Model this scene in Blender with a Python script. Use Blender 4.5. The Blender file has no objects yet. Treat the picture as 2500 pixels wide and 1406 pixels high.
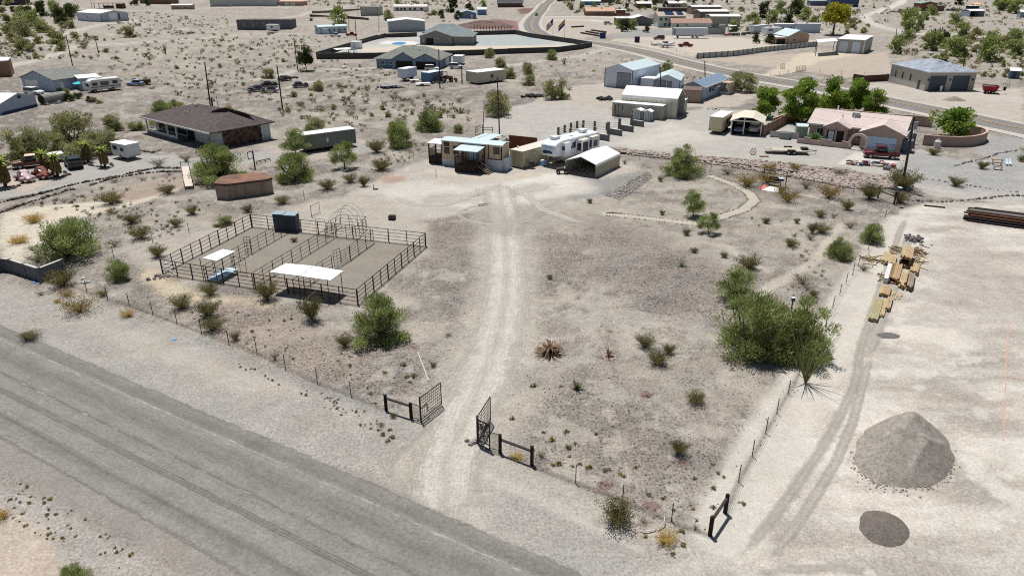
import bpy,math,random
import numpy as np
from mathutils import Vector,Matrix
S=bpy.context.scene
R=math.radians
# ---------------------------------------------------------------- camera
FPX,CXP,CYP,CAMH=1720.0,1250.0,703.0,26.0  # focal length in photo pixels (2500 wide), centre, height
PITCH=R(24.2)
cd=bpy.data.cameras.new('camera');cam=bpy.data.objects.new('camera',cd);S.collection.objects.link(cam)
cd.sensor_width=36.0;cd.lens=36.0*FPX/2500.0;cd.clip_start=0.5;cd.clip_end=12000
cam.location=(0,0,CAMH);cam.rotation_euler=(R(90)-PITCH,0,0)
S.camera=cam
# ---------------------------------------------------------------- light
SUNV=Vector((-0.14,0.33,1.0)).normalized()
EL=math.asin(SUNV.z);AZ=math.atan2(SUNV.x,SUNV.y)
w=bpy.data.worlds.new('World');S.world=w;w.use_nodes=True
nt=w.node_tree;nt.nodes.clear()
sky=nt.nodes.new('ShaderNodeTexSky');sky.sky_type='NISHITA';sky.sun_disc=False
sky.sun_elevation=EL;sky.sun_rotation=AZ;sky.altitude=200;sky.dust_density=1.0
bg=nt.nodes.new('ShaderNodeBackground');bg.inputs[1].default_value=0.05
wo=nt.nodes.new('ShaderNodeOutputWorld')
nt.links.new(sky.outputs[0],bg.inputs[0]);nt.links.new(bg.outputs[0],wo.inputs[0])
ld=bpy.data.lights.new('sun','SUN');ld.energy=5.0;ld.angle=R(0.5);ld.color=(1.0,0.97,0.925)
sun=bpy.data.objects.new('sun',ld);S.collection.objects.link(sun)
sun.rotation_euler=SUNV.to_track_quat('Z','Y').to_euler();sun.location=(0,0,300)
S.view_settings.view_transform='Standard';S.view_settings.look='None'
S.view_settings.exposure=0.03;S.view_settings.gamma=1.0
S.render.engine='CYCLES';S.cycles.max_bounces=5;S.cycles.diffuse_bounces=3;S.cycles.transparent_max_bounces=6
S.render.film_transparent=False;S.cycles.use_denoising=False;S.cycles.use_adaptive_sampling=True;S.cycles.adaptive_threshold=.02;S.cycles.filter_width=1.1
COL=S.collection
rnd=random.Random(7)
# ---------------------------------------------------------------- numpy noise
def _hash(ix,iy,seed):
 h=(ix.astype(np.int64)*374761393+iy.astype(np.int64)*668265263+seed*1274126177)&0x7fffffff
 h=((h^(h>>13))*1103515245)&0x7fffffff
 h=((h^(h>>15))*12345679)&0x7fffffff
 return(h&0xffff)/65535.0
def vnoise(x,y,seed=0):
 x=np.asarray(x,float);y=np.asarray(y,float)
 ix=np.floor(x);iy=np.floor(y);fx=x-ix;fy=y-iy
 fx=fx*fx*(3-2*fx);fy=fy*fy*(3-2*fy)
 a=_hash(ix,iy,seed);b=_hash(ix+1,iy,seed);c=_hash(ix,iy+1,seed);d=_hash(ix+1,iy+1,seed)
 return(a*(1-fx)+b*fx)*(1-fy)+(c*(1-fx)+d*fx)*fy
def fbm(x,y,sc,oc=4,seed=0):
 v=0;a=0.5;t=0
 for o in range(oc):
  v=v+a*vnoise(x*sc,y*sc,seed+o*17);t+=a;a*=.5;sc*=2.03
 return v/t-.5
def sstep(a,b,x):
 t=np.clip((x-a)/(b-a+1e-9),0,1); return t*t*(3-2*t)
 # ---------------------------------------------------------------- photo pixel <-> ground
def ray(px,py):
 cx=(px-CXP)/FPX;cy=-(py-CYP)/FPX
 c,s=math.cos(PITCH),math.sin(PITCH)
 return Vector((cx,c+cy*s,-s+cy*c))
def proj(p):
 c,s=math.cos(PITCH),math.sin(PITCH)
 x,y,z=p[0],p[1],p[2]-CAMH
 d=y*c-z*s;u=y*s+z*c
 return CXP+FPX*x/d,CYP-FPX*u/d
def flatpt(px,py,z=0.0):
 d=ray(px,py);t=(CAMH-z)/-d.z
 return d.x*t,d.y*t
def flatpts(P):return np.array([flatpt(*p) for p in P])
def seg_dist(x,y,P):
 """distance to an open polyline"""
 best=np.full(x.shape,1e9)
 for(ax,ay),(bx,by) in zip(P[:-1],P[1:]):
  dx,dy=bx-ax,by-ay;L=dx*dx+dy*dy+1e-9
  t=np.clip(((x-ax)*dx+(y-ay)*dy)/L,0,1)
  best=np.minimum(best,np.hypot(x-ax-t*dx,y-ay-t*dy))
 return best
def poly_sd(x,y,P):
 """signed distance to a closed polygon, negative inside"""
 Q=list(map(tuple,P));d=seg_dist(x,y,Q+[Q[0]])
 ins=np.zeros(x.shape,bool);n=len(Q)
 for i in range(n):
  ax,ay=Q[i];bx,by=Q[(i+1)%n]
  if ay==by:continue
  c=((ay>y)!=(by>y))&(x<(bx-ax)*(y-ay)/(by-ay)+ax)
  ins^=c
 return np.where(ins,-d,d)
 # ---------------------------------------------------------------- terrain height (gentle; flat where things are built)
BANK=flatpts([(1500,372),(1650,385),(1760,395),(1900,415),(2060,442),(2200,455)])  # toe side of the stony bank
BERM=flatpts([(1445,505),(1500,470),(1560,440),(1580,415)])
MOUNDS=[(flatpt(2205,1085),3.25,1.75),(flatpt(2158,1290),1.55,.38),(flatpt(2166,819),1.25,.05)]
def hz(x,y):
 x=np.asarray(x,float);y=np.asarray(y,float)
 r=np.hypot(x,y)
 z=.28*fbm(x,y,.045,3,3)*sstep(20,50,r)
 left=sstep(120,190,y)*sstep(10,-60,x)
 z=z+left*3.0*fbm(x,y,.018,3,9)
 z=z+4.0*sstep(330,600,y)*fbm(x,y,.01,3,21)
 return z
def gz(x,y):return float(hz(np.array([x]),np.array([y]))[0])
def G(px,py):
 z=0.0
 for _ in range(8):
  x,y=flatpt(px,py,z);z=gz(x,y)
 return Vector((x,y,z))
def sc_at(px,py):
 """photo pixels per metre, across, at the ground there"""
 p=G(px,py);c,s=math.cos(PITCH),math.sin(PITCH)
 return FPX/(p.y*c-(p.z-CAMH)*s)
def hgt(base,py):
 """height of a point straight above ground point `base` that shows at photo row py"""
 d=ray(CXP,py);t=base.y/d.y
 return CAMH+d.z*t-base.z
 # ---------------------------------------------------------------- colours and materials
K=1.42  # sunlit photo value / albedo
def lin(c):c=c/255.0; return c/12.92 if c<=.04045 else((c+.055)/1.055)**2.4
def P(r,g,b,k=None):k=k or K; return(min(lin(r)/k,.86),min(lin(g)/k,.86),min(lin(b)/k,.86))
def A(r,g,b):return(lin(r),lin(g),lin(b))
MATS={}
def mat(name,col,rough=.8,var=.12,vs=1.5,metal=0.0,kind=None,spec=.3,bump=0.0,kp=1.0,col2=None):
 if name in MATS:return MATS[name]
 m=bpy.data.materials.new(name);m.use_nodes=True;t=m.node_tree;N=t.nodes;L=t.links
 b=N['Principled BSDF'];b.inputs['Roughness'].default_value=rough;b.inputs['Metallic'].default_value=metal
 b.inputs['Specular IOR Level'].default_value=spec
 tc=N.new('ShaderNodeTexCoord')
 n=N.new('ShaderNodeTexNoise');n.inputs['Scale'].default_value=vs;n.inputs['Detail'].default_value=6;n.inputs['Roughness'].default_value=.65
 L.new(tc.outputs['Object'],n.inputs['Vector'])
 r=N.new('ShaderNodeMapRange');r.inputs[1].default_value=.3;r.inputs[2].default_value=.7
 r.inputs[3].default_value=1-var;r.inputs[4].default_value=1+var
 L.new(n.outputs[0],r.inputs[0])
 fac=r.outputs[0]
 def mul(a,bb):
  q=N.new('ShaderNodeMath');q.operation='MULTIPLY';L.new(a,q.inputs[0]);L.new(bb,q.inputs[1]); return q.outputs[0]
 def band(axis,scale,lo,sharp=.1):
  """dark narrow lines across an axis"""
  sp=N.new('ShaderNodeSeparateXYZ');L.new(tc.outputs['Object'],sp.inputs[0])
  a=N.new('ShaderNodeMath');a.operation='MULTIPLY';a.inputs[1].default_value=scale;L.new(sp.outputs[axis],a.inputs[0])
  f=N.new('ShaderNodeMath');f.operation='FRACT';L.new(a.outputs[0],f.inputs[0])
  q=N.new('ShaderNodeMapRange');q.interpolation_type='SMOOTHSTEP'
  q.inputs[1].default_value=0;q.inputs[2].default_value=sharp;q.inputs[3].default_value=lo;q.inputs[4].default_value=1
  L.new(f.outputs[0],q.inputs[0]); return q.outputs[0]
 hsrc=n.outputs[0]
 if kind=='ribx':bd=band(0,kp,.72,.25);fac=mul(fac,bd);hsrc=bd;bump=bump or.5
 elif kind=='riby':bd=band(1,kp,.72,.25);fac=mul(fac,bd);hsrc=bd;bump=bump or.5
 elif kind=='ribxy':
  bd=mul(band(0,kp,.78,.25),band(1,kp,.78,.25));fac=mul(fac,bd);hsrc=bd;bump=bump or.4
 elif kind=='lap':bd=band(2,kp,.7,.15);fac=mul(fac,bd);hsrc=bd;bump=bump or.4
 elif kind=='brick':
  k2=N.new('ShaderNodeTexBrick');k2.inputs['Scale'].default_value=kp
  k2.inputs['Color1'].default_value=(1,1,1,1);k2.inputs['Color2'].default_value=(.82,.82,.82,1);k2.inputs['Mortar'].default_value=(.6,.6,.6,1)
  k2.inputs['Mortar Size'].default_value=.03;k2.inputs['Brick Width'].default_value=.4;k2.inputs['Row Height'].default_value=.2
  mp=N.new('ShaderNodeCombineXYZ');sp=N.new('ShaderNodeSeparateXYZ');L.new(tc.outputs['Object'],sp.inputs[0])
  ad=N.new('ShaderNodeMath');L.new(sp.outputs[0],ad.inputs[0]);L.new(sp.outputs[1],ad.inputs[1])
  L.new(ad.outputs[0],mp.inputs[0]);L.new(sp.outputs[2],mp.inputs[1])
  L.new(mp.outputs[0],k2.inputs['Vector']);fac=mul(fac,k2.outputs[0])
 elif kind=='shingle':
  v=N.new('ShaderNodeTexVoronoi');v.inputs['Scale'].default_value=kp
  L.new(tc.outputs['Object'],v.inputs['Vector'])
  q=N.new('ShaderNodeMapRange');q.inputs[3].default_value=.72;q.inputs[4].default_value=1.2
  sp=N.new('ShaderNodeSeparateColor');L.new(v.outputs['Color'],sp.inputs[0]);L.new(sp.outputs[0],q.inputs[0]);fac=mul(fac,q.outputs[0])
 elif kind=='stone':
  v=N.new('ShaderNodeTexVoronoi');v.inputs['Scale'].default_value=kp
  L.new(tc.outputs['Object'],v.inputs['Vector'])
  q=N.new('ShaderNodeMapRange');q.inputs[3].default_value=.25;q.inputs[4].default_value=1.9
  sp=N.new('ShaderNodeSeparateColor');L.new(v.outputs['Color'],sp.inputs[0]);L.new(sp.outputs[0],q.inputs[0]);fac=mul(fac,q.outputs[0])
 mx=N.new('ShaderNodeVectorMath');mx.operation='SCALE'
 if col2:
  mm=N.new('ShaderNodeMix');mm.data_type='RGBA';mm.inputs[6].default_value=(*col,1);mm.inputs[7].default_value=(*col2,1)
  n2=N.new('ShaderNodeTexNoise');n2.inputs['Scale'].default_value=vs*.6;n2.inputs['Detail'].default_value=5
  L.new(tc.outputs['Object'],n2.inputs['Vector'])
  rr=N.new('ShaderNodeMapRange');rr.inputs[1].default_value=.42;rr.inputs[2].default_value=.6;L.new(n2.outputs[0],rr.inputs[0])
  L.new(rr.outputs[0],mm.inputs[0]);L.new(mm.outputs[2],mx.inputs[0])
 else:mx.inputs[0].default_value=col
 L.new(fac,mx.inputs['Scale'])
 L.new(mx.outputs[0],b.inputs['Base Color'])
 if bump:
  bp=N.new('ShaderNodeBump');bp.inputs['Strength'].default_value=bump;bp.inputs['Distance'].default_value=.03
  L.new(hsrc,bp.inputs['Height']);L.new(bp.outputs[0],b.inputs['Normal'])
 MATS[name]=m; return m
 # ---------------------------------------------------------------- mesh building
class MB:
 def __init__(s):s.v=[];s.f=[]
 def add(s,vs,fs,M=None):
  o=len(s.v)
  s.v+=[tuple(M@Vector(v)) if M else tuple(v) for v in vs]
  s.f+=[tuple(i+o for i in f) for f in fs]; return s
 def box(s,x0,x1,y0,y1,z0,z1,M=None):
  return s.add([(x0,y0,z0),(x1,y0,z0),(x1,y1,z0),(x0,y1,z0),(x0,y0,z1),(x1,y0,z1),(x1,y1,z1),(x0,y1,z1)],
  [(3,2,1,0),(4,5,6,7),(0,1,5,4),(1,2,6,5),(2,3,7,6),(3,0,4,7)],M)
 def bar(s,a,b,r,n=4,r2=None,M=None):
  a=Vector(a);b=Vector(b);d=b-a
  if d.length<1e-6:return s
  r2=r if r2 is None else r2
  q=d.to_track_quat('Z','Y');vs=[]
  for c,rr in((a,r),(b,r2)):
   for i in range(n):
    t=2*math.pi*(i+.5)/n;vs.append(c+q@Vector((rr*math.cos(t),rr*math.sin(t),0)))
  fs=[(i,(i+1)%n,n+(i+1)%n,n+i) for i in range(n)]+[tuple(range(n))[::-1],tuple(range(n,2*n))]
  return s.add(vs,fs,M)
 def tube(s,pts,r,n=5):
  for a,b in zip(pts[:-1],pts[1:]):s.bar(a,b,r,n)
  return s
 def prism(s,poly,y0,y1,M=None):
  """polygon in xz extruded along y"""
  n=len(poly);vs=[(x,y0,z) for x,z in poly]+[(x,y1,z) for x,z in poly]
  return s.add(vs,[tuple(range(n)),tuple(range(2*n-1,n-1,-1))]+[(i,n+i,n+(i+1)%n,(i+1)%n) for i in range(n)],M)
 def slab(s,quad,t,M=None):
  """a thick panel: polygon corners (top face), thickness t along its normal downwards"""
  q=[Vector(v) for v in quad];nrm=(q[1]-q[0]).cross(q[-1]-q[0]).normalized()
  if nrm.z<0:nrm=-nrm
  n=len(q);vs=q+[v-nrm*t for v in q]
  return s.add(vs,[tuple(range(n)),tuple(range(2*n-1,n-1,-1))]+[(i,n+i,n+(i+1)%n,(i+1)%n) for i in range(n)],M)
 def cyl(s,x,y,z0,z1,r,n=10,r2=None):return s.bar((x,y,z0),(x,y,z1),r,n,r2)
 def loft(s,secs,n=16,e=4.0,M=None):
  """secs: (x, halfwidth, zbottom, ztop) rounded-box sections along x"""
  vs=[]
  for(x,hw,zb,zt) in secs:
   for i in range(n):
    t=2*math.pi*(i+.5)/n;c,q=math.cos(t),math.sin(t)
    vs.append((x,math.copysign(abs(c)**(2/e),c)*hw,(zb+zt)/2+math.copysign(abs(q)**(2/e),q)*(zt-zb)/2))
  m=len(secs);fs=[]
  for j in range(m-1):
   for i in range(n):
    fs.append((j*n+i,j*n+(i+1)%n,(j+1)*n+(i+1)%n,(j+1)*n+i))
  fs+=[tuple(range(n)),tuple(range((m-1)*n,m*n))[::-1]]
  return s.add(vs,fs,M)
 def ball(s,c,r,n=8,m=5,sz=1.0,jit=0,rg=None):
  vs=[(c[0],c[1],c[2]+r*sz)]
  for j in range(1,m):
   for i in range(n):
    a,b=2*math.pi*i/n,math.pi*j/m;k=r*(1+(rg.uniform(-jit,jit) if rg else 0))
    vs.append((c[0]+k*math.sin(b)*math.cos(a),c[1]+k*math.sin(b)*math.sin(a),c[2]+k*math.cos(b)*sz))
  vs.append((c[0],c[1],c[2]-r*sz));L=len(vs)-1
  fs=[(0,1+i,1+(i+1)%n) for i in range(n)]
  for j in range(m-2):
   for i in range(n):fs.append((1+j*n+i,1+(j+1)*n+i,1+(j+1)*n+(i+1)%n,1+j*n+(i+1)%n))
  fs+=[(L,1+(m-2)*n+(i+1)%n,1+(m-2)*n+i) for i in range(n)]
  return s.add(vs,fs)
 def mesh(s,name,mt,smooth=False):
  me=bpy.data.meshes.new(name);me.from_pydata(s.v,[],s.f);me.update()
  if mt:me.materials.append(mt)
  if smooth:me.polygons.foreach_set('use_smooth',[True]*len(me.polygons))
  return me
 def build(s,name,mt,parent=None,smooth=False):
  o=bpy.data.objects.new(name,s.mesh(name,mt,smooth));COL.objects.link(o)
  if parent:o.parent=parent
  return o
def tag(o,label=None,cat=None,group=None,kind=None):
 if label:o['label']=label
 if cat:o['category']=cat
 if group:o['group']=group
 if kind:o['kind']=kind
 return o
def thing(name,label,cat,loc=(0,0,0),rz=0.0,group=None):
 o=bpy.data.objects.new(name,None);COL.objects.link(o);o.location=loc;o.rotation_euler=(0,0,rz)
 o.empty_display_size=.3
 return tag(o,label,cat,group)
def dup(o,loc=None,rz=None,scale=None,label=None,group=None):
 c=o.copy();COL.objects.link(c)
 if loc is not None:c.location=loc
 if rz is not None:c.rotation_euler=(0,0,rz)
 if scale is not None:c.scale=scale
 if label:c['label']=label
 if group:c['group']=group
 for ch in list(o.children):
  d=ch.copy();COL.objects.link(d);d.parent=c
  for g in list(ch.children):
   e=g.copy();COL.objects.link(e);e.parent=d
 return c
 # ================================================================ THE SETTING: ground, roads, paths
PX=flatpts
def build_ground():
# polar tessellation, finer in front of the viewpoint
 a_in=np.radians(np.linspace(-43,43,640));a_l=np.radians(np.linspace(-85,-43.6,40));a_r=-a_l[::-1]
 ang=np.concatenate([a_l,a_in,a_r])
 ys=np.concatenate([np.linspace(2600,1420,60),np.arange(1416,60,-3.4),np.arange(60,2,-1.4)])
 rad=np.array([flatpt(CXP,y)[1] for y in ys]);rad=np.concatenate([rad,np.geomspace(rad[-1]*1.02,5200,60)])
 RR,AA=np.meshgrid(rad,ang,indexing='ij')
 x=RR*np.tan(np.clip(AA,R(-60),R(60)))*np.where(np.abs(AA)>R(60),1+(np.abs(AA)-R(60))*3,1);y=RR.copy()
 nr,na=x.shape
 x=x.ravel();y=y.ravel();z=hz(x,y)
 # pushed-up earth windrows, banks
 r=np.hypot(x,y)
 wob=1.1*fbm(x,y,.35,4,5)+.9*fbm(x,y,.09,3,6)
 C=np.empty((x.size,3));
 def plin(c):return np.array([lin(v)/K for v in c])
 C[:]=plin((186,174,161))
 peb=np.full(x.size,.75)
 nA=fbm(x,y,.05,4,31);nB=fbm(x,y,.16,4,32);nC=fbm(x,y,.6,4,33)
 def mixin(m,c,pb=None):
  nonlocal peb
  m=np.clip(m,0,1);C[:]=C*(1-m[:,None])+plin(c)*m[:,None]
  if pb is not None:peb=peb*(1-m)+pb*m
 def poly(P,c,pb=None,f=.6,wv=1.0,k=1.0):
  Q=PX(P);m=(x>Q[:,0].min()-8)&(x<Q[:,0].max()+8)&(y>Q[:,1].min()-8)&(y<Q[:,1].max()+8)
  mm=np.zeros(x.size);sd=poly_sd(x[m],y[m],Q)+wob[m]*wv
  mm[m]=(1-sstep(-f,f,sd))*k;mixin(mm,c,pb); return mm
 def line(P,wd,c,pb=None,f=.4,wv=.4,k=1.0,off=None):
  Q=PX(P) if off is None else off;m=(x>Q[:,0].min()-12)&(x<Q[:,0].max()+12)&(y>Q[:,1].min()-12)&(y<Q[:,1].max()+12)
  mm=np.zeros(x.size);d=seg_dist(x[m],y[m],list(map(tuple,Q)))+wob[m]*wv
  mm[m]=(1-sstep(wd-f,wd+f,d))*k;mixin(mm,c,pb); return mm
  # broad patches of desert pavement
 mixin(sstep(.02,.16,nA)*.7,(171,160,149),.95)
 mixin(sstep(.06,.2,-nA)*.75,(204,192,174),.35)
 mixin(sstep(.05,.2,nB)*.5,(164,152,141),1.0)
 mixin(sstep(.08,.22,-nB)*.65,(208,196,178),.3)
 mixin(sstep(.10,.22,-nC)*.5,(212,200,182),.25)
 mixin(sstep(.10,.22,nC)*.4,(160,150,140),1.0)
 nD=fbm(x,y,.33,5,41);nE=fbm(x+40,y,1.1,4,43)
 mixin(sstep(.13,.17,nD)*.55,(214,203,186),.2)
 mixin(sstep(.17,.2,nE)*.5,(216,206,190),.15)
 mixin(sstep(.14,.18,-nD)*.45,(158,146,137),1.0)
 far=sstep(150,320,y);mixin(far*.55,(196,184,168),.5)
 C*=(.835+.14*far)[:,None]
 # far washes and pale tracks
 tr=(212,203,189)
 for P_,wd in[([(0,168),(200,118),(420,100),(600,83),(760,82),(900,78)],2.4),([(130,95),(330,78),(520,70),(575,60)],1.6),
 ([(0,105),(120,92),(250,62),(330,50)],2.5),([(690,47),(760,30),(870,18),(940,14)],2.5),([(760,50),(900,45),(1000,42)],3),
 ([(0,12),(200,22),(420,24),(520,20),(700,18)],4),([(1240,160),(1330,148),(1420,136),(1480,120)],1.6),([(240,60),(300,57),(340,50)],3),
 ([(620,195),(720,172),(850,168),(920,160),(1010,172)],1.4),([(700,215),(760,195),(900,180)],1.2)]:
  line(P_,wd,tr,.25,.8,.7,.85)
 line([(2205,0),(2180,14),(2135,30),(2112,40),(2118,52),(2150,66),(2220,82),(2330,86),(2500,97)],3.0,(214,207,196),.15,.7,.5)
 line([(2215,0),(2190,14),(2140,32)],3.2,(222,216,206),.1,.7,.3)
 poly([(940,60),(1240,52),(1300,70),(1235,82),(960,86)],(196,186,172),.4,2,2)
 poly([(1200,44),(1262,52),(1268,74),(1215,76),(1190,62)],(168,124,118),.5,1.5,2)  # red-brown landscaping gravel
 poly([(1262,20),(1305,18),(1300,28),(1272,34)],(150,110,92),.5,1.5,1)
 # walled yard with pool
 poly([(1030,82),(1250,82),(1300,90),(1430,108),(1425,118),(1330,128),(1100,136),(800,143),(830,125),(940,98)],(206,205,198),.2,.5,.4)
 poly([(1150,88),(1260,86),(1320,98),(1370,105),(1300,112),(1150,110)],(186,196,196),.2,.5,1)
 poly([(890,122),(1000,113),(1250,112),(1360,113),(1425,112),(1400,121),(1250,124),(880,128)],(229,214,182),.1,.4,.3)
 poly([(915,98),(950,98),(1026,100),(1030,112),(880,113)],(197,196,190),.2,.4,.3)
 poly([(925,106),(950,102),(1010,103),(1022,109),(990,112),(935,111)],(226,222,214),.0,.3,.2)
 # white-garage yard, far road verges, ranch lot
 poly([(1400,210),(1475,205),(1600,225),(1700,250),(1790,215),(1850,232),(1800,262),(1480,262),(1300,250),(1340,225)],(204,190,174),.3,.8,1)
 poly([(1480,98),(1640,88),(1880,95),(2020,100),(1990,112),(1700,136),(1690,141),(1560,112)],(216,203,184),.15,.8,1)
 poly([(1700,145),(1960,130),(2120,132),(2170,128),(2180,180),(2060,190),(1900,165)],(207,187,168),.35,.8,1)
 poly([(1880,175),(1960,128),(2035,128),(2100,135),(2000,150),(1930,180),(1850,190)],(222,206,176),.15,.6,1)
 poly([(1290,40),(1700,42),(1760,75),(1500,80),(1420,96),(1320,82),(1295,62)],(205,190,174),.3,.8,1)
 line([(1340,40),(1430,40),(1500,44)],3.4,(226,222,214),.05,.6,.4)
 line([(1345,51),(1440,50),(1480,55),(1510,60)],2.6,(226,222,214),.05,.6,.4)
 poly([(1560,70),(1640,74),(1650,86),(1500,95),(1500,88)],(172,172,168),.2,.6,.6)
 poly([(2090,200),(2380,218),(2500,215),(2500,300),(2330,275),(2150,235)],(208,196,180),.35,.8,1)
 line([(2290,225),(2400,235),(2500,245)],5,(214,204,190),.25,1.5,1.2,.7)
 # neighbour's pale gravel yard
 poly([(1235,262),(1300,250),(1490,262),(1500,290),(1640,290),(1720,262),(1880,275),(1930,300),(1960,345),(2210,372),(2250,365),(2320,390),(2500,395),
 (2500,500),(2260,480),(2210,440),(2060,415),(1900,398),(1700,380),(1520,362),(1360,352),(1240,330),(1170,345),(1175,300)],(199,193,183),.3,.7,.8)
 poly([(2230,372),(2330,390),(2440,398),(2500,380),(2500,470),(2330,465),(2215,440),(2190,400)],(181,180,176),.4,1.2,1)
 poly([(2420,330),(2500,340),(2500,400),(2430,390),(2380,372)],(178,177,172),.4,1.2,1)
 poly([(1640,300),(1760,340),(1560,365),(1500,350)],(218,211,198),.15,2,2.5,.8)
 poly([(2088,372),(2145,375),(2210,390),(2170,405),(2040,402)],(222,218,208),.0,.2,.1)  # concrete apron
 # bank below the yard
 poly([(1500,366),(1660,380),(1900,398),(2060,418),(2200,442),(2230,462),(2080,462),(1900,428),(1740,402),(1540,380)],(160,150,143),1.0,.5,.5)
 poly([(1540,385),(1740,404),(1900,428),(2080,462),(2200,475),(2150,490),(1960,462),(1760,425),(1600,405)],(176,164,151),.8,.5,.6)
 # home pad and fan of pale dirt
 poly([(1000,400),(1060,385),(1300,395),(1520,385),(1575,420),(1540,445),(1470,480),(1400,500),(1330,505),(1180,515),(1090,530),(1000,540),(900,500),(840,480),(920,440)],(204,194,180),.35,.8,1)
 poly([(1290,425),(1380,430),(1470,435),(1580,415),(1560,440),(1490,470),(1400,490),(1340,470),(1260,440)],(165,162,155),.5,1.2,1.4)
 line([(1000,470),(1150,478),(1260,470),(1360,450)],4.5,(219,211,198),.12,2,2)
 line([(1340,440),(1300,455),(1250,478),(1180,495)],3.0,(228,221,208),.05,1.5,1.4)
 poly([(920,437),(945,427),(1000,430),(985,442),(945,449)],(196,160,138),.3,.5,.6,.9)
 poly([(1040,412),(1240,428),(1300,418),(1320,430),(1250,437),(1150,435),(1040,420)],(214,200,178),.2,.5,.6)
 poly([(1480,475),(1540,440),(1580,420),(1590,432),(1560,455),(1510,485)],(150,143,138),1.0,.5,.6)
 # dark turning rings by the home, the darker fringe each side of the drive
 poly([(1130,545),(1150,510),(1210,500),(1300,498),(1330,510),(1300,545),(1240,560),(1170,560)],(192,182,168),.6,1.2,1.2,.6)
 poly([(1060,545),(1140,540),(1180,570),(1120,590),(1060,630),(1030,640),(1040,600)],(160,147,136),.9,1.2,1.5,.8)
 poly([(1250,570),(1340,560),(1420,590),(1400,640),(1330,640),(1300,600)],(168,154,143),.9,1.2,1.5,.7)
 poly([(1310,590),(1350,590),(1350,640),(1310,640)],(196,168,148),.5,1,1,.5)
 line([(1500,560),(1620,640),(1740,690),(1800,700)],3.5,(156,142,133),1.0,2.5,2,.6)
 line([(1350,640),(1450,660),(1560,700),(1700,750)],3.0,(160,146,137),1.0,2.5,2,.55)
 # yard around the corral
 poly([(930,470),(1040,545),(1045,620),(900,640),(620,560),(640,530),(760,490)],(199,188,172),.35,1,1.2)
 poly([(300,560),(470,560),(610,535),(640,550),(400,665),(330,640)],(196,184,170),.4,1,1.2)
 poly([(355,655),(420,690),(520,715),(700,735),(660,760),(540,745),(420,735),(370,700)],(220,198,156),.3,.8,1.2,.85)
 poly([(700,745),(560,730),(420,745),(560,850),(700,900),(860,930),(900,850),(760,800)],(178,157,140),.9,1.2,1.2,.6)
 poly([(398,668),(615,553),(1040,601),(874,744)],(162,152,137),.12,.25,.1)
 poly([(590,660),(720,690),(820,720),(860,742),(760,725),(600,695)],(166,146,120),.3,.6,.8,.6)
 poly([(400,668),(505,680),(560,690),(480,684)],(196,172,134),.3,.5,.6,.5)
 # left side: dry wash, drive of the brown-roofed house
 poly([(0,520),(90,505),(250,490),(330,470),(450,448),(430,470),(260,520),(160,545),(60,640),(0,640)],(224,211,186),.15,.7,1.2)
 poly([(180,490),(330,455),(450,420),(460,455),(330,490)],(188,165,146),.5,.8,1)
 line([(-40,478),(60,462),(180,440),(300,418),(420,402),(520,395),(680,378),(760,370),(850,362)],3.4,(184,181,174),.25,.5,.5)
 poly([(190,380),(330,375),(470,378),(450,398),(300,415),(200,430),(60,470),(0,470),(0,430),(120,400)],(187,183,176),.25,.6,.8)
 poly([(0,455),(50,430),(130,445),(60,470)],(208,190,170),.3,.6,.6)
 poly([(640,355),(760,345),(860,380),(700,398)],(196,184,168),.35,.8,1)
 # drive
 drive=PX([(1075,1235),(1090,1130),(1120,1050),(1165,960),(1200,870),(1226,780),(1236,700),(1236,630),(1230,575)])
 line(None,3.0,(204,194,178),.35,1.3,1.0,.8,off=drive)
 line(None,1.75,(212,204,191),.2,.6,.5,.9,off=drive)
 dv=np.diff(drive,axis=0);dv=np.vstack([dv,dv[-1]]);nn=np.stack([-dv[:,1],dv[:,0]],1);nn/=np.linalg.norm(nn,axis=1)[:,None]
 # road verge
 poly([(-300,560),(0,690),(250,742),(420,800),(700,905),(945,1000),(1000,1040),(1150,1085),(1300,1150),(1500,1250),(1730,1330),(1900,1480),(1310,1440),(1100,1320),(900,1230),(700,1140),(350,970),(0,825),(-300,690)],(184,177,167),.45,.6,.8)
 poly([(150,760),(400,830),(600,900),(760,960),(560,940),(300,850)],(200,190,174),.25,1,1.5,.8)
 poly([(420,800),(560,850),(800,945),(960,1010),(900,1010),(700,925),(540,865)],(168,163,156),.6,.5,.8,.8)
 line([(1160,1150),(1300,1210),(1420,1270),(1560,1340)],.4,(218,210,196),.1,.3,.4,.6)
 line([(1080,1330),(1084,1250),(1078,1180),(1100,1120)],2.6,(208,197,182),.2,1,1,.8)
 poly([(760,1115),(900,1160),(1060,1260),(1180,1330),(1320,1420),(1280,1430),(1000,1290),(800,1180)],(158,147,136),.35,.5,.6,.7)
 poly([(1140,1085),(1300,1150),(1500,1240),(1720,1320),(1700,1360),(1480,1290),(1240,1190)],(200,190,174),.35,.5,.7,.7)
 poly([(-300,1000),(0,1165),(140,1235),(330,1330),(470,1420),(-100,1560)],(188,180,170),.5,.8,1)
 poly([(-300,1000),(0,1030),(180,1118),(420,1239),(560,1320),(720,1420),(560,1440),(330,1335),(120,1215),(-300,1020)],(164,155,146),.25,.7,.6)
 poly([(-100,1250),(20,1260),(100,1300),(160,1400),(-100,1500)],(211,190,168),.3,.6,.8)
 # construction lot on the right
 lot=[(1715,1350),(1745,1305),(1790,1260),(1870,1110),(1950,965),(2060,770),(2130,630),(2195,515),(2260,495),(2560,500),(2900,520),(2900,1700),(1760,1700),(1500,1420)]
 poly(lot,(208,198,184),.3,.5,.5)
 sx=fbm(x*.45+y*.1,y*1.4,.35,4,61)
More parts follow.
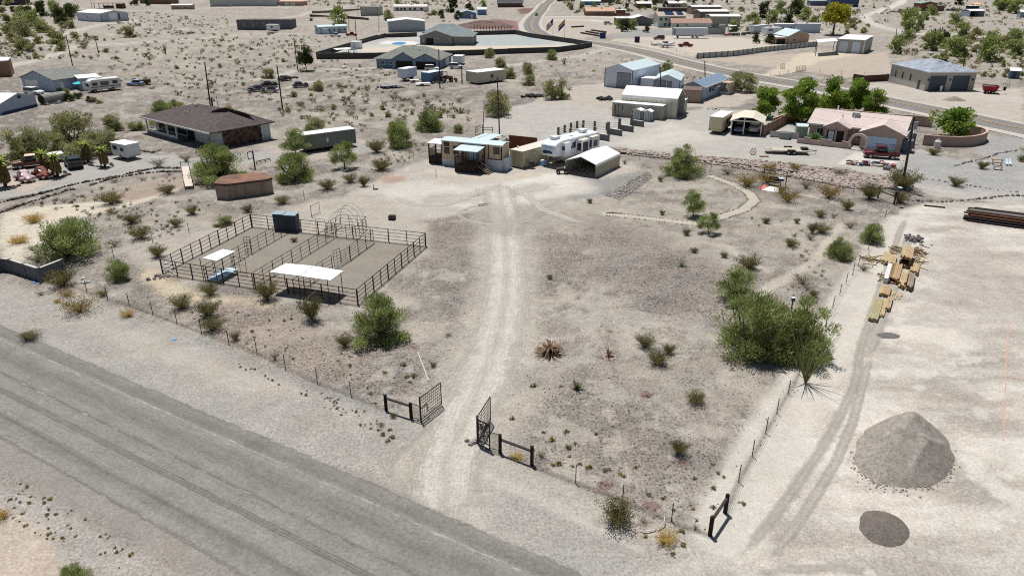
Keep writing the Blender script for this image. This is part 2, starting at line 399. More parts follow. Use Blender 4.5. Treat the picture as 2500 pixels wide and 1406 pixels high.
 Q=PX(lot);inl=np.zeros(x.size);m=(x>0)&(y<110);inl[m]=1-sstep(-1.2,.2,poly_sd(x[m],y[m],Q))
 mixin(inl*sstep(.03,.2,sx)*.75,(181,169,155),.4)
 mixin(inl*sstep(.03,.2,-sx)*.8,(227,218,204),.1)
 mixin(inl*sstep(.06,.2,fbm(x,y,.12,4,63))*.6,(186,174,160),.4)
 mixin(inl*sstep(.1,.2,-nC)*.6,(230,222,209),.1)
 line([(1775,1300),(1850,1140),(1905,1040),(1975,930),(2060,780),(2140,640),(2200,540)],1.9,(217,208,194),.1,.5,.3)
 poly([(2330,570),(2400,600),(2520,640),(2540,800),(2430,760),(2300,690),(2260,620)],(186,174,162),.3,1.5,2,.55)
 poly([(2300,690),(2420,700),(2500,730),(2500,900),(2400,870)],(192,180,168),.3,1.5,2,.5)
 for P_ in([(158,692),(316,745),(492,811),(627,860),(775,934),(940,998)],[(1300,1137),(1405,1178),(1520,1222),(1639,1272),(1730,1306)],[(1772,1252),(1803,1176),(1869,1057),(1950,915)]):line(P_,.16,(120,106,92),.8,.14,.12,.55)  # dark line under the wire fences: debris plus fence shadow painted into soil colour
 # garden paths (decomposed granite) in the desert garden
 gp=(206,197,175)
 line([(1690,428),(1740,432),(1790,450),(1830,472),(1842,490),(1815,512),(1760,530),(1700,545),(1660,543),(1580,533),(1480,522)],.62,gp,.1,.16,.1)
 line([(1952,474),(2010,486),(2060,502)],.4,gp,.15,.2,.15)
 line([(2060,545),(2005,610),(1990,640),(1930,675),(1880,700),(1860,720)],.5,(208,196,176),.2,.3,.3,.9)
 line([(1770,600),(1830,640),(1870,660)],.5,(214,202,182),.2,.4,.5,.6)
 line([(1640,570),(1760,600),(1800,615),(1850,640)],.6,(204,192,176),.25,.4,.5,.5)
 # rings of red lava rock round the planted agaves
 for(px,py,rr) in[(1487,872,.55),(1404,943,.46),(1580,966,.38),(1488,810,.25),(1668,1130,.45),(1475,1186,.42),(1590,1235,.45),(1012,848,.35)]:
  c=np.array(flatpt(px,py));m=np.hypot(x-c[0],y-c[1])+wob*.12+.7*fbm(x,y,2.2,3,77)
  mixin((1-sstep(rr-.12,rr+.12,m))*.75,(154,112,106),.9)
  # dark footing of road
 C*=(1+.05*inl)[:,None]
 lum=C@np.array([.3,.6,.1]);C[:]=C*.72+lum[:,None]*.28*np.array([1.0,1.0,.985])
 me=bpy.data.meshes.new('ground')
 idx=np.arange(nr*na).reshape(nr,na)
 quads=np.stack([idx[:-1,:-1],idx[:-1,1:],idx[1:,1:],idx[1:,:-1]],-1).reshape(-1,4)
 me.vertices.add(x.size);me.vertices.foreach_set('co',np.stack([x,y,z],1).ravel())
 me.loops.add(quads.size);me.loops.foreach_set('vertex_index',quads.ravel())
 me.polygons.add(len(quads));me.polygons.foreach_set('loop_start',np.arange(0,quads.size,4));me.polygons.foreach_set('loop_total',np.full(len(quads),4))
 me.update(calc_edges=True)
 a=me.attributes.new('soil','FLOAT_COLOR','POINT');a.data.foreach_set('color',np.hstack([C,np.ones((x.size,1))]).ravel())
 a=me.attributes.new('pebble','FLOAT','POINT');a.data.foreach_set('value',peb)
 me.polygons.foreach_set('use_smooth',[True]*len(me.polygons))
 o=bpy.data.objects.new('ground',me);COL.objects.link(o);tag(o,kind='structure')
 # material
 m=bpy.data.materials.new('desert_soil');m.use_nodes=True;t=m.node_tree;N=t.nodes;L=t.links
 b=N['Principled BSDF'];b.inputs['Roughness'].default_value=.95;b.inputs['Specular IOR Level'].default_value=.1
 at=N.new('ShaderNodeAttribute');at.attribute_name='soil';ap=N.new('ShaderNodeAttribute');ap.attribute_name='pebble'
 tc=N.new('ShaderNodeTexCoord')
 def noise(sc,det,rough=.6):
  n=N.new('ShaderNodeTexNoise');n.inputs['Scale'].default_value=sc;n.inputs['Detail'].default_value=det;n.inputs['Roughness'].default_value=rough
  L.new(tc.outputs['Object'],n.inputs['Vector']); return n.outputs[0]
 def rng(src,a0,a1,b0,b1):
  q=N.new('ShaderNodeMapRange');q.inputs[1].default_value=a0;q.inputs[2].default_value=a1;q.inputs[3].default_value=b0;q.inputs[4].default_value=b1
  L.new(src,q.inputs[0]); return q.outputs[0]
 def math_(op,a0,b0):
  q=N.new('ShaderNodeMath');q.operation=op
  for i,v in enumerate((a0,b0)):
   if isinstance(v,(int,float)):q.inputs[i].default_value=v
   else:L.new(v,q.inputs[i])
  return q.outputs[0]
 def soft(x_):return math_('ADD',1.0,math_('MULTIPLY',math_('SUBTRACT',x_,1.0),math_('ADD',math_('MULTIPLY',ap.outputs['Fac'],.62),.42)))
 big=soft(rng(noise(.35,12,.78),.30,.70,.70,1.22))
 mid=soft(rng(noise(1.7,9,.82),.30,.70,.68,1.25))
 grit=rng(noise(6,5,.85),.34,.66,.42,1.42)
 grit=math_('ADD',1.0,math_('MULTIPLY',math_('SUBTRACT',grit,1.0),math_('ADD',math_('MULTIPLY',ap.outputs['Fac'],1.15),.25)))
 f=math_('MULTIPLY',math_('MULTIPLY',big,mid),grit)
 # dark stones lying on it
 def stones(sc,thr,seed):
  v=N.new('ShaderNodeTexVoronoi');v.inputs['Scale'].default_value=sc;v.inputs['Randomness'].default_value=1
  L.new(tc.outputs['Object'],v.inputs['Vector'])
  sp=N.new('ShaderNodeSeparateColor');L.new(v.outputs['Color'],sp.inputs[0])
  r=math_('MULTIPLY',sp.outputs[0],thr)
  r=math_('MULTIPLY',r,rng(ap.outputs['Fac'],.25,1.0,.35,1.0))
  d=math_('LESS_THAN',v.outputs['Distance'],r)
  return d,sp.outputs[1]
 s1,c1=stones(5.0,.56,0);s2,c2=stones(2.2,.27,1)
 dk=math_('MULTIPLY',math_('MULTIPLY',s1,rng(c1,0,1,.15,.8)),rng(ap.outputs['Fac'],.2,.9,.15,1.0))
 dk2=math_('MULTIPLY',math_('MULTIPLY',s2,rng(c2,0,1,.15,.75)),rng(ap.outputs['Fac'],.3,1,.1,1.0))
 f=math_('MULTIPLY',math_('MULTIPLY',f,math_('SUBTRACT',1.0,dk)),math_('SUBTRACT',1.0,dk2))
 s3,c3=stones(5.1,.26,2)
 f=math_('MULTIPLY',f,math_('ADD',1.0,math_('MULTIPLY',s3,rng(c3,.5,1,0,.3))))
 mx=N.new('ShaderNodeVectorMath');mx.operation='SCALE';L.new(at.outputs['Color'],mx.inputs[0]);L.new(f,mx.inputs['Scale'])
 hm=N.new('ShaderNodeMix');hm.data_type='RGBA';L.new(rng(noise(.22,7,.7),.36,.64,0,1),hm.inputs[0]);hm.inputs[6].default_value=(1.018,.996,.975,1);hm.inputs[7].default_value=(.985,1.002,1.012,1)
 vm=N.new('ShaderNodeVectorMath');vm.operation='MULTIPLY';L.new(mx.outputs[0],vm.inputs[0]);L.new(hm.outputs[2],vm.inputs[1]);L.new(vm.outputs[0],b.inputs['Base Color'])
 bp=N.new('ShaderNodeBump');bp.inputs['Strength'].default_value=.55;bp.inputs['Distance'].default_value=.06
 L.new(math_('ADD',noise(1.3,8,.72),math_('MULTIPLY',s2,.35)),bp.inputs['Height']);L.new(bp.outputs[0],b.inputs['Normal'])
 me.materials.append(m)
 return o
build_ground()
def strip(name,E1,E2,mt,dz,nx=None,ny=10,kind='structure',step=1.5):
 """a paved sheet between two world edge polylines (same point count)"""
 E1=np.asarray(E1,float);E2=np.asarray(E2,float)
 M_=(E1+E2)/2;seg=np.hypot(*np.diff(M_,axis=0).T);cum=np.concatenate([[0],np.cumsum(seg)])
 n=int(max(2,cum[-1]/step));t=np.linspace(0,cum[-1],n)
 a=np.stack([np.interp(t,cum,E1[:,i]) for i in(0,1)],1);b=np.stack([np.interp(t,cum,E2[:,i]) for i in(0,1)],1)
 vv=np.linspace(0,1,ny)
 p=a[:,None,:]*(1-vv[None,:,None])+b[:,None,:]*vv[None,:,None]
 x=p[...,0].ravel();y=p[...,1].ravel();z=hz(x,y)+dz
 idx=np.arange(n*ny).reshape(n,ny)
 q=np.stack([idx[:-1,:-1],idx[:-1,1:],idx[1:,1:],idx[1:,:-1]],-1).reshape(-1,4)
 me=bpy.data.meshes.new(name);me.from_pydata(np.stack([x,y,z],1).tolist(),[],q.tolist())
 U=np.repeat(t,ny);V=np.tile(vv,n)
 at=me.attributes.new('lane','FLOAT_VECTOR','POINT');at.data.foreach_set('vector',np.stack([U,V,np.minimum(U,cum[-1]-U)],1).ravel())
 me.update()
 if sum(p_.normal.z for p_ in me.polygons)<0:me.flip_normals()
 me.materials.append(mt);o=bpy.data.objects.new(name,me);COL.objects.link(o); return tag(o,kind=kind)
def road_mat(name,base,ramp,patches,vscale,edge=None,cover=1.0,streak=(.8,1.2),wob=.03):
 m=bpy.data.materials.new(name);m.use_nodes=True;t=m.node_tree;N=t.nodes;L=t.links
 b=N['Principled BSDF'];b.inputs['Roughness'].default_value=.92;b.inputs['Specular IOR Level'].default_value=.15
 at=N.new('ShaderNodeAttribute');at.attribute_name='lane';sp=N.new('ShaderNodeSeparateXYZ');L.new(at.outputs['Vector'],sp.inputs[0])
 tc=N.new('ShaderNodeTexCoord')
 def noise(vec,sc,det=5,rough=.65):
  n=N.new('ShaderNodeTexNoise');n.inputs['Scale'].default_value=sc;n.inputs['Detail'].default_value=det;n.inputs['Roughness'].default_value=rough;L.new(vec,n.inputs['Vector']); return n.outputs[0]
 def rng(src,a0,a1,b0,b1):
  q=N.new('ShaderNodeMapRange');q.inputs[1].default_value=a0;q.inputs[2].default_value=a1;q.inputs[3].default_value=b0;q.inputs[4].default_value=b1
  L.new(src,q.inputs[0]); return q.outputs[0]
 def mt_(op,a0,b0):
  q=N.new('ShaderNodeMath');q.operation=op
  for i,v in enumerate((a0,b0)):
   if isinstance(v,(int,float)):q.inputs[i].default_value=v
   else:L.new(v,q.inputs[i])
  return q.outputs[0]
 cv=N.new('ShaderNodeCombineXYZ');L.new(mt_('MULTIPLY',sp.outputs[0],.10),cv.inputs[0]);L.new(mt_('MULTIPLY',sp.outputs[1],vscale),cv.inputs[1])
 v=mt_('ADD',sp.outputs[1],mt_('MULTIPLY',mt_('SUBTRACT',noise(tc.outputs['Object'],.3,4),.5),wob))
 cr=N.new('ShaderNodeValToRGB');els=cr.color_ramp.elements
 els[0].position=ramp[0][0];els[0].color=(ramp[0][1]/2,)*3+(1,);els[1].position=ramp[-1][0];els[1].color=(ramp[-1][1]/2,)*3+(1,)
 for p_,c_ in ramp[1:-1]:e=els.new(p_);e.color=(c_/2,)*3+(1,)
 L.new(v,cr.inputs[0])
 f=mt_('MULTIPLY',mt_('MULTIPLY',cr.outputs[0],2.0),rng(noise(cv.outputs[0],3.0,8,.75),.3,.7,*streak))
 f=mt_('MULTIPLY',f,rng(noise(tc.outputs['Object'],5,6,.85),.32,.68,.66,1.3))
 f=mt_('MULTIPLY',f,rng(noise(tc.outputs['Object'],.5,8,.75),.3,.7,.86,1.12))
 col=N.new('ShaderNodeVectorMath');col.operation='SCALE';col.inputs[0].default_value=base;L.new(f,col.inputs['Scale'])
 out=col.outputs[0]
 for(vc,wd,thr,c_) in patches:
  d=mt_('ABSOLUTE',mt_('SUBTRACT',v,vc),0.0)
  nz=noise(cv.outputs[0],7+vc*3,8,.75)
  msk=rng(mt_('SUBTRACT',nz,mt_('MULTIPLY',d,.22/wd)),thr,thr+.06,0,.9)
  mm=N.new('ShaderNodeMix');mm.data_type='RGBA';L.new(msk,mm.inputs[0]);L.new(out,mm.inputs[6]);mm.inputs[7].default_value=(*c_,1);out=mm.outputs[2]
 L.new(out,b.inputs['Base Color'])
 bp=N.new('ShaderNodeBump');bp.inputs['Strength'].default_value=.4;bp.inputs['Distance'].default_value=.04
 L.new(noise(tc.outputs['Object'],6,6,.8),bp.inputs['Height']);L.new(bp.outputs[0],b.inputs['Normal'])
 if edge:  # loose material thins out towards both sides
  e=mt_('SUBTRACT',.5,mt_('ABSOLUTE',mt_('SUBTRACT',sp.outputs[1],.5),0.0))
  e=mt_('MULTIPLY',e,rng(sp.outputs[2],0,5,-.3,1))
  k=mt_('ADD',mt_('MULTIPLY',e,1.0/edge),mt_('MULTIPLY',mt_('SUBTRACT',mt_('ADD',mt_('MULTIPLY',noise(tc.outputs['Object'],1.1,9,.8),.6),mt_('MULTIPLY',noise(cv.outputs[0],5,7,.7),.4)),.5),3.2))
  a=rng(k,.25,.8,0,cover);tr=N.new('ShaderNodeBsdfTransparent');ms=N.new('ShaderNodeMixShader')
  L.new(a,ms.inputs[0]);L.new(tr.outputs[0],ms.inputs[1]);L.new(b.outputs[0],ms.inputs[2]);L.new(ms.outputs[0],N['Material Output'].inputs[0])
 return m
 # old chip-sealed road in front
U=PX([(0,817),(334,966),(690,1130),(895,1222),(1306,1406)]);Lw=PX([(0,1030),(178,1118),(423,1239),(557,1319),(690,1396)])
def fit(Q):
 d=Q[-1]-Q[0];d/=np.linalg.norm(d);c=Q.mean(0); return c,d
cu,du=fit(U);cl,dl=fit(Lw);dm=(du+dl);dm/=np.linalg.norm(dm)
T=np.linspace(-70,45,160)
rgd=lambda T_,sd:(.22*fbm(T_,T_*0,.9,4,sd))[:,None]*np.array([-dm[1],dm[0]])
ua=np.array([cu+dm*(t-np.dot(cu-cl,dm)*0) for t in T]);la=np.array([cl+dm*(t+np.dot(cu-cl,dm)) for t in T])
rmp=[(-.22,1.1),(-.12,.95),(-.05,.84),(-.01,.9),(.03,1.12),(.09,1.06),(.17,.9),(.27,.84),(.36,1.0),(.44,1.06),(.47,.98),(.49,.66),(.51,1.0),(.6,1.07),(.655,1.03),(.668,.62),(.681,1.02),(.694,.6),(.707,1.02),(.720,.62),(.735,1.04),(.8,1.1),(.9,1.06),(.935,.92),(.965,.7),(1.0,.9),(1.1,1.08),(1.22,1.12)]
ex=.22;rm_=lambda p:(p+ex)/(1+2*ex)
NK=[rmp[i] for i in(0,1,2,3,4,5,6,7,8,9,10,11,12,13,14,15,16,17,18,19,20,21,22,23,24,25,26,27)]
ra=road_mat('worn_asphalt',P(146,143,137),[(rm_(p),c) for p,c in NK],[(rm_(.03),.03,.49,P(186,190,190)),(rm_(.49),.016,.5,P(188,188,185)),(rm_(.9),.035,.55,P(184,184,180))],6,edge=.05,streak=(.84,1.16),wob=.02)
dv_=la-ua;strip('road',ua-dv_*ex,la+dv_*ex,ra,.02,ny=48)
# the drive and the wheel tracks: thin sheets of finer, paler material pressed onto the soil
def track(name,pts,hw_,mt,dz):
 q=smooth(PX(pts),120);d_=np.gradient(q,axis=0);d_/=np.linalg.norm(d_,axis=1)[:,None];n_=np.stack([-d_[:,1],d_[:,0]],1);strip(name,q+n_*hw_,q-n_*hw_,mt,dz,ny=13,step=.8)
def smooth(Q,n=220):
 d=np.concatenate([[0],np.cumsum(np.hypot(*np.diff(Q,axis=0).T))]);t=np.linspace(0,d[-1],n)
 q=np.stack([np.interp(t,d,Q[:,i]) for i in(0,1)],1)
 for _ in range(3):q[1:-1]=(q[:-2]+2*q[1:-1]+q[2:])/4
 return q
dm_=road_mat('drive_dust',P(211,205,194),[(0,.88),(.12,.94),(.2,.99),(.29,1.08),(.4,1.09),(.45,.97),(.5,.9),(.55,.97),(.6,1.09),(.71,1.08),(.8,.98),(.88,.93),(1,.86)],[],9,edge=.38,cover=.88,streak=(.82,1.15),wob=.05)
track('driveway',[(1056,1372),(1070,1310),(1082,1235),(1090,1130),(1120,1050),(1165,960),(1200,870),(1226,780),(1236,700),(1236,630),(1232,560),(1226,510),(1218,470),(1210,440)],2.85,dm_,.018)
track('driveway',[(955,1290),(985,1215),(1008,1150),(1060,1085),(1120,1030),(1165,958)],1.9,road_mat('drive_dust_side',P(203,195,182),[(0,.9),(.3,1.05),(.5,.9),(.7,1.05),(1,.9)],[],7,edge=.3,cover=.85),.012)
lt_=road_mat('lot_track_dust',P(201,194,183),[(0,.98),(.2,1.1),(.32,.9),(.5,1.06),(.68,.9),(.8,1.1),(1,.98)],[],5,edge=.36,cover=.58,streak=(.76,1.2))
track('wheel_track',[(1760,1420),(1900,1250),(2000,1105),(2060,1000),(2090,930),(2100,850),(2130,760),(2165,660),(2195,570),(2216,525)],.5,lt_,.012)
track('wheel_track',[(1840,1420),(1960,1260),(2040,1130),(2085,1020),(2108,930),(2132,850)],.4,road_mat('lot_track_pale',P(202,195,185),[(0,1),(.3,.9),(.5,1.05),(.7,.9),(1,1)],[],5,edge=.3,cover=.75),.016)
track('wheel_track',[(1740,1430),(1900,1390),(2060,1385),(2250,1440)],.5,lt_,.02)
track('wheel_track',[(2110,900),(2150,780),(2185,690),(2205,620),(2225,560)],.6,MATS.setdefault('lot_track_pale2',road_mat('lot_track_pale2',P(203,197,187),[(0,1),(.3,.92),(.5,1.05),(.7,.9),(1,1)],[],5,edge=.3,cover=.7)),.02)
pl_=road_mat('pad_dust',P(212,206,195),[(0,.95),(.2,1.05),(.35,.95),(.5,1.06),(.65,.95),(.8,1.05),(1,.95)],[],6,edge=.5,cover=.5,streak=(.8,1.16))
track('wheel_track',[(960,490),(1080,486),(1180,482),(1260,470),(1340,452),(1385,440)],3.8,pl_,.012);track('wheel_track',[(1236,600),(1225,545),(1190,505),(1120,488)],3.0,pl_,.022);track('wheel_track',[(1236,600),(1262,545),(1330,500),(1400,470)],2.6,pl_,.026)
rg_=[(1215+95*math.cos(a*.3491),524+25*math.sin(a*.3491)) for a in range(-2,15)]
track('wheel_track',rg_,.5,road_mat('ring_dust',P(206,198,186),[(0,.95),(.3,1.08),(.5,.9),(.7,1.08),(1,.95)],[],6,edge=.4,cover=.7),.03)
track('wheel_track',[(940,470),(1010,500),(1090,500),(1170,470),(1250,440)],1.0,MATS.setdefault('ring2',road_mat('pad_track',P(218,211,200),[(0,.95),(.3,1.1),(.5,.92),(.7,1.1),(1,.95)],[],6,edge=.4,cover=.7)),.034)
track('wheel_track',[(1480,560),(1400,540),(1330,515),(1290,480),(1280,445)],.9,MATS['ring2'],.038)
# through road beyond, with its yellow centre line
ctr=PX([(1378,-12),(1342,2),(1326,18),(1306,40),(1296,60),(1300,72),(1322,86),(1375,97.5),(1470,108.5),(1560,125.5),(1640,146.5),(1740,170),(1850,191),(2000,216),(2150,245),(2300,275),(2500,317),(2800,385)])
def smooth(Q,n=220):
 d=np.concatenate([[0],np.cumsum(np.hypot(*np.diff(Q,axis=0).T))]);t=np.linspace(0,d[-1],n)
 q=np.stack([np.interp(t,d,Q[:,i]) for i in(0,1)],1)
 for _ in range(3):q[1:-1]=(q[:-2]+2*q[1:-1]+q[2:])/4
 return q
ctr=smooth(ctr);tg=np.gradient(ctr,axis=0);tg/=np.linalg.norm(tg,axis=1)[:,None];nm=np.stack([-tg[:,1],tg[:,0]],1)
hw=4.1
fr=road_mat('through_road_asphalt',P(150,146,142),[(0,1.15),(.06,.95),(.2,.86),(.3,1.02),(.42,.9),(.55,1.0),(.7,.84),(.82,1.0),(.94,.95),(1,1.15)],[],5)
strip('paved_road',ctr+nm*hw,ctr-nm*hw,fr,.10,ny=9,step=2)
strip('road_centre_line',ctr+nm*.17,ctr-nm*.17,mat('yellow_road_paint',P(222,180,110),var=.2,vs=.8),.17,ny=2,step=2)
ps=mat('pale_verge',P(206,198,187),var=.14,vs=.5)
LAY=mat('orange_marking_paint',P(224,172,154),var=.2,vs=3)
for i_,P_ in enumerate(([(2240,502),(2310,545),(2358,577)],[(2395,600),(2440,630),(2500,668)],[(2430,695),(2460,722),(2492,748)],[(2463,790),(2456,900),(2454,960)],[(2452,985),(2449,1075)],[(2446,917),(2480,922),(2510,928)])):
 q=PX(P_);q=np.stack([np.interp(np.linspace(0,len(q)-1,40),range(len(q)),q[:,k]) for k in(0,1)],1)
 d_=np.gradient(q,axis=0);d_/=np.linalg.norm(d_,axis=1)[:,None];n_=np.stack([-d_[:,1],d_[:,0]],1)
 wv=(.02+.03*np.random.default_rng(i_).random(40))[:,None]*(.6 if i_<3 else 1)
 strip('marking_line',q+n_*wv,q-n_*wv,LAY,.012,ny=2,step=.5)
strip('road_verge',ctr-nm*(hw+2.6),ctr-nm*(hw-.1),ps,.06,ny=4,step=2)
strip('road_verge',ctr+nm*(hw-.1),ctr+nm*(hw+1.7),ps,.06,ny=4,step=2)
# ================================================================ PLANTS
def leaf_mat(name,c1,c2,trans=.32):
 m=bpy.data.materials.new(name);m.use_nodes=True;t=m.node_tree;N=t.nodes;L=t.links
 b=N['Principled BSDF'];b.inputs['Roughness'].default_value=.75;b.inputs['Specular IOR Level'].default_value=.2
 at=N.new('ShaderNodeAttribute');at.attribute_name='tint'
 mx=N.new('ShaderNodeMix');mx.data_type='RGBA';L.new(at.outputs['Fac'],mx.inputs[0]);mx.inputs[6].default_value=(*c1,1);mx.inputs[7].default_value=(*c2,1)
 L.new(mx.outputs[2],b.inputs['Base Color'])
 tr=N.new('ShaderNodeBsdfTranslucent');L.new(mx.outputs[2],tr.inputs[0])
 ms=N.new('ShaderNodeMixShader');ms.inputs[0].default_value=trans
 L.new(b.outputs[0],ms.inputs[1]);L.new(tr.outputs[0],ms.inputs[2]);L.new(ms.outputs[0],N['Material Output'].inputs[0])
 return m
LM={
'palo':leaf_mat('palo_verde_foliage',A(114,126,74),A(180,190,122)),
'mesq':leaf_mat('mesquite_foliage',A(122,124,84),A(182,182,130)),
'creo':leaf_mat('creosote_foliage',A(86,86,52),A(142,136,86)),
'bright':leaf_mat('broadleaf_foliage',A(90,118,44),A(162,184,82),.3),
'dark':leaf_mat('dark_foliage',A(44,58,32),A(84,96,52)),
'dry':leaf_mat('dry_foliage',A(122,112,92),A(160,150,126),.15),
'gold':leaf_mat('golden_foliage',A(168,140,74),A(206,180,110),.2),
'yel':leaf_mat('yellow_foliage',A(138,140,40),A(190,184,70),.3),
'dead':leaf_mat('dead_agave',A(90,70,54),A(146,120,92),.1),
'agave':leaf_mat('agave_foliage',A(74,92,62),A(120,140,92),.1),
'oco':leaf_mat('ocotillo_foliage',A(96,104,58),A(150,154,96),.1),
'rust':leaf_mat('rusty_foliage',A(124,104,48),A(164,140,72),.15),
'palm':leaf_mat('palm_foliage',A(110,128,56),A(176,186,96),.25),
'skirt':leaf_mat('palm_skirt',A(110,90,60),A(164,140,100),.1),
}
BARK=mat('bark',A(98,86,70),var=.25,vs=6)
TWIG=mat('grey_twigs',A(112,104,92),var=.2,vs=6)
def leaves(name,pos,dr,ln,wd,mt,rg,tint=None):
 """many small blades: position, direction, length, width -> one mesh"""
 n=len(pos);dr=dr/(np.linalg.norm(dr,axis=1)[:,None]+1e-9)
 sd=np.cross(dr,rg.normal(size=(n,3)));sd/=(np.linalg.norm(sd,axis=1)[:,None]+1e-9)
 ln=np.asarray(ln).reshape(-1,1)*np.ones((n,1));wd=np.asarray(wd).reshape(-1,1)*np.ones((n,1))
 a=pos-dr*ln*.5-sd*wd*.5;b_=pos-dr*ln*.5+sd*wd*.5;c=pos+dr*ln*.5+sd*wd*.3;d=pos+dr*ln*.5-sd*wd*.3
 V=np.stack([a,b_,c,d],1).reshape(-1,3);F=np.arange(4*n).reshape(n,4)
 me=bpy.data.meshes.new(name);me.vertices.add(4*n);me.vertices.foreach_set('co',V.ravel())
 me.loops.add(4*n);me.loops.foreach_set('vertex_index',F.ravel());me.polygons.add(n)
 me.polygons.foreach_set('loop_start',np.arange(0,4*n,4));me.polygons.foreach_set('loop_total',np.full(n,4));me.update(calc_edges=True)
 at=me.attributes.new('tint','FLOAT','FACE');at.data.foreach_set('value',np.clip(rg.random(n) if tint is None else tint,0,1))
 me.materials.append(mt); return me
def crown_mesh(name,mt,seed,w=1.0,h=.8,base=.1,lobes=16,n=2600,ls=.05,lw=.02,up=.5,spread=.17,dome=True,ragged=.25,lowk=.28):
 """unit-width crown: leaf sprays gathered in lobes over a dome, with gaps between"""
 rg=np.random.default_rng(seed);pos=[];dr=[];ti=[]
 per=n//lobes
 for i in range(lobes):
  a=rg.uniform(0,2*math.pi);q=rg.uniform(.05,1)**.6;el=rg.uniform(-.25,1)
  rr=.56*w*q*math.sqrt(max(.12,1-max(el,0)**2*.8))*rg.uniform(1-ragged,1.0)
  c=np.array([rr*math.cos(a)*.8,rr*math.sin(a)*.8,base+(h-base)*(lowk+(.86-lowk)*max(el,0)*rg.uniform(1-ragged,1)) if dome else base+h*rg.random()])
  s=spread*w*rg.uniform(.6,1.25)
  k=int(per*rg.uniform(.6,1.4));u=rg.normal(size=(k,3));u/=np.linalg.norm(u,axis=1)[:,None]
  rad=s*rg.random((k,1))**.45
  p=c+u*rad*np.array([1,1,.75]);pos.append(p)
  out=u+(p-np.array([0,0,base]))*1.2+np.array([0,0,up]);dr.append(out)
  ti.append(np.clip(rg.uniform(.15,.85)+rg.normal(0,.16,k),0,1))
 pos=np.vstack(pos);dr=np.vstack(dr);ti=np.concatenate(ti)
 ok=pos[:,2]>.02;pos,dr,ti=pos[ok],dr[ok],ti[ok]
 dr=dr+rg.normal(size=dr.shape)*.6
 return leaves(name,pos,dr,ls*rg.uniform(.6,1.5,len(pos)),lw*rg.uniform(.7,1.3,len(pos)),mt,rg,ti)
def limbs_mesh(name,seed,n=7,h=.5,sp=.34,r=.016,base=.0,trunk=.0,mt=BARK):
 rg=random.Random(seed);m=MB()
 if trunk:m.bar((0,0,-.05),(0,0,trunk),r*1.5,6,r*1.2)
 for i in range(n):
  a=2*math.pi*(i+rg.random()*.7)/n;p=Vector((0,0,trunk*.9-(.05 if not trunk else 0)));k=rg.uniform(.5,1)
  e=Vector((sp*k*math.cos(a),sp*k*math.sin(a),h*rg.uniform(.7,1)));mid=p.lerp(e,.5)+Vector((sp*.12*math.cos(a),sp*.12*math.sin(a),-.03))
  m.bar(p,mid,r,5,r*.7);m.bar(mid,e,r*.7,4,r*.25)
  for _ in range(2):
   f=mid.lerp(e,rg.random()*.7);m.bar(f,f+Vector((rg.uniform(-.16,.16),rg.uniform(-.16,.16),rg.uniform(.06,.2))),r*.4,3,r*.15)
 return m.mesh(name,mt)
def vase_mesh(name,mt,seed,stems=44,h=.7,n=4200,ls=.034,lw=.02,lo=.2,lean=.55):
 """creosote habit: stems fanning from one foot, leaf tufts along the outer parts"""
 rg=np.random.default_rng(seed);pos=[];dr=[];ti=[];per=n//stems
 for i in range(stems):
  a=2*math.pi*(i+rg.random())/stems;s=rg.uniform(.05,1)**.6*lean;L_=h*rg.uniform(.65,1.1)
  t=lo+(1-lo)*rg.random((per,1))**.8
  bend=1+.25*t
  p=np.hstack([s*bend*t*math.cos(a),s*bend*t*math.sin(a),L_*t*(1-.12*t)])+rg.normal(size=(per,3))*.06*np.array([1,1,.8])
  pos.append(p);dr.append(np.tile([s*math.cos(a),s*math.sin(a),L_],(per,1))+rg.normal(size=(per,3))*.4)
  ti.append(np.clip(rg.uniform(.1,.9)+rg.normal(0,.15,per),0,1))
 pos=np.vstack(pos);pos[:,2]=np.maximum(pos[:,2],.02)
 return leaves(name,pos,np.vstack(dr),ls*rg.uniform(.6,1.4,len(pos)),lw*rg.uniform(.7,1.3,len(pos)),mt,rg,np.concatenate(ti))
def vase_stems(name,seed,stems=22,h=.62,lean=.5,r=.008):
 rg=random.Random(seed);m=MB()
 for i in range(stems):
  a=2*math.pi*(i+rg.random())/stems;s=rg.uniform(.05,1)**.6*lean;L_=h*rg.uniform(.6,1)
  mid=(s*.5*math.cos(a),s*.5*math.sin(a),L_*.55);m.bar((0,0,-.04),mid,r,3,r*.8);m.bar(mid,(s*1.2*math.cos(a),s*1.2*math.sin(a),L_),r*.8,3,r*.3)
 return m.mesh(name,TWIG)
def rosette(name,mt,seed,n=28,ln=.5,wd=.05,up=.5,droop=.3,mtx=None):
 """stiff or drooping strap leaves from one point"""
 rg=random.Random(seed);m=MB()
 for i in range(n):
  a=rg.uniform(0,2*math.pi);e=rg.uniform(.1,1)*up;l=ln*rg.uniform(.7,1.1);c,s=math.cos(a),math.sin(a);p0=Vector((0,0,.02));pr=None
  for k in range(5):
   t=k/4;x=l*t;z=.02+l*(e*t-droop*t*t);ww=wd*(1-t*.92)*.5+.002
   L_=Vector((c*x-s*ww,s*x+c*ww,max(z,.0)));R_=Vector((c*x+s*ww,s*x-c*ww,max(z,.0)))
   if pr:o=len(m.v);m.v+=[tuple(pr[0]),tuple(pr[1]),tuple(R_),tuple(L_)];m.f.append((o,o+1,o+2,o+3))
   pr=(L_,R_)
 me=m.mesh(name,mt);at=me.attributes.new('tint','FLOAT','FACE');at.data.foreach_set('value',[rg.random() for _ in me.polygons]); return me
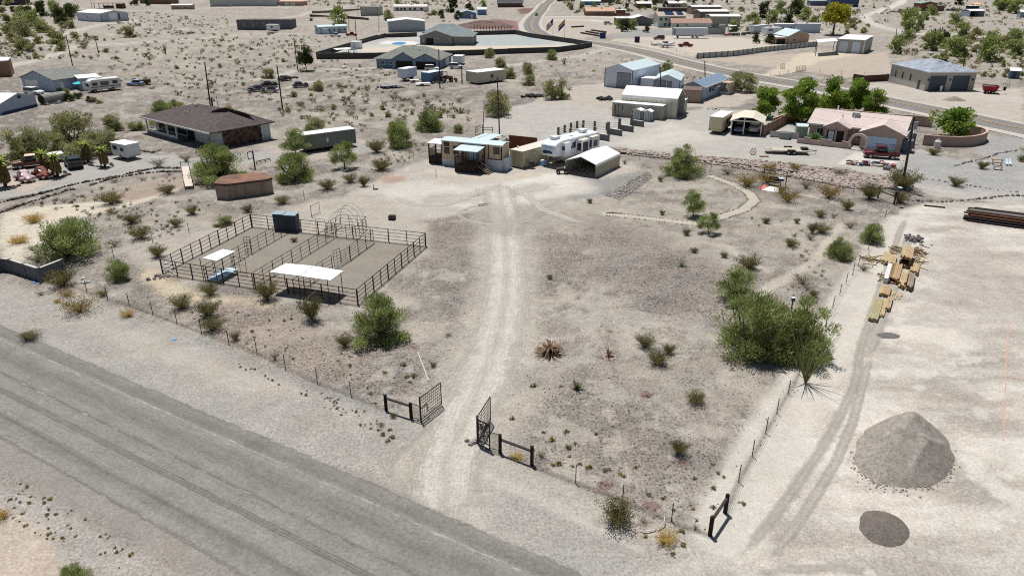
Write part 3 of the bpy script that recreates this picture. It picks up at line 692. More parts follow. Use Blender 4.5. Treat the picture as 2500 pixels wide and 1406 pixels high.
def wands(name,mt,seed,n=34,h=1.0,lean=.4,r=.009):
 rg=random.Random(seed);m=MB()
 for i in range(n):
  a=rg.uniform(0,2*math.pi);s=lean*rg.random()**.7;l=h*rg.uniform(.6,1);pts=[]
  for k in range(5):t=k/4;pts.append(Vector((s*t*(1+.3*t)*math.cos(a),s*t*(1+.3*t)*math.sin(a),l*t-.02)))
  for k in range(4):m.bar(pts[k],pts[k+1],r*(1-k*.15),4,r*(.85-k*.15))
 me=m.mesh(name,mt);at=me.attributes.new('tint','FLOAT','FACE');at.data.foreach_set('value',[rg.random() for _ in me.polygons]); return me
PR={}
def proto(kind):
 """a few variants of each kind: list of (part name, mesh)"""
 if kind in PR:return PR[kind]
 V=[]
 for s in range(3):
  q=s*101+hash(len(kind))%7
  if kind=='palo':V.append([('trunk',limbs_mesh('trunk',q,9,.55,.36,.016,trunk=.06)),('crown',crown_mesh('crown',LM['palo'],q,1,.84,.0,52,14000,.034,.0075,.9,.145,lowk=.06,ragged=.38))])
  elif kind=='mound':V.append([('trunk',limbs_mesh('trunk',q,8,.4,.36,.012)),('crown',crown_mesh('crown',LM['palo'],q+5,1,.64,.0,46,11000,.036,.0085,.8,.155,lowk=.03,ragged=.36))])
  elif kind=='umbr':V.append([('trunk',limbs_mesh('trunk',q,7,.62,.36,.014,trunk=.2)),('crown',crown_mesh('crown',LM['palo'],q+9,1,.94,.12,38,8000,.036,.009,.5,.145,lowk=.16,ragged=.35))])
  elif kind=='mesq':V.append([('trunk',limbs_mesh('trunk',q,8,.5,.36,.014,trunk=.08)),('crown',crown_mesh('crown',LM['mesq'],q+3,1,.84,.0,40,5600,.042,.014,.5,.15,lowk=.1,ragged=.36))])
  elif kind=='bright':V.append([('trunk',limbs_mesh('trunk',q,6,.7,.3,.018,trunk=.3)),('crown',crown_mesh('crown',LM['bright'],q+4,1,1.16,.06,40,6200,.045,.03,.2,.17,lowk=.12))])
  elif kind=='broad':V.append([('trunk',limbs_mesh('trunk',q,6,.5,.3,.018,trunk=.16)),('crown',crown_mesh('crown',LM['bright'],q+6,1,.76,.06,30,4600,.045,.032,.2,.17,lowk=.16))])
  elif kind=='dark':V.append([('trunk',limbs_mesh('trunk',q,5,.8,.2,.018,trunk=.3)),('crown',crown_mesh('crown',LM['dark'],q+2,1,1.2,.06,26,3600,.05,.035,.2,.2))])
  elif kind=='yel':V.append([('trunk',limbs_mesh('trunk',q,5,.6,.3,.018,trunk=.4)),('crown',crown_mesh('crown',LM['yel'],q+8,1,1.0,.2,26,2600,.055,.045,.2,.18))])
  elif kind=='creo':V.append([('stems',vase_stems('stems',q)),('foliage',vase_mesh('foliage',LM['creo'],q))])
  elif kind=='rust':V.append([('stems',vase_stems('stems',q+1)),('foliage',vase_mesh('foliage',LM['rust'],q+1,30,.62,1900))])
  elif kind=='dry':V.append([('stems',vase_stems('stems',q+2,30,.55,.5,.01)),('foliage',vase_mesh('foliage',LM['dry'],q+2,26,.55,700,.045,.016,.4))])
  elif kind=='gold':V.append([('foliage',vase_mesh('foliage',LM['gold'],q+3,40,.42,1500,.1,.012,.15,.5))])
 PR[kind]=V; return V
NAMES={'palo':('palo_verde','tree'),'mound':('desert_bush','bush'),'umbr':('palo_verde','tree'),'mesq':('mesquite_tree','tree'),'bright':('shade_tree','tree'),'broad':('shade_tree','tree'),
'dark':('evergreen_tree','tree'),'yel':('yellow_tree','tree'),'creo':('creosote_bush','shrub'),'rust':('rusty_shrub','shrub'),'dry':('dry_shrub','shrub'),'gold':('golden_brush','brush')}
_vi=0
def plant(kind,px,py,wpx,label,group=None,hk=1.0,rz=None):
 """plant whose foot shows at photo pixel (px, py), about wpx photo pixels wide"""
 global _vi
 V=proto(kind);parts=V[_vi%len(V)];_vi+=1
 p=G(px,py);wm=wpx*{'palo':1.13,'bright':1.12,'mound':1.08}.get(kind,1)/sc_at(px,py);nm_,cat=NAMES[kind]
 t=thing(nm_,label,cat,p,rnd.uniform(0,6.28) if rz is None else rz,group);t.scale=(wm,wm,wm*hk)
 for pn,me in parts:
  o=bpy.data.objects.new(pn,me);COL.objects.link(o);o.parent=t
 return t
 # ---- the big plants round the property
plant('palo',928,824,152,'big bright green palo verde beside the right front corner of the corral',hk=.95)
plant('mound',178,622,165,'wide green desert bush by the sandy wash at left',hk=.95)
plant('mound',293,682,66,'small round green bush alone between block wall and corral',hk=1.25)
plant('umbr',1795,735,122,'olive umbrella shaped palo verde behind the tree clump near the lot fence',hk=.92)
plant('palo',1832,862,205,'left and largest palo verde of the pair beside the ocotillo')
plant('palo',1952,872,175,'right palo verde of the pair with grey green crown against the lot',hk=1.05)
plant('palo',1880,830,130,'middle palo verde leaning between the two in the clump',hk=.95)
plant('umbr',1692,528,76,'small rounded palo verde standing over the gravel garden path',hk=1.05)
plant('umbr',1729,570,66,'little feathery palo verde in front of the garden path',hk=1.05)
plant('mound',2050,628,80,'bright green bush next to the lot fence',hk=1.05)
plant('mound',2124,590,68,'rounded green bush in the fence line at the top of the lot',hk=1.15)
plant('palo',1660,428,100,'spreading green tree behind the metal carport by the back fence',hk=.9)
plant('palo',535,440,135,'wide palo verde behind the rusty roofed tank',hk=.85)
plant('palo',724,440,112,'palo verde right of the rusty tank in front of the storage trailer',hk=.8)
plant('umbr',842,412,76,'palo verde standing over the right end of the storage trailer',hk=1.15)
plant('umbr',722,378,84,'tall palo verde at the left end of the storage trailer',hk=.95)
plant('mesq',772,330,76,'grey green mesquite behind the storage trailer roof',hk=.85)
plant('mound',975,358,88,'round green tree left of the tan home nearest its porch',hk=1.2)
plant('mound',1050,318,82,'round green tree left of the tan home farther back',hk=1.1)
plant('mound',1118,325,30,'small light green shrub between round trees and service pole',hk=1.2)
for(px,py,wp,k,hk,lb) in[(62,388,122,'mesq',1.0,'leftmost dusty mesquite behind the parked old cars'),(122,380,100,'mesq',.9,'low mesquite second in the thicket by the old cars'),
(185,352,130,'mesq',.95,'taller mesquite at the back of the thicket'),(258,374,105,'mesq',.9,'mesquite of the thicket nearest the white camper'),(205,386,100,'mesq',.7,'yellow green mesquite in front of the thicket'),
(278,318,64,'mesq',.95,'dusty mesquite above the thicket on the slope'),(335,318,50,'mesq',.7,'low grey mesquite left of the brown roof'),
(405,303,84,'palo',.9,'light green tree just left of the brown roof ridge'),(432,282,55,'palo',.9,'second light green tree behind the brown roof'),(560,292,66,'mesq',.8,'grey green tree behind the brown roof chimney')]:
 plant(k,px,py,wp,lb,hk=hk)
for(px,py,wp,k,hk,lb) in[(748,173,48,'dark',1.15,'dark dense evergreen tree standing beside a utility pole'),(657,192,40,'mesq',.95,'grey green tree left of the dark evergreen'),(778,222,44,'mesq',.9,'pale mesquite right of the wrecked vehicles'),
(1195,142,32,'mesq',1.1,'small tree against the long dark wall'),(1222,168,42,'mesq',1.0,'light tree behind the tan storage trailer'),(1240,192,50,'mesq',.9,'mesquite right of the tan storage trailer'),(1290,182,42,'mesq',1.0,'taller mesquite of the pair right of the trailer'),(1292,208,44,'mesq',.9,'mesquite in the gully below the taller pair'),
(1356,242,82,'mesq',.95,'broad mesquite left of the white garage yard'),(1215,282,80,'mesq',1.1,'large mesquite behind the tan home service pole'),(1345,147,34,'palo',1.0,'small green tree below the curve of the dark wall'),
(1627,183,42,'palo',.95,'round tree by the road behind the white garage'),(1810,224,86,'mesq',.85,'wide grey green tree beside the long blue mobile home')]:
 plant(k,px,py,wp,lb,hk=hk)
for(px,py,wp,k,hk,lb) in[(1868,288,70,'bright',.95,'bright green weeping tree by the white roofed carport'),(1948,298,95,'bright',.95,'largest bright green tree at the corner of the pink wall'),(2032,278,75,'bright',1.0,'bright green tree third along the pink wall'),(2083,276,64,'bright',1.15,'tall bright green tree fourth along the pink wall'),(2134,285,58,'bright',1.0,'smaller green tree last along the pink wall by the road'),
(2320,338,112,'broad',1.0,'large round green tree inside the curved pink wall'),(2515,395,60,'mesq',1.2,'grey green tree cut by the right edge beyond the gravel yard'),
(2033,86,88,'yel',.9,'tall yellow leaved tree behind the pale shop roof')]:
 plant(k,px,py,wp,lb,hk=hk)
 # ---- creosote and other shrubs one can tell apart, on the property
for(px,py,wp,k,hk,lb) in[(445,752,50,'creo',.95,'olive creosote left of three below the corral'),(508,772,60,'creo',.95,'middle grey green creosote below the corral front'),(520,806,54,'creo',.85,'low olive creosote nearest the road below the corral'),
(514,720,40,'creo',1.1,'dark green shrub touching the corral front rail'),(652,732,56,'creo',1.2,'upright creosote at the left post of the double shade'),(762,782,60,'creo',1.5,'tall creosote in front of the double shade'),
(842,846,38,'creo',1.2,'small creosote left of the big palo verde'),(576,830,26,'creo',1.1,'little creosote by the roadside fence post'),(195,762,80,'rust',.8,'sprawling brown creosote on the roadside fence'),
(155,698,62,'creo',.9,'dark creosote against the end of the block wall'),(385,627,42,'creo',1.0,'creosote left of the corral corner'),(74,828,48,'creo',.6,'low dark green bush on the road edge at left'),(252,722,24,'creo',.8,'small green tuft by the fence wire'),
(313,772,36,'gold',.9,'dry tan tumbleweed on the roadside fence'),(140,738,20,'gold',.9,'tan dry tuft on the verge below the block wall'),(165,722,40,'rust',.6,'dry reddish brush under the fence wire'),(100,720,24,'dry',.8,'grey dry brush on the verge by the wall'),
(85,542,52,'gold',.85,'golden brush on the sandy wash'),(48,592,56,'gold',.6,'pale straw brush low on the wash'),(92,640,50,'dry',.9,'grey dry brush behind the block wall'),(78,610,34,'dry',.6,'dark dead brush on the wash'),(280,602,36,'dry',.9,'grey shrub between the wide bush and the fence'),(345,582,54,'creo',.8,'sparse creosote on the line of the wash fence'),(322,545,40,'creo',.8,'low creosote above the wash fence'),
(272,498,52,'creo',.8,'olive creosote below the stone edged drive'),(270,520,28,'dry',.8,'small dry shrub below the olive creosote'),(430,553,32,'creo',.9,'thin creosote left of the tank'),(470,523,30,'creo',1.0,'creosote just under the rusty tank'),(548,548,60,'mesq',.55,'low spreading grey bush behind the corral back rail'),(605,518,28,'creo',.9,'small creosote behind the corral'),
(690,497,32,'creo',.8,'creosote right of the tank foot'),(800,462,44,'creo',.8,'creosote on the fence below the storage trailer'),(888,455,26,'creo',1.4,'upright green shrub beside the red dirt patch'),(855,445,32,'creo',.9,'creosote under the right hand palo verde'),(930,415,52,'creo',.7,'low creosote left of the tan home fence'),(410,472,42,'creo',.7,'creosote between drive and footbridge'),(388,408,40,'dry',1.0,'grey dry bush at the head of the stone drive'),(920,372,44,'creo',1.0,'shrub left of the round green trees'),(455,395,40,'dry',.9,'grey bush by the footbridge post'),
(1574,846,46,'creo',.95,'dark creosote upper left of the trio in the gravel garden'),(1607,888,54,'creo',.9,'biggest creosote of the trio in the gravel garden'),(1632,862,34,'creo',1.0,'paler creosote right of the garden trio'),(1698,982,48,'creo',.8,'yellow green shrub alone on the pale gravel'),
(1655,1108,46,'creo',1.25,'upright creosote with bare foot near a lava ring'),(1508,1272,88,'creo',.95,'large dark creosote on the roadside wire fence'),(1572,1276,34,'dry',.7,'dry twiggy brush right of the large creosote'),
(1780,880,46,'dry',.5,'flat pale cushion shrub left of the ocotillo'),(1322,1118,40,'dry',1.0,'leafless grey shrub at the right gate rail post'),(1262,1118,40,'gold',.5,'dry grassy clump under the right gate rail'),(1625,1322,62,'gold',.9,'golden dead bush by the corner of the road fence'),(1698,1290,24,'dry',1.0,'grey dry bush at the corner rail post'),
(672,878,24,'dry',1.6,'thin reddish dead stalk shrub by the roadside fence'),(932,1040,22,'dry',.8,'dark dead clump on the verge left of the gate'),(960,1018,18,'creo',.8,'green tuft under the left gate rail'),
(2200,462,72,'creo',.95,'big olive creosote behind the leaning power pole foot'),(2122,486,52,'creo',1.1,'creosote at the back corner of the lot fence'),(2196,495,40,'creo',1.0,'creosote at the foot of the corner lamp post'),(2022,484,62,'rust',.95,'large yellow brown shrub near the garden bench'),(1968,460,40,'dry',1.0,'grey shrub left of the yellow brown shrub'),(1923,494,56,'rust',.95,'yellow brown shrub right of the swing seat'),(1908,470,34,'rust',.9,'rusty orange shrub behind the swing seat'),
(1826,455,64,'rust',.8,'olive brown shrub left of the swing seat'),(1872,448,46,'rust',1.0,'tall olive shrub behind the swing frame'),(1878,420,40,'rust',.9,'rusty shrub on the bank above the swing'),(1940,416,34,'rust',.9,'small rusty shrub on the stony bank'),(1776,425,46,'dry',.6,'grey sparse shrub along the back fence'),(2050,430,40,'dry',1.0,'grey round shrub on the stony bank'),(2084,445,20,'dry',.8,'small shrub at the bank foot'),(2397,412,30,'creo',.9,'round shrub on the gravel by the furniture'),(2333,454,38,'creo',.8,'low round shrub in the grey gravel yard'),(2278,378,32,'creo',.7,'shrub under the propane tank'),
(1828,655,56,'creo',.8,'dark sparse creosote behind the olive umbrella tree'),(1958,692,60,'dry',.7,'grey leggy shrub by the footpath to the lot'),(1985,724,24,'creo',1.0,'small creosote right of the grey leggy shrub'),(1982,570,22,'creo',1.8,'narrow upright shrub in the stony garden'),(2004,568,40,'creo',.8,'creosote right of the narrow upright shrub'),(1930,600,36,'creo',.7,'creosote low in the stony garden centre'),(1978,585,34,'dry',.8,'dry shrub below the narrow upright shrub'),(2075,556,40,'dry',.8,'dark grey shrub beside the path to the lot'),(2108,660,40,'dry',.8,'dry shrub against the lot fence posts'),(2068,512,30,'creo',1.1,'creosote beside the far garden path'),(2002,530,24,'creo',1.0,'small creosote left in the far stony garden'),(2035,532,20,'dry',1.2,'thin dry shrub in the far stony garden'),
(1870,545,22,'creo',.9,'tiny creosote on the purple gravel'),(1945,545,16,'creo',1.1,'tiny upright creosote on the purple gravel'),(1676,574,22,'creo',1.0,'small shrub below the path trees'),(1695,616,20,'creo',.8,'tiny tuft on the open gravel'),(1612,443,14,'creo',1.2,'tiny shrub under the carport slope'),(1616,524,16,'creo',1.0,'tiny shrub by the garden path'),(1440,495,16,'creo',.9,'tiny dark shrub at the pad edge'),(1342,681,14,'creo',1.1,'lone tiny bush right of the drive'),(1768,628,20,'creo',.9,'small brown shrub left of the dark creosote'),(1095,820,26,'dry',.6,'low scrub left of the drive'),(1058,894,18,'creo',.8,'green tuft beside the white hose'),
(718,590,18,'creo',.8,'small green palm like tuft inside the corral'),(1525,400,22,'dry',.9,'small shrub at the back corner of the carport'),(8,1262,40,'gold',1.0,'yellow green brush at the left edge by the road')]:
 plant(k,px,py,wp,lb,hk=hk)
plant('mound',180,1420,80,'bright green round bush cut by the bottom left edge',hk=1.0)
# ---- agaves, ocotillos, palms
def single(name,label,cat,px,py,mesh,part,wpx,hk=1.0,group=None,rz=0.4):
 t=thing(name,label,cat,G(px,py),rz,group);wm=wpx/sc_at(px,py);t.scale=(wm,wm,wm*hk)
 for pn,me in(part if isinstance(part,list) else[(part,mesh)]):
  o=bpy.data.objects.new(pn,me);COL.objects.link(o);o.parent=t
 return t
single('dead_agave','collapsed brown dried agave right of the drive','agave',1342,862,rosette('leaf_rosette',LM['dead'],3,110,.55,.055,2.3,1.9),'leaf_rosette',80,1.0)
single('agave','small green agave in a red lava ring','agave',1408,948,rosette('leaf_rosette',LM['agave'],4,30,.52,.14,1.7,.35),'leaf_rosette',34,1.25)
single('agave','shrivelled grey agave stump in a ring of white stones','agave',1486,870,rosette('leaf_rosette',LM['dead'],5,20,.45,.12,2.2,.8),'leaf_rosette',30,1.4)
single('agave','tiny dead agave in the small red ring','agave',1580,966,rosette('leaf_rosette',LM['dead'],6,14,.5,.1,1.2,.4),'leaf_rosette',22,1.0)
single('yucca','spiky grey green yucca on the dark gravel','yucca',1664,650,rosette('leaf_rosette',LM['agave'],8,44,.55,.04,2.2,.3),'leaf_rosette',30,1.0)
single('dead_yucca','dead spiky stalk under the flat cushion shrub','yucca',1786,902,rosette('leaf_rosette',LM['dead'],9,24,.5,.03,1.5,.6),'leaf_rosette',30,.8)
single('ocotillo','tall ocotillo of thin thorny wands by the lot fence','ocotillo',1966,935,wands('wands',LM['oco'],2,46,1.3,.46,.0075),'wands',108,1.12)
single('ocotillo','lone thin ocotillo on the dunes behind the blue house','ocotillo',404,133,wands('wands',LM['oco'],5,26,1.9,.35,.03),'wands',14,1.0)
single('ocotillo','small ocotillo by the roadside below the dark wall','ocotillo',1377,160,wands('wands',LM['oco'],6,24,1.2,.5,.03),'wands',16,1.0)
def palm_parts(seed):
 m=MB();m.bar((0,0,-.05),(0,0,.9),.1,8,.08);trunk=m.mesh('trunk',BARK)
 rg=np.random.default_rng(seed);n=420;a=rg.uniform(0,6.28,n);z=rg.uniform(.3,1.0,n);r=.12+.2*(1-np.abs(z-.6))*rg.uniform(.5,1,n)
 pos=np.stack([r*np.cos(a),r*np.sin(a),z],1);dr=np.stack([np.cos(a)*.35,np.sin(a)*.35,-np.ones(n)],1)
 skirt=leaves('skirt',pos,dr,.3,.07,LM['skirt'],rg)
 fr=rosette('fronds',LM['palm'],seed,60,.62,.17,1.5,.75)
 fr.transform(Matrix.Translation((0,0,1.0)))
 return[('trunk',trunk),('skirt',skirt),('fronds',fr)]
PP=palm_parts(3)
for(px,py,wp,lb) in[(116,424,34,'fan palm with dry skirt between rusty pickup and old cars'),(142,432,34,'fan palm with dry skirt in the stone ring by the dark car'),(216,396,30,'fan palm with dry skirt left in the ring by the camper'),(257,408,30,'fan palm with dry skirt right in the ring by the camper'),(14,456,44,'big shaggy fan palm at the left edge by the old cars')]:
 single('fan_palm',lb,'palm',px,py,None,PP,wp,1.25,rz=px)
 # ---- small scrub scattered where the photo shows it; each one an object, told apart by the ground it stands on
def small_scrub(kind,seed):
 rg=np.random.default_rng(seed)
 if kind=='tuft':return vase_mesh('desert_scrub',LM['creo'],seed,14,.55,190,.11,.05,.2,.5)
 if kind=='grey':return vase_mesh('desert_scrub',LM['dry'],seed,14,.5,170,.1,.04,.2,.5)
 if kind=='cush':return crown_mesh('cushion_plant',LM['creo'],seed,1,.5,0,6,150,.16,.09,.3,.3)
 if kind=='cushr':return crown_mesh('cushion_plant',LM['rust'],seed,1,.45,0,6,150,.16,.09,.3,.3)
 if kind=='bush':return crown_mesh('desert_bush',LM['mesq'],seed,1,.66,0,18,1000,.08,.042,.5,.19,lowk=.06)
 if kind=='green':return crown_mesh('far_tree',LM['palo'],seed,1,.8,.0,20,1100,.075,.04,.5,.19,lowk=.08)
 if kind=='deep':return crown_mesh('far_tree',LM['dark'],seed,1,.95,.03,18,1000,.08,.045,.5,.2,lowk=.1)
SM={k:[small_scrub(k,50+i*7) for i in range(3)] for k in('tuft','grey','cush','cushr','bush','green','deep')}
BLOCK=[]  # pixel rectangles kept clear (buildings, yards)
SN={'tuft':('creosote_seedling','olive '),'grey':('bursage_shrub','grey '),'bush':('mesquite_shrub','leafy '),'green':('young_palo_verde','bright green '),'deep':('citrus_tree','dark green '),'cush':('cushion_plant','olive '),'cushr':('cushion_plant','rusty brown ')}
def scrub(kind,px,py,wpx,name,label,cat,group,hk=1.0):
 name,ad=SN[kind];label=ad+label;group=ad+group
 p=G(px,py);wm=wpx/sc_at(px,py)
 o=bpy.data.objects.new(name,SM[kind][rnd.randrange(3)]);COL.objects.link(o);o.location=p
 o.rotation_euler=(0,0,rnd.uniform(0,6.28));o.scale=(wm,wm,wm*hk*rnd.uniform(.8,1.2)); return tag(o,label,cat,group)
def inpoly(px,py,P):
 c=False;n=len(P)
 for i in range(n):
  ax,ay=P[i];bx,by=P[(i+1)%n]
  if(ay>py)!=(by>py) and px<(bx-ax)*(py-ay)/(by-ay)+ax:c=not c
 return c
def scatter(n,P,kinds,w0,w1,name,label,cat,group,seed,avoid=()):
 rg=random.Random(seed);xs=[p[0] for p in P];ys=[p[1] for p in P];got=0;tries=0;pts=[]
 while got<n and tries<n*60:
  tries+=1;px=rg.uniform(min(xs),max(xs));py=rg.uniform(min(ys),max(ys))
  if not inpoly(px,py,P) or any(inpoly(px,py,a) for a in avoid):continue
  if fbm(np.array([px/40.0]),np.array([py/14.0]),1.0,3,77)[0]<rg.uniform(-.25,.2) and tries<n*40:continue
  wp=rg.uniform(w0,w1)*(.55+.45*rg.random())
  if any(abs(px-a)<(wp+b)*.55 and abs(py-c)<(wp+b)*.3 for a,c,b in pts):continue
  pts.append((px,py,wp));got+=1
  scrub(rg.choice(kinds),px,py,wp,name,label,cat,group)
ROADP=[(1265,90),(1330,0),(1400,0),(1330,70),(1500,100),(1760,165),(1700,190),(1480,125)]
scatter(95,[(230,190),(300,120),(420,100),(600,82),(735,90),(760,130),(700,190),(660,240),(520,250),(420,235),(360,215)],['tuft','grey','grey','tuft','bush'],8,20,'desert_scrub','small scrub on the rolling dunes behind the blue and brown houses','shrub','scrub on the dunes behind the houses',11)
scatter(55,[(640,245),(700,235),(800,205),(930,215),(1130,250),(1170,300),(1000,290),(880,330),(780,300),(690,290)],['tuft','grey','tuft','bush'],12,30,'desert_scrub','low scrub on the slope behind the round green trees','shrub','scrub on the slope behind the tan home',12)
scatter(50,[(300,40),(560,50),(570,80),(330,95),(250,75)],['grey','tuft','tuft'],5,12,'desert_scrub','tiny scrub on the plain between white metal barn and dark block building','shrub','scrub between the barn and the block building',13)
scatter(26,[(780,150),(920,150),(1000,172),(960,200),(860,200),(690,170)],['tuft','grey'],7,16,'desert_scrub','scattered scrub in front of the slate blue house','shrub','scrub by the slate blue house',14)
scatter(34,[(0,60),(60,70),(150,80),(300,90),(240,150),(120,145),(0,140)],['bush','bush','tuft','grey'],12,44,'desert_bush','rounded bush in the wash at upper left','bush','bushes in the wash at upper left',15)
scatter(46,[(40,500),(200,480),(400,500),(440,560),(380,600),(280,560),(250,530)],['grey','tuft','cush'],8,22,'desert_scrub','low scrub on the gravel between wash and tank','shrub','scrub between the wash and the tank',16)
scatter(44,[(0,16),(90,10),(190,30),(180,60),(60,66),(0,60)],['bush','green','bush','green','deep'],28,62,'desert_tree','dusty tree in the grove at the far upper left','tree','grove at the far upper left',17)
scatter(60,[(2190,92),(2500,110),(2500,200),(2400,190),(2380,170),(2180,135)],['grey','tuft','bush','green'],10,34,'desert_bush','dusty scrub on the flat behind the two door shop','shrub','scrub behind the two door shop',18)
for(px,py,wp,k) in[(2216,78,50,'green'),(2240,72,30,'green'),(2275,124,44,'green'),(2332,138,60,'green'),(2410,150,56,'green'),(2300,118,40,'deep'),(2345,93,44,'green'),(2330,60,30,'green'),(2276,38,32,'green'),(2420,100,32,'green'),(2470,118,44,'green'),(2185,132,34,'green'),(2380,98,30,'bush'),(2255,50,26,'green')]:
 scrub(k,px,py,wp*1.3,'desert_tree','desert tree among the utility poles at upper right','tree','trees among the poles at upper right')
scatter(70,[(2230,40),(2350,60),(2500,45),(2500,95),(2300,80),(2210,62)],['grey','tuft'],5,13,'desert_scrub','tiny scrub on the grey slope at upper right','shrub','scrub on the grey slope at upper right',19)
scatter(80,[(1760,20),(1990,30),(2100,20),(2120,70),(2080,90),(1880,88),(1790,75)],['grey','tuft','bush','green'],6,26,'desert_scrub','scrub behind the yellow tree','shrub','scrub behind the yellow tree',20,avoid=[[(1980,0),(2100,0),(2100,22),(1980,26)]])
scatter(50,[(1760,2),(2200,2),(2500,6),(2500,14),(2100,22),(1760,16)],['grey','tuft','bush'],5,14,'desert_scrub','tiny far scrub along the top right horizon plain','shrub','far scrub on the right',21)
scatter(50,[(690,3),(1240,3),(1240,12),(940,20),(690,12)],['grey','tuft','bush'],5,14,'desert_scrub','tiny far scrub along the top centre plain','shrub','far scrub in the centre',22)
scatter(34,[(1360,2),(1720,2),(1760,14),(1700,24),(1400,34)],['deep','green','bush','deep'],12,30,'far_tree','garden tree among the far houses beyond the road bend','tree','garden trees among the far houses',23,avoid=[[(1450,15),(1500,15),(1500,45),(1450,45)]])
for(px,py,wp,k) in[(1525,78,36,'deep'),(1545,74,30,'green'),(1578,80,22,'deep'),(1508,70,30,'green'),(1845,106,26,'deep'),(1878,108,30,'deep'),(1745,62,20,'deep'),(1105,32,40,'deep'),(1145,30,28,'deep'),(1078,46,22,'deep'),(1120,50,26,'deep'),(1180,18,24,'green'),(970,16,24,'green'),(1060,38,22,'bush'),(948,50,34,'bush'),(825,66,56,'green'),(330,14,28,'deep'),(360,16,20,'deep'),(172,46,34,'deep'),(315,92,50,'bush'),(60,118,42,'bush'),(110,80,40,'bush'),(142,108,38,'bush'),(760,52,14,'bush'),(1310,40,12,'green')]:
 scrub(k,px,py,wp,'garden_tree','rounded garden tree beside a far house','tree','garden trees beside far houses')
scatter(36,[(1310,140),(1440,122),(1560,150),(1460,200),(1400,200),(1310,180)],['tuft','grey'],5,12,'desert_scrub','tiny scrub on the bare slope left of the white garage','shrub','scrub left of the white garage',24)
scatter(40,[(760,140),(640,110),(740,88),(860,90),(880,100),(790,130)],['tuft','grey'],6,14,'desert_scrub','scrub outside the left corner of the dark walled yard','shrub','scrub outside the walled yard',25)
scatter(22,[(900,420),(990,395),(1010,380),(1040,350),(980,360),(930,380)],['tuft','grey','grey'],12,30,'desert_scrub','scrub on the line of the fence left of the tan home','shrub','scrub left of the tan home',26)
scatter(30,[(1770,540),(1880,560),(1960,640),(1900,740),(2010,760),(2050,680),(1960,560),(1850,520)],['tuft','grey'],8,20,'desert_scrub','small sparse scrub in the stony garden left of the lot fence','shrub','scrub in the stony garden',27)
scatter(18,[(150,460),(430,425),(440,440),(300,470),(170,490)],['tuft','grey'],10,26,'desert_scrub','scrub along the stone borders of the drive','shrub','scrub along the stone borders',28)
scatter(14,[(1590,200),(1640,195),(1760,205),(1700,190)],['tuft','grey','bush'],6,14,'desert_scrub','scrub on the verge behind the white garages','shrub','scrub behind the white garages',29)
# low cushion plants on the gravel by the gate and roads
cush=[(1405,1084),(1455,1061),(1327,1056),(1348,1074),(1383,1055),(1388,1094),(1390,1115),(1353,1134),(1397,1139),(1365,1134),(1415,1134),(1436,1142),(1440,1141),(1478,1150),(1487,1146),(1515,1158),(1523,1164),(1740,1133),(1753,1156),(1767,1165),(1695,1168),(1586,1209),(1619,1216),(1692,1243),(1668,1331),(1644,1354),(1645,1246),(1575,1309),(1664,1299),(1742,1193),(1741,1240),(1552,1142),(1302,943),(1370,943),(1010,920),(993,921),(1000,934),(952,1050),(958,1068),(947,1077),(935,1062),(925,1050),(985,892),(940,911),(905,962),(915,985),(1250,1023),(1300,1100),(1813,1230),(1700,1270)]
for i,(px,py) in enumerate(cush):
 scrub('cushr' if i%4==3 else 'cush',px,py,rnd.uniform(10,18),'cushion_plant','low cushion plant on the gravel near the gate and road fence','plant','cushion plants near the gate',.8)
scatter(40,[(560,880),(760,950),(940,1020),(920,1060),(800,1000),(600,905)],['cush','cush','cushr'],6,12,'cushion_plant','tiny cushion plant on the verge below the roadside fence','plant','cushion plants on the verge',31)
scatter(50,[(0,1170),(60,1180),(200,1260),(330,1350),(330,1406),(180,1330),(20,1300)],['cush','cushr','cush'],6,15,'cushion_plant','tiny cushion plant on the gravel beyond the near road edge','plant','cushion plants beyond the road',32)
scatter(34,[(400,740),(700,760),(860,870),(900,950),(760,900),(560,830)],['cush','tuft','cushr'],6,13,'cushion_plant','tiny tuft on the brown ground below the corral','plant','tufts below the corral',33)
def scrub_mass(name,regions,seed):
 """scrub past counting, as one mass"""
 rg=np.random.default_rng(seed);pos=[];dr=[];ln=[];wd=[];ti=[]
 for(P_,n,w0,w1) in regions:
  xs=[p[0] for p in P_];ys=[p[1] for p in P_];k=0
  while k<n:
   px=rg.uniform(min(xs),max(xs));py=rg.uniform(min(ys),max(ys))
   if not inpoly(px,py,P_):continue
   if fbm(np.array([px/34.0]),np.array([py/11.0]),1.0,3,seed)[0]<rg.uniform(-.2,.22):continue
   k+=1;w1_=w1*(1.7 if rg.random()<.08 else 1);g=G(px,py);r=(w0+(w1_-w0)*rg.random()**1.6)/sc_at(px,py)/2;m=26
   a=rg.uniform(0,6.28,m);q=rg.random(m)**.6;z=rg.random(m)*.9
   pos.append(np.stack([g.x+r*q*np.cos(a),g.y+r*q*np.sin(a),g.z+.08*r+r*z],1));dr.append(np.stack([np.cos(a),np.sin(a),np.ones(m)],1)+rg.normal(size=(m,3))*.4)
   ln.append(np.full(m,r*.5));wd.append(np.full(m,r*.3));ti.append(np.clip(rg.random()+rg.normal(0,.1,m),0,1))
 me=leaves(name,np.vstack(pos),np.vstack(dr),np.concatenate(ln),np.concatenate(wd),leaf_mat('far_scrub',A(112,104,82),A(132,134,84),.2),rg,np.concatenate(ti))
 o=bpy.data.objects.new(name,me);COL.objects.link(o);tag(o,kind='stuff')
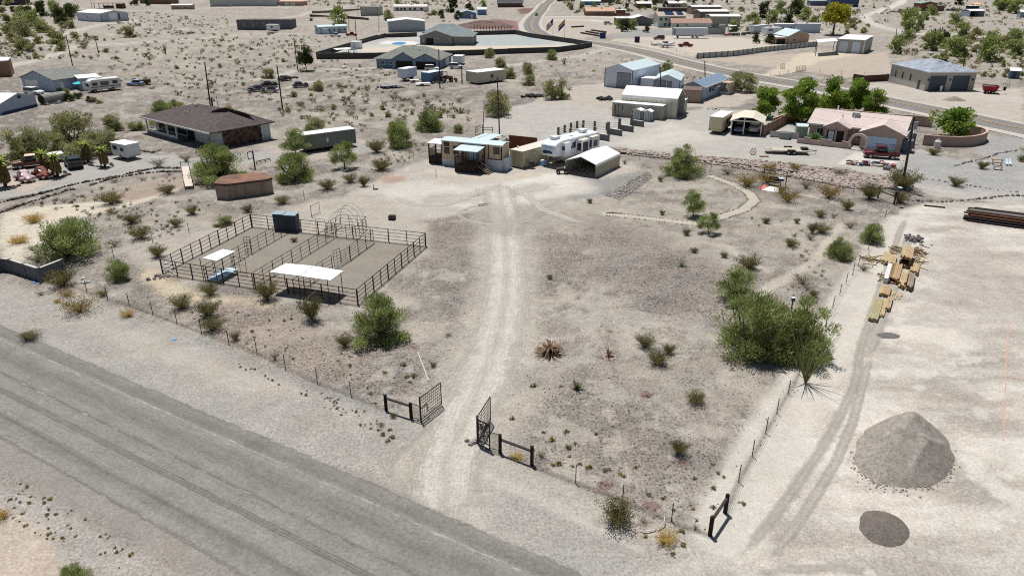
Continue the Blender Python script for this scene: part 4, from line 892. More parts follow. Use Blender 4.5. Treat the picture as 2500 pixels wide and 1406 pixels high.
scrub_mass('desert_scrub_cover',[([(235,190),(300,110),(420,95),(600,82),(735,90),(760,130),(700,190),(660,240),(520,250),(420,240),(340,215)],230,5,13),([(0,110),(240,95),(160,150),(60,150),(0,140)],60,6,16),([(640,245),(700,235),(800,205),(930,215),(1130,250),(1170,300),(1000,290),(880,320),(780,300),(690,290)],110,7,16),
([(300,30),(560,40),(575,80),(330,95),(250,75)],120,4,9),([(1760,4),(2240,2),(2500,6),(2500,60),(2300,60),(2120,60),(2060,90),(1880,88),(1790,70)],230,4,12),([(2190,92),(2500,105),(2500,210),(2400,200),(2380,170),(2180,135)],130,6,15),([(690,3),(1240,3),(1240,12),(940,20),(690,12)],110,4,9),([(1000,12),(1080,12),(1120,60),(1040,62)],20,5,12),([(780,150),(920,150),(1000,175),(980,205),(860,205),(690,180)],40,5,11),([(20,500),(200,482),(430,480),(520,500),(450,560),(380,600),(280,560),(220,530)],70,6,13),([(1360,3),(1720,3),(1760,14),(1700,26),(1400,36)],90,5,12)],77)
for(px,py,wp,k) in[(14,52,34,'bush'),(55,64,60,'bush'),(85,70,56,'green'),(150,57,46,'bush'),(20,82,40,'bush'),(62,90,60,'bush'),(108,80,50,'bush'),(56,122,52,'bush'),(138,108,54,'bush'),(184,94,30,'bush'),(228,97,26,'grey'),(153,70,24,'bush'),(173,70,32,'bush'),(50,40,26,'green'),(72,38,26,'deep'),(105,42,36,'deep'),(140,40,36,'green'),(168,48,40,'deep'),(95,108,30,'bush'),(30,105,36,'bush'),(125,92,26,'bush'),(205,120,24,'grey')]:
 scrub(k,px,py,wp,'','bush or small tree in the green wash left of the white barn','bush','plants of the wash left of the white barn')
for(px,py,wp,k) in[(1790,76,32,'green'),(1835,66,46,'green'),(1862,48,40,'deep'),(1905,32,42,'green'),(1938,40,42,'deep'),(1965,50,36,'green'),(1885,56,42,'green'),(1925,62,36,'deep'),(1950,28,34,'green'),(1985,60,32,'green'),(2078,68,36,'bush'),(2108,82,22,'bush'),(2340,14,34,'deep'),(2445,26,74,'green'),(2478,34,56,'green'),(2212,98,44,'green'),(2195,112,36,'green'),(2262,102,34,'bush'),(2475,134,60,'green'),(2448,118,40,'bush'),(2385,128,34,'bush'),(2300,150,36,'bush')]:
 scrub(k,px,py,wp,'','desert tree or bush on the plain beyond the pale shop','tree','trees beyond the pale shop')
 # ================================================================ BUILDINGS, WALLS
def at_z(px,py,z):x,y=flatpt(px,py,z); return Vector((x,y,z))
def frame(a,b,ang=None):
 """world origin at photo pixel a, heading towards b (or along `ang` degrees until it meets b's column), length"""
 A_=G(*a)
 if ang is None:
  B_=G(*b);d=B_-A_; return A_,math.atan2(d.y,d.x),math.hypot(d.x,d.y)
 c,s=math.cos(R(ang)),math.sin(R(ang));lo,hi=0.0,200.0
 for _ in range(60):
  m=(lo+hi)/2
  if proj((A_.x+c*m,A_.y+s*m,A_.z))[0]<b[0]:lo=m
  else:hi=m
 return A_,R(ang),lo
GLASS=mat('window_glass',A(40,46,52),.12,.05,spec=.6)
WHITE=mat('white_paint',P(238,238,236),.5,.05);WTRIM=mat('white_trim',A(226,226,224),.6,.05)
DKTRIM=mat('dark_trim',A(70,74,78),.6,.08);BLACK=mat('black_iron',A(34,33,32),.5,.1);DARKIN=mat('dark_interior',A(40,40,40),.9,.1)
WROOF=mat('white_metal_roof',(.8,.8,.8),.5,.04,kind='ribx',kp=2.2,bump=.2);WROOFY=mat('white_metal_roof_across',(.8,.8,.8),.5,.04,kind='riby',kp=2.2,bump=.2)
BROOF=mat('pale_blue_metal_roof',A(196,212,214),.45,.05,kind='riby',kp=2.0,bump=.2);BROOFX=mat('pale_blue_metal_roof_x',A(196,212,214),.45,.05,kind='ribx',kp=2.0,bump=.2)
class Bld:
 """a building in its own frame: x along the facade, y away from the viewer's side, z up"""
 def __init__(s,name,label,cat,a,b,depth,h,ang=None,group=None,back=None,side=None):
  if side:
   q=G(*(b if side[0]=='R' else a));p=G(*side[1:]);ang=math.degrees(math.atan2(p.y-q.y,p.x-q.x))-90;depth=math.hypot(p.x-q.x,p.y-q.y)
  s.A,s.rz,s.W=frame(a,b,ang)
  if side and side[0]=='R':  # keep the near right corner where the photo has it
   c_,s_=math.cos(s.rz),math.sin(s.rz);lo,hi=0.0,200.0
   for _ in range(60):
    m_=(lo+hi)/2
    if proj((q.x-c_*m_,q.y-s_*m_,q.z))[0]>a[0]:lo=m_
    else:hi=m_
   s.W=lo;s.A=Vector((q.x-c_*lo,q.y-s_*lo,q.z))
  nx,ny=-math.sin(s.rz),math.cos(s.rz)
  if isinstance(depth,tuple):
   p=G(depth[1],depth[2]);o=s.A if depth[0]=='L' else s.A+Vector((math.cos(s.rz),math.sin(s.rz),0))*s.W
   depth=abs((p.x-o.x)*nx+(p.y-o.y)*ny)
  s.D=depth;s.H=hgt(s.A,h[1]) if isinstance(h,tuple) else h
  s.o=thing(name,label,cat,s.A,s.rz,group)
 def part(s,mb,name,mt,label=None,smooth=False,parent=None):
  o=mb.build(name,mt,parent or s.o,smooth)
  if label:o['label']=label
  return o
 def walls(s,mt,roof='flat',rise=0.0,x0=0,x1=None,y0=0,y1=None,name='wall',h=None,z0=-.5):
  x1=s.W if x1 is None else x1;y1=s.D if y1 is None else y1;h=s.H if h is None else h;m=MB()
  if roof=='gy':m.prism([(x0,z0),(x1,z0),(x1,h),((x0+x1)/2,h+rise),(x0,h)],y0,y1)
  elif roof=='gx':m.prism([(y0,z0),(y1,z0),(y1,h),((y0+y1)/2,h+rise),(y0,h)],-x1,-x0,Matrix.Rotation(R(90),4,'Z'))
  else:m.box(x0,x1,y0,y1,z0,h)
  return s.part(m,name,mt)
 def roof(s,mt,kind,rise,ov=.3,t=.12,x0=0,x1=None,y0=0,y1=None,h=None,name='roof',rx=None,lift=.01,trim=None):
  x1=s.W if x1 is None else x1;y1=s.D if y1 is None else y1;h=(s.H if h is None else h)+lift+t;m=MB()
  if kind=='gy':
   c=(x0+x1)/2;k=rise/(c-x0);e=h-k*ov
   m.slab([(x0-ov,y0-ov,e),(c,y0-ov,h+rise),(c,y1+ov,h+rise),(x0-ov,y1+ov,e)],t);m.slab([(c,y0-ov,h+rise),(x1+ov,y0-ov,e),(x1+ov,y1+ov,e),(c,y1+ov,h+rise)],t)
  elif kind=='gx':
   c=(y0+y1)/2;k=rise/(c-y0);e=h-k*ov
   m.slab([(x0-ov,y0-ov,e),(x1+ov,y0-ov,e),(x1+ov,c,h+rise),(x0-ov,c,h+rise)],t);m.slab([(x0-ov,c,h+rise),(x1+ov,c,h+rise),(x1+ov,y1+ov,e),(x0-ov,y1+ov,e)],t)
  elif kind=='hip':
   a0,a1,b0,b1=x0-ov,x1+ov,y0-ov,y1+ov
   if rx is None:d=min((a1-a0),(b1-b0))/2;rx=(a0+d,a1-d,b0+d,b1-d)
   if len(rx)==2:rx=(rx[0],rx[1],(b0+b1)/2,(b0+b1)/2)
   z=h+rise;m.box(a0,a1,b0,b1,h-t,h-.002)
   v=[(a0,b0,h),(a1,b0,h),(a1,b1,h),(a0,b1,h),(rx[0],rx[2],z),(rx[1],rx[3],z)]
   if rx[1]-rx[0]>=rx[3]-rx[2]:m.add(v,[(0,1,5,4),(1,2,5),(2,3,4,5),(3,0,4)])
   else:m.add(v,[(0,1,4),(1,2,5,4),(2,3,5),(3,0,4,5)])
  elif kind=='flat':m.box(x0-ov,x1+ov,y0-ov,y1+ov,h-t,h)
  elif kind=='shed':  # rise: back higher by rise
   m.slab([(x0-ov,y0-ov,h),(x1+ov,y0-ov,h),(x1+ov,y1+ov,h+rise),(x0-ov,y1+ov,h+rise)],t)
  if name=='roof' and kind in('hip','gx','gy','flat') and x1-x0>7 and y1-y0>4:
   rg=random.Random(int(s.W*997));zz=h+(0 if kind=='flat' else rise*.45);v_=MB()
   for k in range(2):xx=x0+(x1-x0)*rg.uniform(.25,.75);yy=y0+(y1-y0)*(.28 if kind!='gy' else rg.uniform(.3,.7));v_.cyl(xx,yy,zz-.5,zz+rg.uniform(.3,.6),.1,6)
   s.part(v_,'roof_vents',WTRIM)
   if rg.random()<.45:xx=x0+(x1-x0)*rg.uniform(.3,.7);yy=y0+(y1-y0)*.35;s.part(MB().box(xx-.55,xx+.55,yy-.5,yy+.5,zz-.3,zz+.95),'roof_cooler',mat('cooler_grey',A(176,176,170),.6,.1))
   if kind in('gx','hip','flat') and rise>=0:s.part(MB().box(x0-ov,x1+ov,y0-ov-.09,y0-ov-.005,(h-t-(rise/max(.1,(y1-y0)/2)*ov if kind=='gx' else 0))-.08,(h-(rise/max(.1,(y1-y0)/2)*ov if kind=='gx' else 0))),'gutter',WTRIM)
  return s.part(m,name,mt)
 def quad(s,face,u0,u1,z0,z1,p0,p1,off=0):
  """box on a face between fractions/metres u0..u1"""
  L_=s.W if face in 'fb' else s.D
  if abs(u1)<=1.0001:u0,u1=u0*L_,u1*L_
  if face=='f':return(u0,u1,off-p1,off-p0,z0,z1)
  if face=='b':return(u0,u1,s.D+p0,s.D+p1,z0,z1)
  if face=='r':return(s.W+off+p0,s.W+off+p1,u0,u1,z0,z1)
  return(off-p1,off-p0,u0,u1,z0,z1)
 def win(s,face,u0,u1,z0,z1,fm=None,gm=None,off=0):
  fo=s.part(MB().box(*s.quad(face,u0,u1,z0,z1,-.02,.05,off)),'window',fm or WTRIM)
  L_=s.W if face in 'fb' else s.D
  if abs(u1)<=1.0001:u0,u1=u0*L_,u1*L_
  e=min(.09,(u1-u0)*.14);m=MB();mid=(u0+u1)/2
  if u1-u0>.9:m.box(*s.quad(face,u0+e,mid-.03,z0+e,z1-e,.03,.065,off));m.box(*s.quad(face,mid+.03,u1-e,z0+e,z1-e,.03,.065,off))
  else:m.box(*s.quad(face,u0+e,u1-e,z0+e,z1-e,.03,.065,off))
  s.part(m,'pane',gm or GLASS,parent=fo)
 def door(s,face,u0,u1,z0,z1,mt,name='door',off=0,frame_=None,handle=True):
  if frame_:
   L_=s.W if face in 'fb' else s.D
   if abs(u1)<=1.0001:u0,u1=u0*L_,u1*L_
   s.part(MB().box(*s.quad(face,u0-.09,u1+.09,z0-.02,z1+.1,-.02,.03,off)),'door_frame',frame_)
  d=s.part(MB().box(*s.quad(face,u0,u1,z0,z1,-.02,.055,off)),name,mt)
  return d
 def box(s,x0,x1,y0,y1,z0,z1,name,mt,label=None):return s.part(MB().box(x0,x1,y0,y1,z0,z1),name,mt,label)
 def corners(s,mt,w=.14,gab=None):
  m=MB()
  for x in(0,s.W):
   for y in(0,s.D):m.box(x-w/2,x+w/2,y-w/2,y+w/2,-.3,s.H-.02)
  s.part(m,'corner_trim',mt)
GDW=mat('white_garage_door',A(222,224,226),.5,.05,kind='lap',kp=1.8,bump=.3);GDG=mat('grey_garage_door',A(134,144,152),.5,.05,kind='lap',kp=1.8,bump=.3)
GDD=mat('slate_garage_door',A(70,80,92),.5,.05,kind='lap',kp=1.8,bump=.3)
SHG=mat('grey_shingles',A(122,124,118),.9,.15,2,kind='shingle',kp=3.0);SHS=mat('slate_shingles',A(120,130,130),.9,.15,2,kind='shingle',kp=3.0)
# ---------- the tan home with its porches
TAN=mat('tan_siding',A(206,184,160),.7,.06,kind='ribx',kp=1.2,bump=.2);SKIRT=mat('white_skirting',A(196,204,214),.6,.06,kind='ribx',kp=2.2,bump=.2)
BRN=mat('dark_brown_timber',A(58,46,40),.8,.2,3);GRB=mat('blue_grey_siding',A(150,156,162),.7,.06)
h=Bld('park_home','long tan park home with pale blue roof and covered brown porch','house',(1080,403),(1225.8,418.6),2.6,('top',343.5))
H,W=h.H,h.W
h.walls(TAN,z0=.95);h.box(-.015,W*.775,-.03,h.D+.03,-.5,.96,'skirting',SKIRT);h.box(W*.78,W+.03,-.1,h.D+.03,-.6,1.55,'skirting',SKIRT)
h.roof(BROOFX,'gx',.22,.12,.1)
h.box(W*.40,W*.658,-.035,.02,H*.80,H*.995,'upper_panel',GRB)
h.box(W*.78,W*.79,-.05,0,.2,H,'downpipe',BRN);h.box(W*.983,W+.04,-.045,0,H*.46,H*.94,'corner_trim',BRN);h.box(W*.785,W+.02,-.05,0,H*.44,H*.465,'sill_trim',BRN)
for(u0,u1,v0,v1) in[(.041,.128,.79,.96),(.045,.13,.485,.745),(.198,.288,.507,.834),(.305,.40,.845,.95),(.658,.745,.863,.96),(.864,.959,.66,.927)]:h.win('f',u0*W,u1*W,v0*H,v1*H,BRN)
h.door('f',W*.46,W*.535,1.3,1.3+H*.42,mat('pale_blue_door',A(176,204,224),.5,.04),frame_=BRN);h.door('f',W*.545,W*.615,1.3,1.3+H*.42,MATS['pale_blue_door'],frame_=BRN)
h.box(W+.031,W+.55,.35,2.2,-.5,1.75,'utility_box',SKIRT);h.box(W+.03,W+.6,.3,2.25,1.76,1.82,'utility_box_lid',WTRIM)
def porch(b,x0,x1,y0,y1,deck,top,roofm,rail_faces,posts,lift=.25):
 b.part(MB().box(x0,x1,y0,y1,deck-.16,deck),'porch_deck',BRN)
 for(px_,py_) in posts:b.part(MB().box(px_-.07,px_+.07,py_-.07,py_+.07,-.4,top-.02),'post',BRN)
 m=MB();s_=MB()
 def run(a,c):
  a,c=Vector(a),Vector(c);n=max(2,int((c-a).length/.14))
  m.bar(a+Vector((0,0,1.0)),c+Vector((0,0,1.0)),.05);m.bar(a+Vector((0,0,.1)),c+Vector((0,0,.1)),.04)
  for i in range(n+1):p=a.lerp(c,i/n);m.bar(p+Vector((0,0,.08)),p+Vector((0,0,1.0)),.022,4)
  s_.add([tuple(a-Vector((0,0,deck+.3))),tuple(c-Vector((0,0,deck+.3))),tuple(c-Vector((0,0,.02))),tuple(a-Vector((0,0,.02)))],[(0,1,2,3)])
 for a,c in rail_faces:run((*a,deck),(*c,deck))
 b.part(m,'railing',BRN);
 if s_.v:b.part(s_,'deck_skirt',BRN)
 b.part(MB().slab([(x0-.15,y0-.2,top),(x1+.15,y0-.2,top),(x1+.15,y1-.02,top+lift),(x0-.15,y1-.02,top+lift)],.09),'porch_roof',roofm)
X0,X1=W*.36,W*.72
porch(h,X0,X1,-2.6,-.06,1.15,3.15,BROOF,[((X0,-2.6),(X1-.3,-2.6)),((X0,-2.6),(X0,-.2)),((X1,-1.0),(X1,-.2))],[(X0,-2.6),(X1,-2.6),(X0,-.15),(X1,-.15),((X0+X1)/2,-2.6)],.22)
m=MB()
for i in range(6):m.box(X1+.02+i*.27,X1+.34+i*.27,-2.35,-1.2,1.0-i*.19,1.06-i*.19)
for y_ in(-2.38,-1.17):m.bar((X1,y_,1.95),(X1+1.7,y_,.95),.045);m.bar((X1+1.7,y_,-.1),(X1+1.7,y_,.95),.05);m.bar((X1,y_,1.0),(X1+1.75,y_,-.1),.07)
h.part(m,'porch_steps',mat('weathered_timber',A(120,108,96),.9,.2,3))
porch(h,-2.3,-.05,.3,2.5,1.1,3.05,WROOF,[((-2.3,.3),(-.1,.3)),((-2.3,.3),(-2.3,2.4))],[(-2.3,.3),(-1.2,.3),(-.2,.3),(-2.3,2.45)],.2)
# patio shade behind, with its separate low roof
def canopy(name,label,cat,quads,z,mt,post_r=.05,t=.06,posts=True,pm=None,group=None,extra=None):
 c=sum((at_z(px,py,z) for q in quads for px,py in q),Vector())/sum(len(q) for q in quads);base=Vector((c.x,c.y,gz(c.x,c.y)))
 o=thing(name,label,cat,base,0,group)
 for q in quads:
  pts=[at_z(px,py,z)-base for px,py in q]
  MB().slab([tuple(p) for p in pts],t).build('roof_panel',mt,o)
  if posts:
   ctr_=sum(pts,Vector())/len(pts)
   for p in pts:
    p=p.lerp(ctr_,.05);MB().bar((p.x,p.y,-.3),(p.x,p.y,z-base.z-t),post_r,6).build('post',pm or BLACK,o)
 return o
canopy('patio_shade','pale blue flat patio roofs behind the tan home','patio roof',[[(1144,340),(1184,325.6),(1197,326),(1160,340)],[(1162,340.2),(1199,326.3),(1227.6,329),(1188,343.6)]],2.7,BROOFX,pm=BRN)
canopy('lean_to','low grey weathered lean-to roof behind the tan home','lean-to',[[(1197,342.5),(1210,337),(1231,341.5),(1216,348)]],2.2,mat('weathered_grey_roof',A(150,148,142),.9,.15),pm=BRN)
def wall_run(name,label,cat,pts,hh,th,mt,cap=None,pil=None,pilm=None,group=None,hs=None):
 """a wall along photo ground pixels"""
 Q=[G(*p) for p in pts];o=thing(name,label,cat,Q[0],0,group);m=MB();cm=MB()
 for i,(a,b) in enumerate(zip(Q[:-1],Q[1:])):
  d=(b-a);L_=math.hypot(d.x,d.y);q=Matrix.Translation(a-Q[0])@Matrix.Rotation(math.atan2(d.y,d.x),4,'Z');H_=hs[i] if hs else hh
  m.box(-th/2 if i else 0,L_+(th/2 if i<len(Q)-2 else 0),-th/2+.002*(i%2),th/2+.002*(i%2),-.6,H_,q)
  if cap:cm.box(-th/2,L_+th/2,-th/2-.03,th/2+.03,H_+.002+.003*(i%2),H_+.07+.003*(i%2),q)
  if pil:
   n=max(1,int(round(L_/pil)))
   for k in range(n+1):MB().box(k*L_/n-.13,k*L_/n+.13,-th/2-.05,th/2+.05,-.6,H_+.1,q).build('pilaster',pilm or mt,o)
 m.build('wall',mt,o)
 if cap:cm.build('coping',cap,o)
 return o
wall_run('timber_fence','dark red brown timber fence behind the tan container','fence',[(1243,362),(1311,369.5)],2.1,.06,mat('red_brown_boards',A(112,68,50),.85,.25,3,kind='ribx',kp=6,bump=.4))
# ---------- storage container, carport
TANC=mat('tan_container_steel',A(186,178,152),.6,.07,kind='ribxy',kp=3.2);CREAM=mat('cream_roof',P(238,232,214),.6,.05)
c=Bld('shipping_container','tan shipping container with cream roof between home and fifth wheel','container',(1245,406),(1275.6,412.6),12.2,('top',365.5))
c.walls(TANC,z0=.1);c.roof(CREAM,'flat',0,.02,.05);c.win('r',4.6,5.5,1.5,2.3,DKTRIM);c.box(c.W+.01,c.W+.5,4.5,5.6,2.35,2.4,'window_hood',WTRIM);c.box(.05,c.W-.05,.05,12.1,-.3,.1,'base_rail',DARKIN)
for(x_,y_) in[(.5,1.2),(1.1,9.6),(1.6,9.0)]:c.part(MB().cyl(x_,y_,c.H+.06,c.H+.4,.1,8),'roof_vent',WTRIM)
m=MB()
for k in range(2):m.bar((c.W*.25+k*c.W*.5,-.05,.25),(c.W*.25+k*c.W*.5,-.05,c.H-.15),.025,5)
c.part(m,'door_bars',TANC)
CONT_RZ=c.rz
cp=Bld('carport','open fronted metal carport with white roof on the home pad','carport',(1380.2,427),(1454.5,434.8),7,('top',391),side=('R',1512.5,405.8))
SID=mat('tan_metal_siding',A(176,168,150),.6,.05,kind='lap',kp=3.5,bump=.35);WR2=mat('white_carport_roof',(.82,.82,.81),.5,.03,kind='riby',kp=1.3,bump=.15)
W,D,H=cp.W,cp.D,cp.H;H=min(H,2.4)
cp.box(0,.06,0,D,-.3,H-.05,'side_wall',SID);cp.box(W-.06,W,0,D,-.3,H-.05,'side_wall',SID)
rs=.75;cp.part(MB().prism([(.07,-.3),(W-.07,-.3),(W-.07,H-.02),(W/2,H+rs-.02),(.07,H-.02)],D-.06,D),'back_wall',SID)
prof=[(-.05,H-.3),(-.03,H-.12),(.08,H+.03),(.25,H+.1),(W/2,H+rs+.08),(W-.25,H+.1),(W-.08,H+.03),(W+.03,H-.12),(W+.05,H-.3)]
inn=[(x*.985+W*.0075,z-.06) for x,z in prof[::-1]]
m=MB()
for i in range(len(prof)-1):
 a,b,c_,d_=prof[i],prof[i+1],inn[-2-i],inn[-1-i];m.prism([a,b,c_,d_],-.12,D+.12)
cp.part(m,'roof',WR2)
m=MB()
for x in(.05,W-.05):m.box(x-.05,x+.05,-.03,.05,-.2,H-.1)
m.bar((.05,0,H-.1),(W/2,0,H+rs-.05),.04);m.bar((W/2,0,H+rs-.05),(W-.05,0,H-.1),.04)
cp.part(m,'front_frame',mat('galvanised_frame',A(150,150,146),.5,.06))
m=MB();rg=random.Random(4)
for i in range(7):x=.7+i*.52;y=D-1.2-rg.random();m.box(x,x+.42,y,y+.5,0,rg.uniform(.4,1.2))
m.build('stacked_boxes',DARKIN,cp.o)
# ---------- rusty roofed tank
TH=hgt(G(552.4,487.8),451.5)
top=[at_z(px,py,TH+gz(*flatpt(px,py))) for px,py in[(523.6,449.4),(552.4,451.5),(648.5,439.8),(663.4,435.5),(646.3,423.8),(616.5,423.8),(560,429),(539.6,433.4)]]
tb=Vector((top[0].x,top[0].y,gz(top[0].x,top[0].y)));o=thing('water_tank','long eight sided tan tank with rusty brown flat roof','tank',tb)
n=len(top);v=[tuple(p-tb) for p in top];vb=[(x,y,-.4) for x,y,z in v]
MB().add(v+vb,[(i,n+i,n+(i+1)%n,(i+1)%n) for i in range(n)]).build('wall',mat('dusty_tan_panels',A(158,138,124),.85,.14,1.2,kind='ribxy',kp=.6),o)
ct=Vector((sum(p[0] for p in v)/n,sum(p[1] for p in v)/n,v[0][2]))
rt=[(ct.x+(p[0]-ct.x)*1.02,ct.y+(p[1]-ct.y)*1.02,p[2]+.1) for p in v]
MB().slab(rt,.09).build('roof',mat('rusty_sheet',P(156,118,98),.9,.25,.8,col2=P(126,98,86)),o)
MB().slab([(ct.x+(p[0]-ct.x)*1.03,ct.y+(p[1]-ct.y)*1.03,p[2]+.0) for p in v],.16).build('rim',mat('dark_rim',A(84,76,74),.8,.15),o)
# ---------- brown roofed house
BRR=mat('brown_roof',A(84,74,73),.9,.1,1.2,kind='shingle',kp=2.4);DST=mat('dark_stone',A(84,66,58),.9,.2,kind='stone',kp=2.6);PW=mat('pale_blue_grey_wall',A(186,194,202),.7,.05)
b=Bld('house','low house with broad dark brown roof and stone side','house',(362,347.5),(523.6,367),12,2.75,side=('R',662,339.5))
W,D,H=b.W,b.D,b.H
b.walls(PW,y0=1.9);b.box(W-.1,W+.03,1.85,D*.84,-.4,H-.02,'stone_wall',DST)
b.roof(BRR,'hip',2.15,.75,.16,rx=(W*.33,W*.8,D*.56,D*.62))
b.part(MB().add([(W*.62,D*.70,H+2.0),(W*.98,D*.80,H+1.45),(W*.80,D*.52,H+2.75)],[(0,1,2)]).add([(W*.62,D*.70,H+2.0),(W*.66,D*.42,H+1.98),(W*.80,D*.52,H+2.75)],[(0,1,2)]).add([(W*.98,D*.80,H+1.3),(W*.66,D*.42,H+1.9),(W*.80,D*.52,H+2.75)],[(0,1,2)]),'gablet',BRR)
for(u0,u1) in((.02,.15),(.17,.30),(.32,.47)):b.win('f',u0*W,u1*W,.5,2.4,WTRIM,off=1.9)
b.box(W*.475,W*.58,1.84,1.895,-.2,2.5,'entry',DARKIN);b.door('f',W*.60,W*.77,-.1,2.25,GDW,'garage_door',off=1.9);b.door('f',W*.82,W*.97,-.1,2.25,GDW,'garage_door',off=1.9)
for u in(.0,.165,.33,.47):b.box(W*u,W*u+.2,-.1,.1,-.3,H,'porch_post',WTRIM)
b.box(0,W*.47,-.05,.05,.55,.72,'porch_rail',WTRIM);b.box(-.05,W*.48,-.15,1.9,-.4,.28,'porch_floor',mat('grey_concrete',A(140,140,138),.9,.1));b.box(0,W*.47,-.02,.02,.3,.5,'porch_kerb',WTRIM)
for y_ in(D*.86,D*.93,D-.05):b.box(W-.05,W+.07,y_-.06,y_+.06,-.3,H,'carport_post',WTRIM)
for z_ in(1.1,1.9):b.box(W-.02,W+.04,D*.86,D,z_-.04,z_+.04,'carport_rail',WTRIM)
b.part(MB().cyl(W*.42,D*.75,H+1.2,H+3.2,.14,8),'chimney',DARKIN);b.part(MB().cyl(W*.72,D*.5,H+2,H+5.0,.04,6),'mast',DARKIN);b.part(MB().ball((W*.38,D*.5,H+2.25),.22),'roof_vent',WTRIM)
# storage trailer behind the palo verdes
b=Bld('storage_trailer','long dark green storage trailer with white roof behind palo verdes','trailer',(744,375),(871,357),2.5,2.75)
b.walls(mat('dark_green_steel',A(116,122,114),.7,.12,kind='ribx',kp=2),z0=.5);b.roof(WROOF,'flat',0,.05,.08);b.box(.6,b.W-.6,.3,2.2,-.3,.5,'undercarriage',DARKIN)
b.box(b.W*.42,b.W*.47,-.04,0,1.3,2.0,'patch',PW)
# ---------- blue grey houses at left
BG=mat('blue_grey_wall',A(164,178,196),.7,.05);BGD=mat('blue_grey_wall_side',A(150,166,188),.7,.05)
b=Bld('house','blue grey gabled house with dark grey roof at left','house',(59,219),(137,225.5),('R',209,210),('top',189.5))
rise=hgt(b.A,171)-b.H
b.walls(BG,'gy',rise);b.roof(SHG,'gy',rise,.35,.14);b.door('f',.1,.5,-.1,2.4,GDW,'garage_door');b.door('r',.16,.24,0,2.1,WTRIM);b.win('r',.42,.52,1.0,2.0);b.win('f',.6,.66,b.H+.6,b.H+1.1)
b.box(b.W,b.W+3.2,b.D*.78,b.D*1.1,-.3,2.5,'annex',WTRIM);b.box(b.W-.05,b.W+3.3,b.D*.76,b.D*1.12,2.51,2.6,'annex_roof',WROOF)
canopy('shade_sail','turquoise shade sail beside the blue grey house','shade sail',[[(174,204.5),(192,198.5),(197,204.5),(186,207)]],2.6,mat('turquoise_cloth',A(60,168,178),.8,.05),.04,.03)
b=Bld('shed','flat white roofed shed between motorhome and blue grey house','shed',(199,222),(250,218),4.5,2.7);b.walls(BGD);b.roof(WROOF,'shed',.3,.2,.1);b.door('f',.1,.3,0,2.1,WTRIM);b.win('f',.5,.8,1.1,2.0)
b=Bld('house','blue grey gabled building with white roof cut by the left edge','house',(7,281),(92,259.5),13,('top',254),back=1)
rise=max(1.2,hgt(b.A,225)-b.H-1.2);b.walls(BG,'gy',rise);b.roof(WROOFY,'gy',rise,.3,.12);b.win('f',.5,.6,b.H+.2,b.H+.75,DKTRIM);b.box(-.03,b.W+.03,-.03,0,-.4,.5,'base_course',mat('dark_base',A(70,84,104),.8,.08))
b=Bld('house','brown stucco building with pale roof at the far left edge','house',(-60,192),(30,187.5),9,4.0);b.walls(mat('brown_stucco',A(150,118,96),.9,.08));b.roof(WROOF,'flat',0,.1,.15)
# ---------- white metal barn, far blocks on the left
WB=mat('white_metal_wall',A(196,208,224),.5,.04,kind='ribx',kp=1,bump=.2)
b=Bld('metal_barn','white metal barn with low gable alone on the far plain','barn',(191.5,50.4),(249.5,53),15.5,('top',31),ang=-32);b.walls(WB,'gx',1.3);b.roof(WROOF,'gx',1.3,.25,.15);b.corners(DKTRIM,.25);b.door('r',.3,.58,0,4.2,WTRIM,'barn_door');b.door('r',.64,.7,0,4.0,DKTRIM,'barn_door');b.win('f',.4,.44,1.6,2.6)
GBK=mat('grey_block',A(112,114,122),.9,.08,kind='brick',kp=.6)
b=Bld('block_building','long dark grey block building with flat roof','building',(580,73.5),(711,75.2),12,('top',50.5),ang=3);b.walls(GBK);b.roof(mat('dark_flat_roof',A(120,112,108),.9,.1),'flat',0,-.3,.1);b.box(-.05,b.W+.05,-.05,.15,b.H+.01,b.H+.35,'parapet',GBK)
for u in(.12,.28,.5,.78):b.win('f',u,u+.03,1.6,3.2)
b=Bld('shed','low beige hut with white roof on the far plain','hut',(419,24.5),(470,23),7,3.0,ang=8);b.walls(mat('beige_wall',A(168,150,132),.9,.08));b.roof(WROOF,'gx',.6,.3,.15);b.win('f',.2,.3,1.0,1.9);b.win('f',.6,.7,1.0,1.9)
b=Bld('storage_building','very long pale metal storage building at the top left','building',(514,17.5),(672,19),16,5.4,ang=2);b.walls(mat('pale_metal_wall',A(178,184,182),.6,.05,kind='ribx',kp=.8));b.roof(WROOF,'gx',1.0,.3,.2);b.door('f',.3,.32,0,2.3,WTRIM)
b=Bld('house','tan house with two garage doors and pink roof at the top','house',(683,15.5),(737,16),14,3.2,ang=-4);b.walls(mat('tan_stucco_far',A(192,156,134),.9,.06));b.roof(mat('pink_tile_far',A(206,170,148),.9,.1),'hip',2.0,.6,.2);b.door('f',.25,.42,0,2.4,WTRIM,'garage_door');b.door('f',.5,.7,0,2.4,WTRIM,'garage_door')
b=Bld('house','low brown house along the very top left','house',(342,9.5),(418,9.5),16,4.6,ang=0);b.walls(mat('dull_brown_wall',A(122,98,78),.9,.06));b.roof(mat('dull_brown_roof',A(110,92,78),.9,.06),'gx',1.5,.5,.2)
b=Bld('house','dark building at the top left corner with light blue pole','house',(-30,13),(38,11.5),14,6.5,ang=0);b.walls(mat('charcoal_wall',A(56,58,64),.9,.06));b.roof(DKTRIM,'flat',0,.4,.3);b.part(MB().bar((b.W*.55,-.5,0),(b.W*.6,-.5,6),.35,6),'blue_pole',mat('sky_blue_paint',A(96,176,220),.6,.04))
b=Bld('ramada','open shed with red roof edge beside the grove','shed',(231,21),(277,21),5,3.4,ang=0);b.roof(mat('red_roof_edge',A(168,70,62),.8,.1),'flat',0,.2,.3)
for u in range(5):b.part(MB().box(b.W*u/4-.15,b.W*u/4+.15,0,.3,-.3,b.H),'post',BRN)
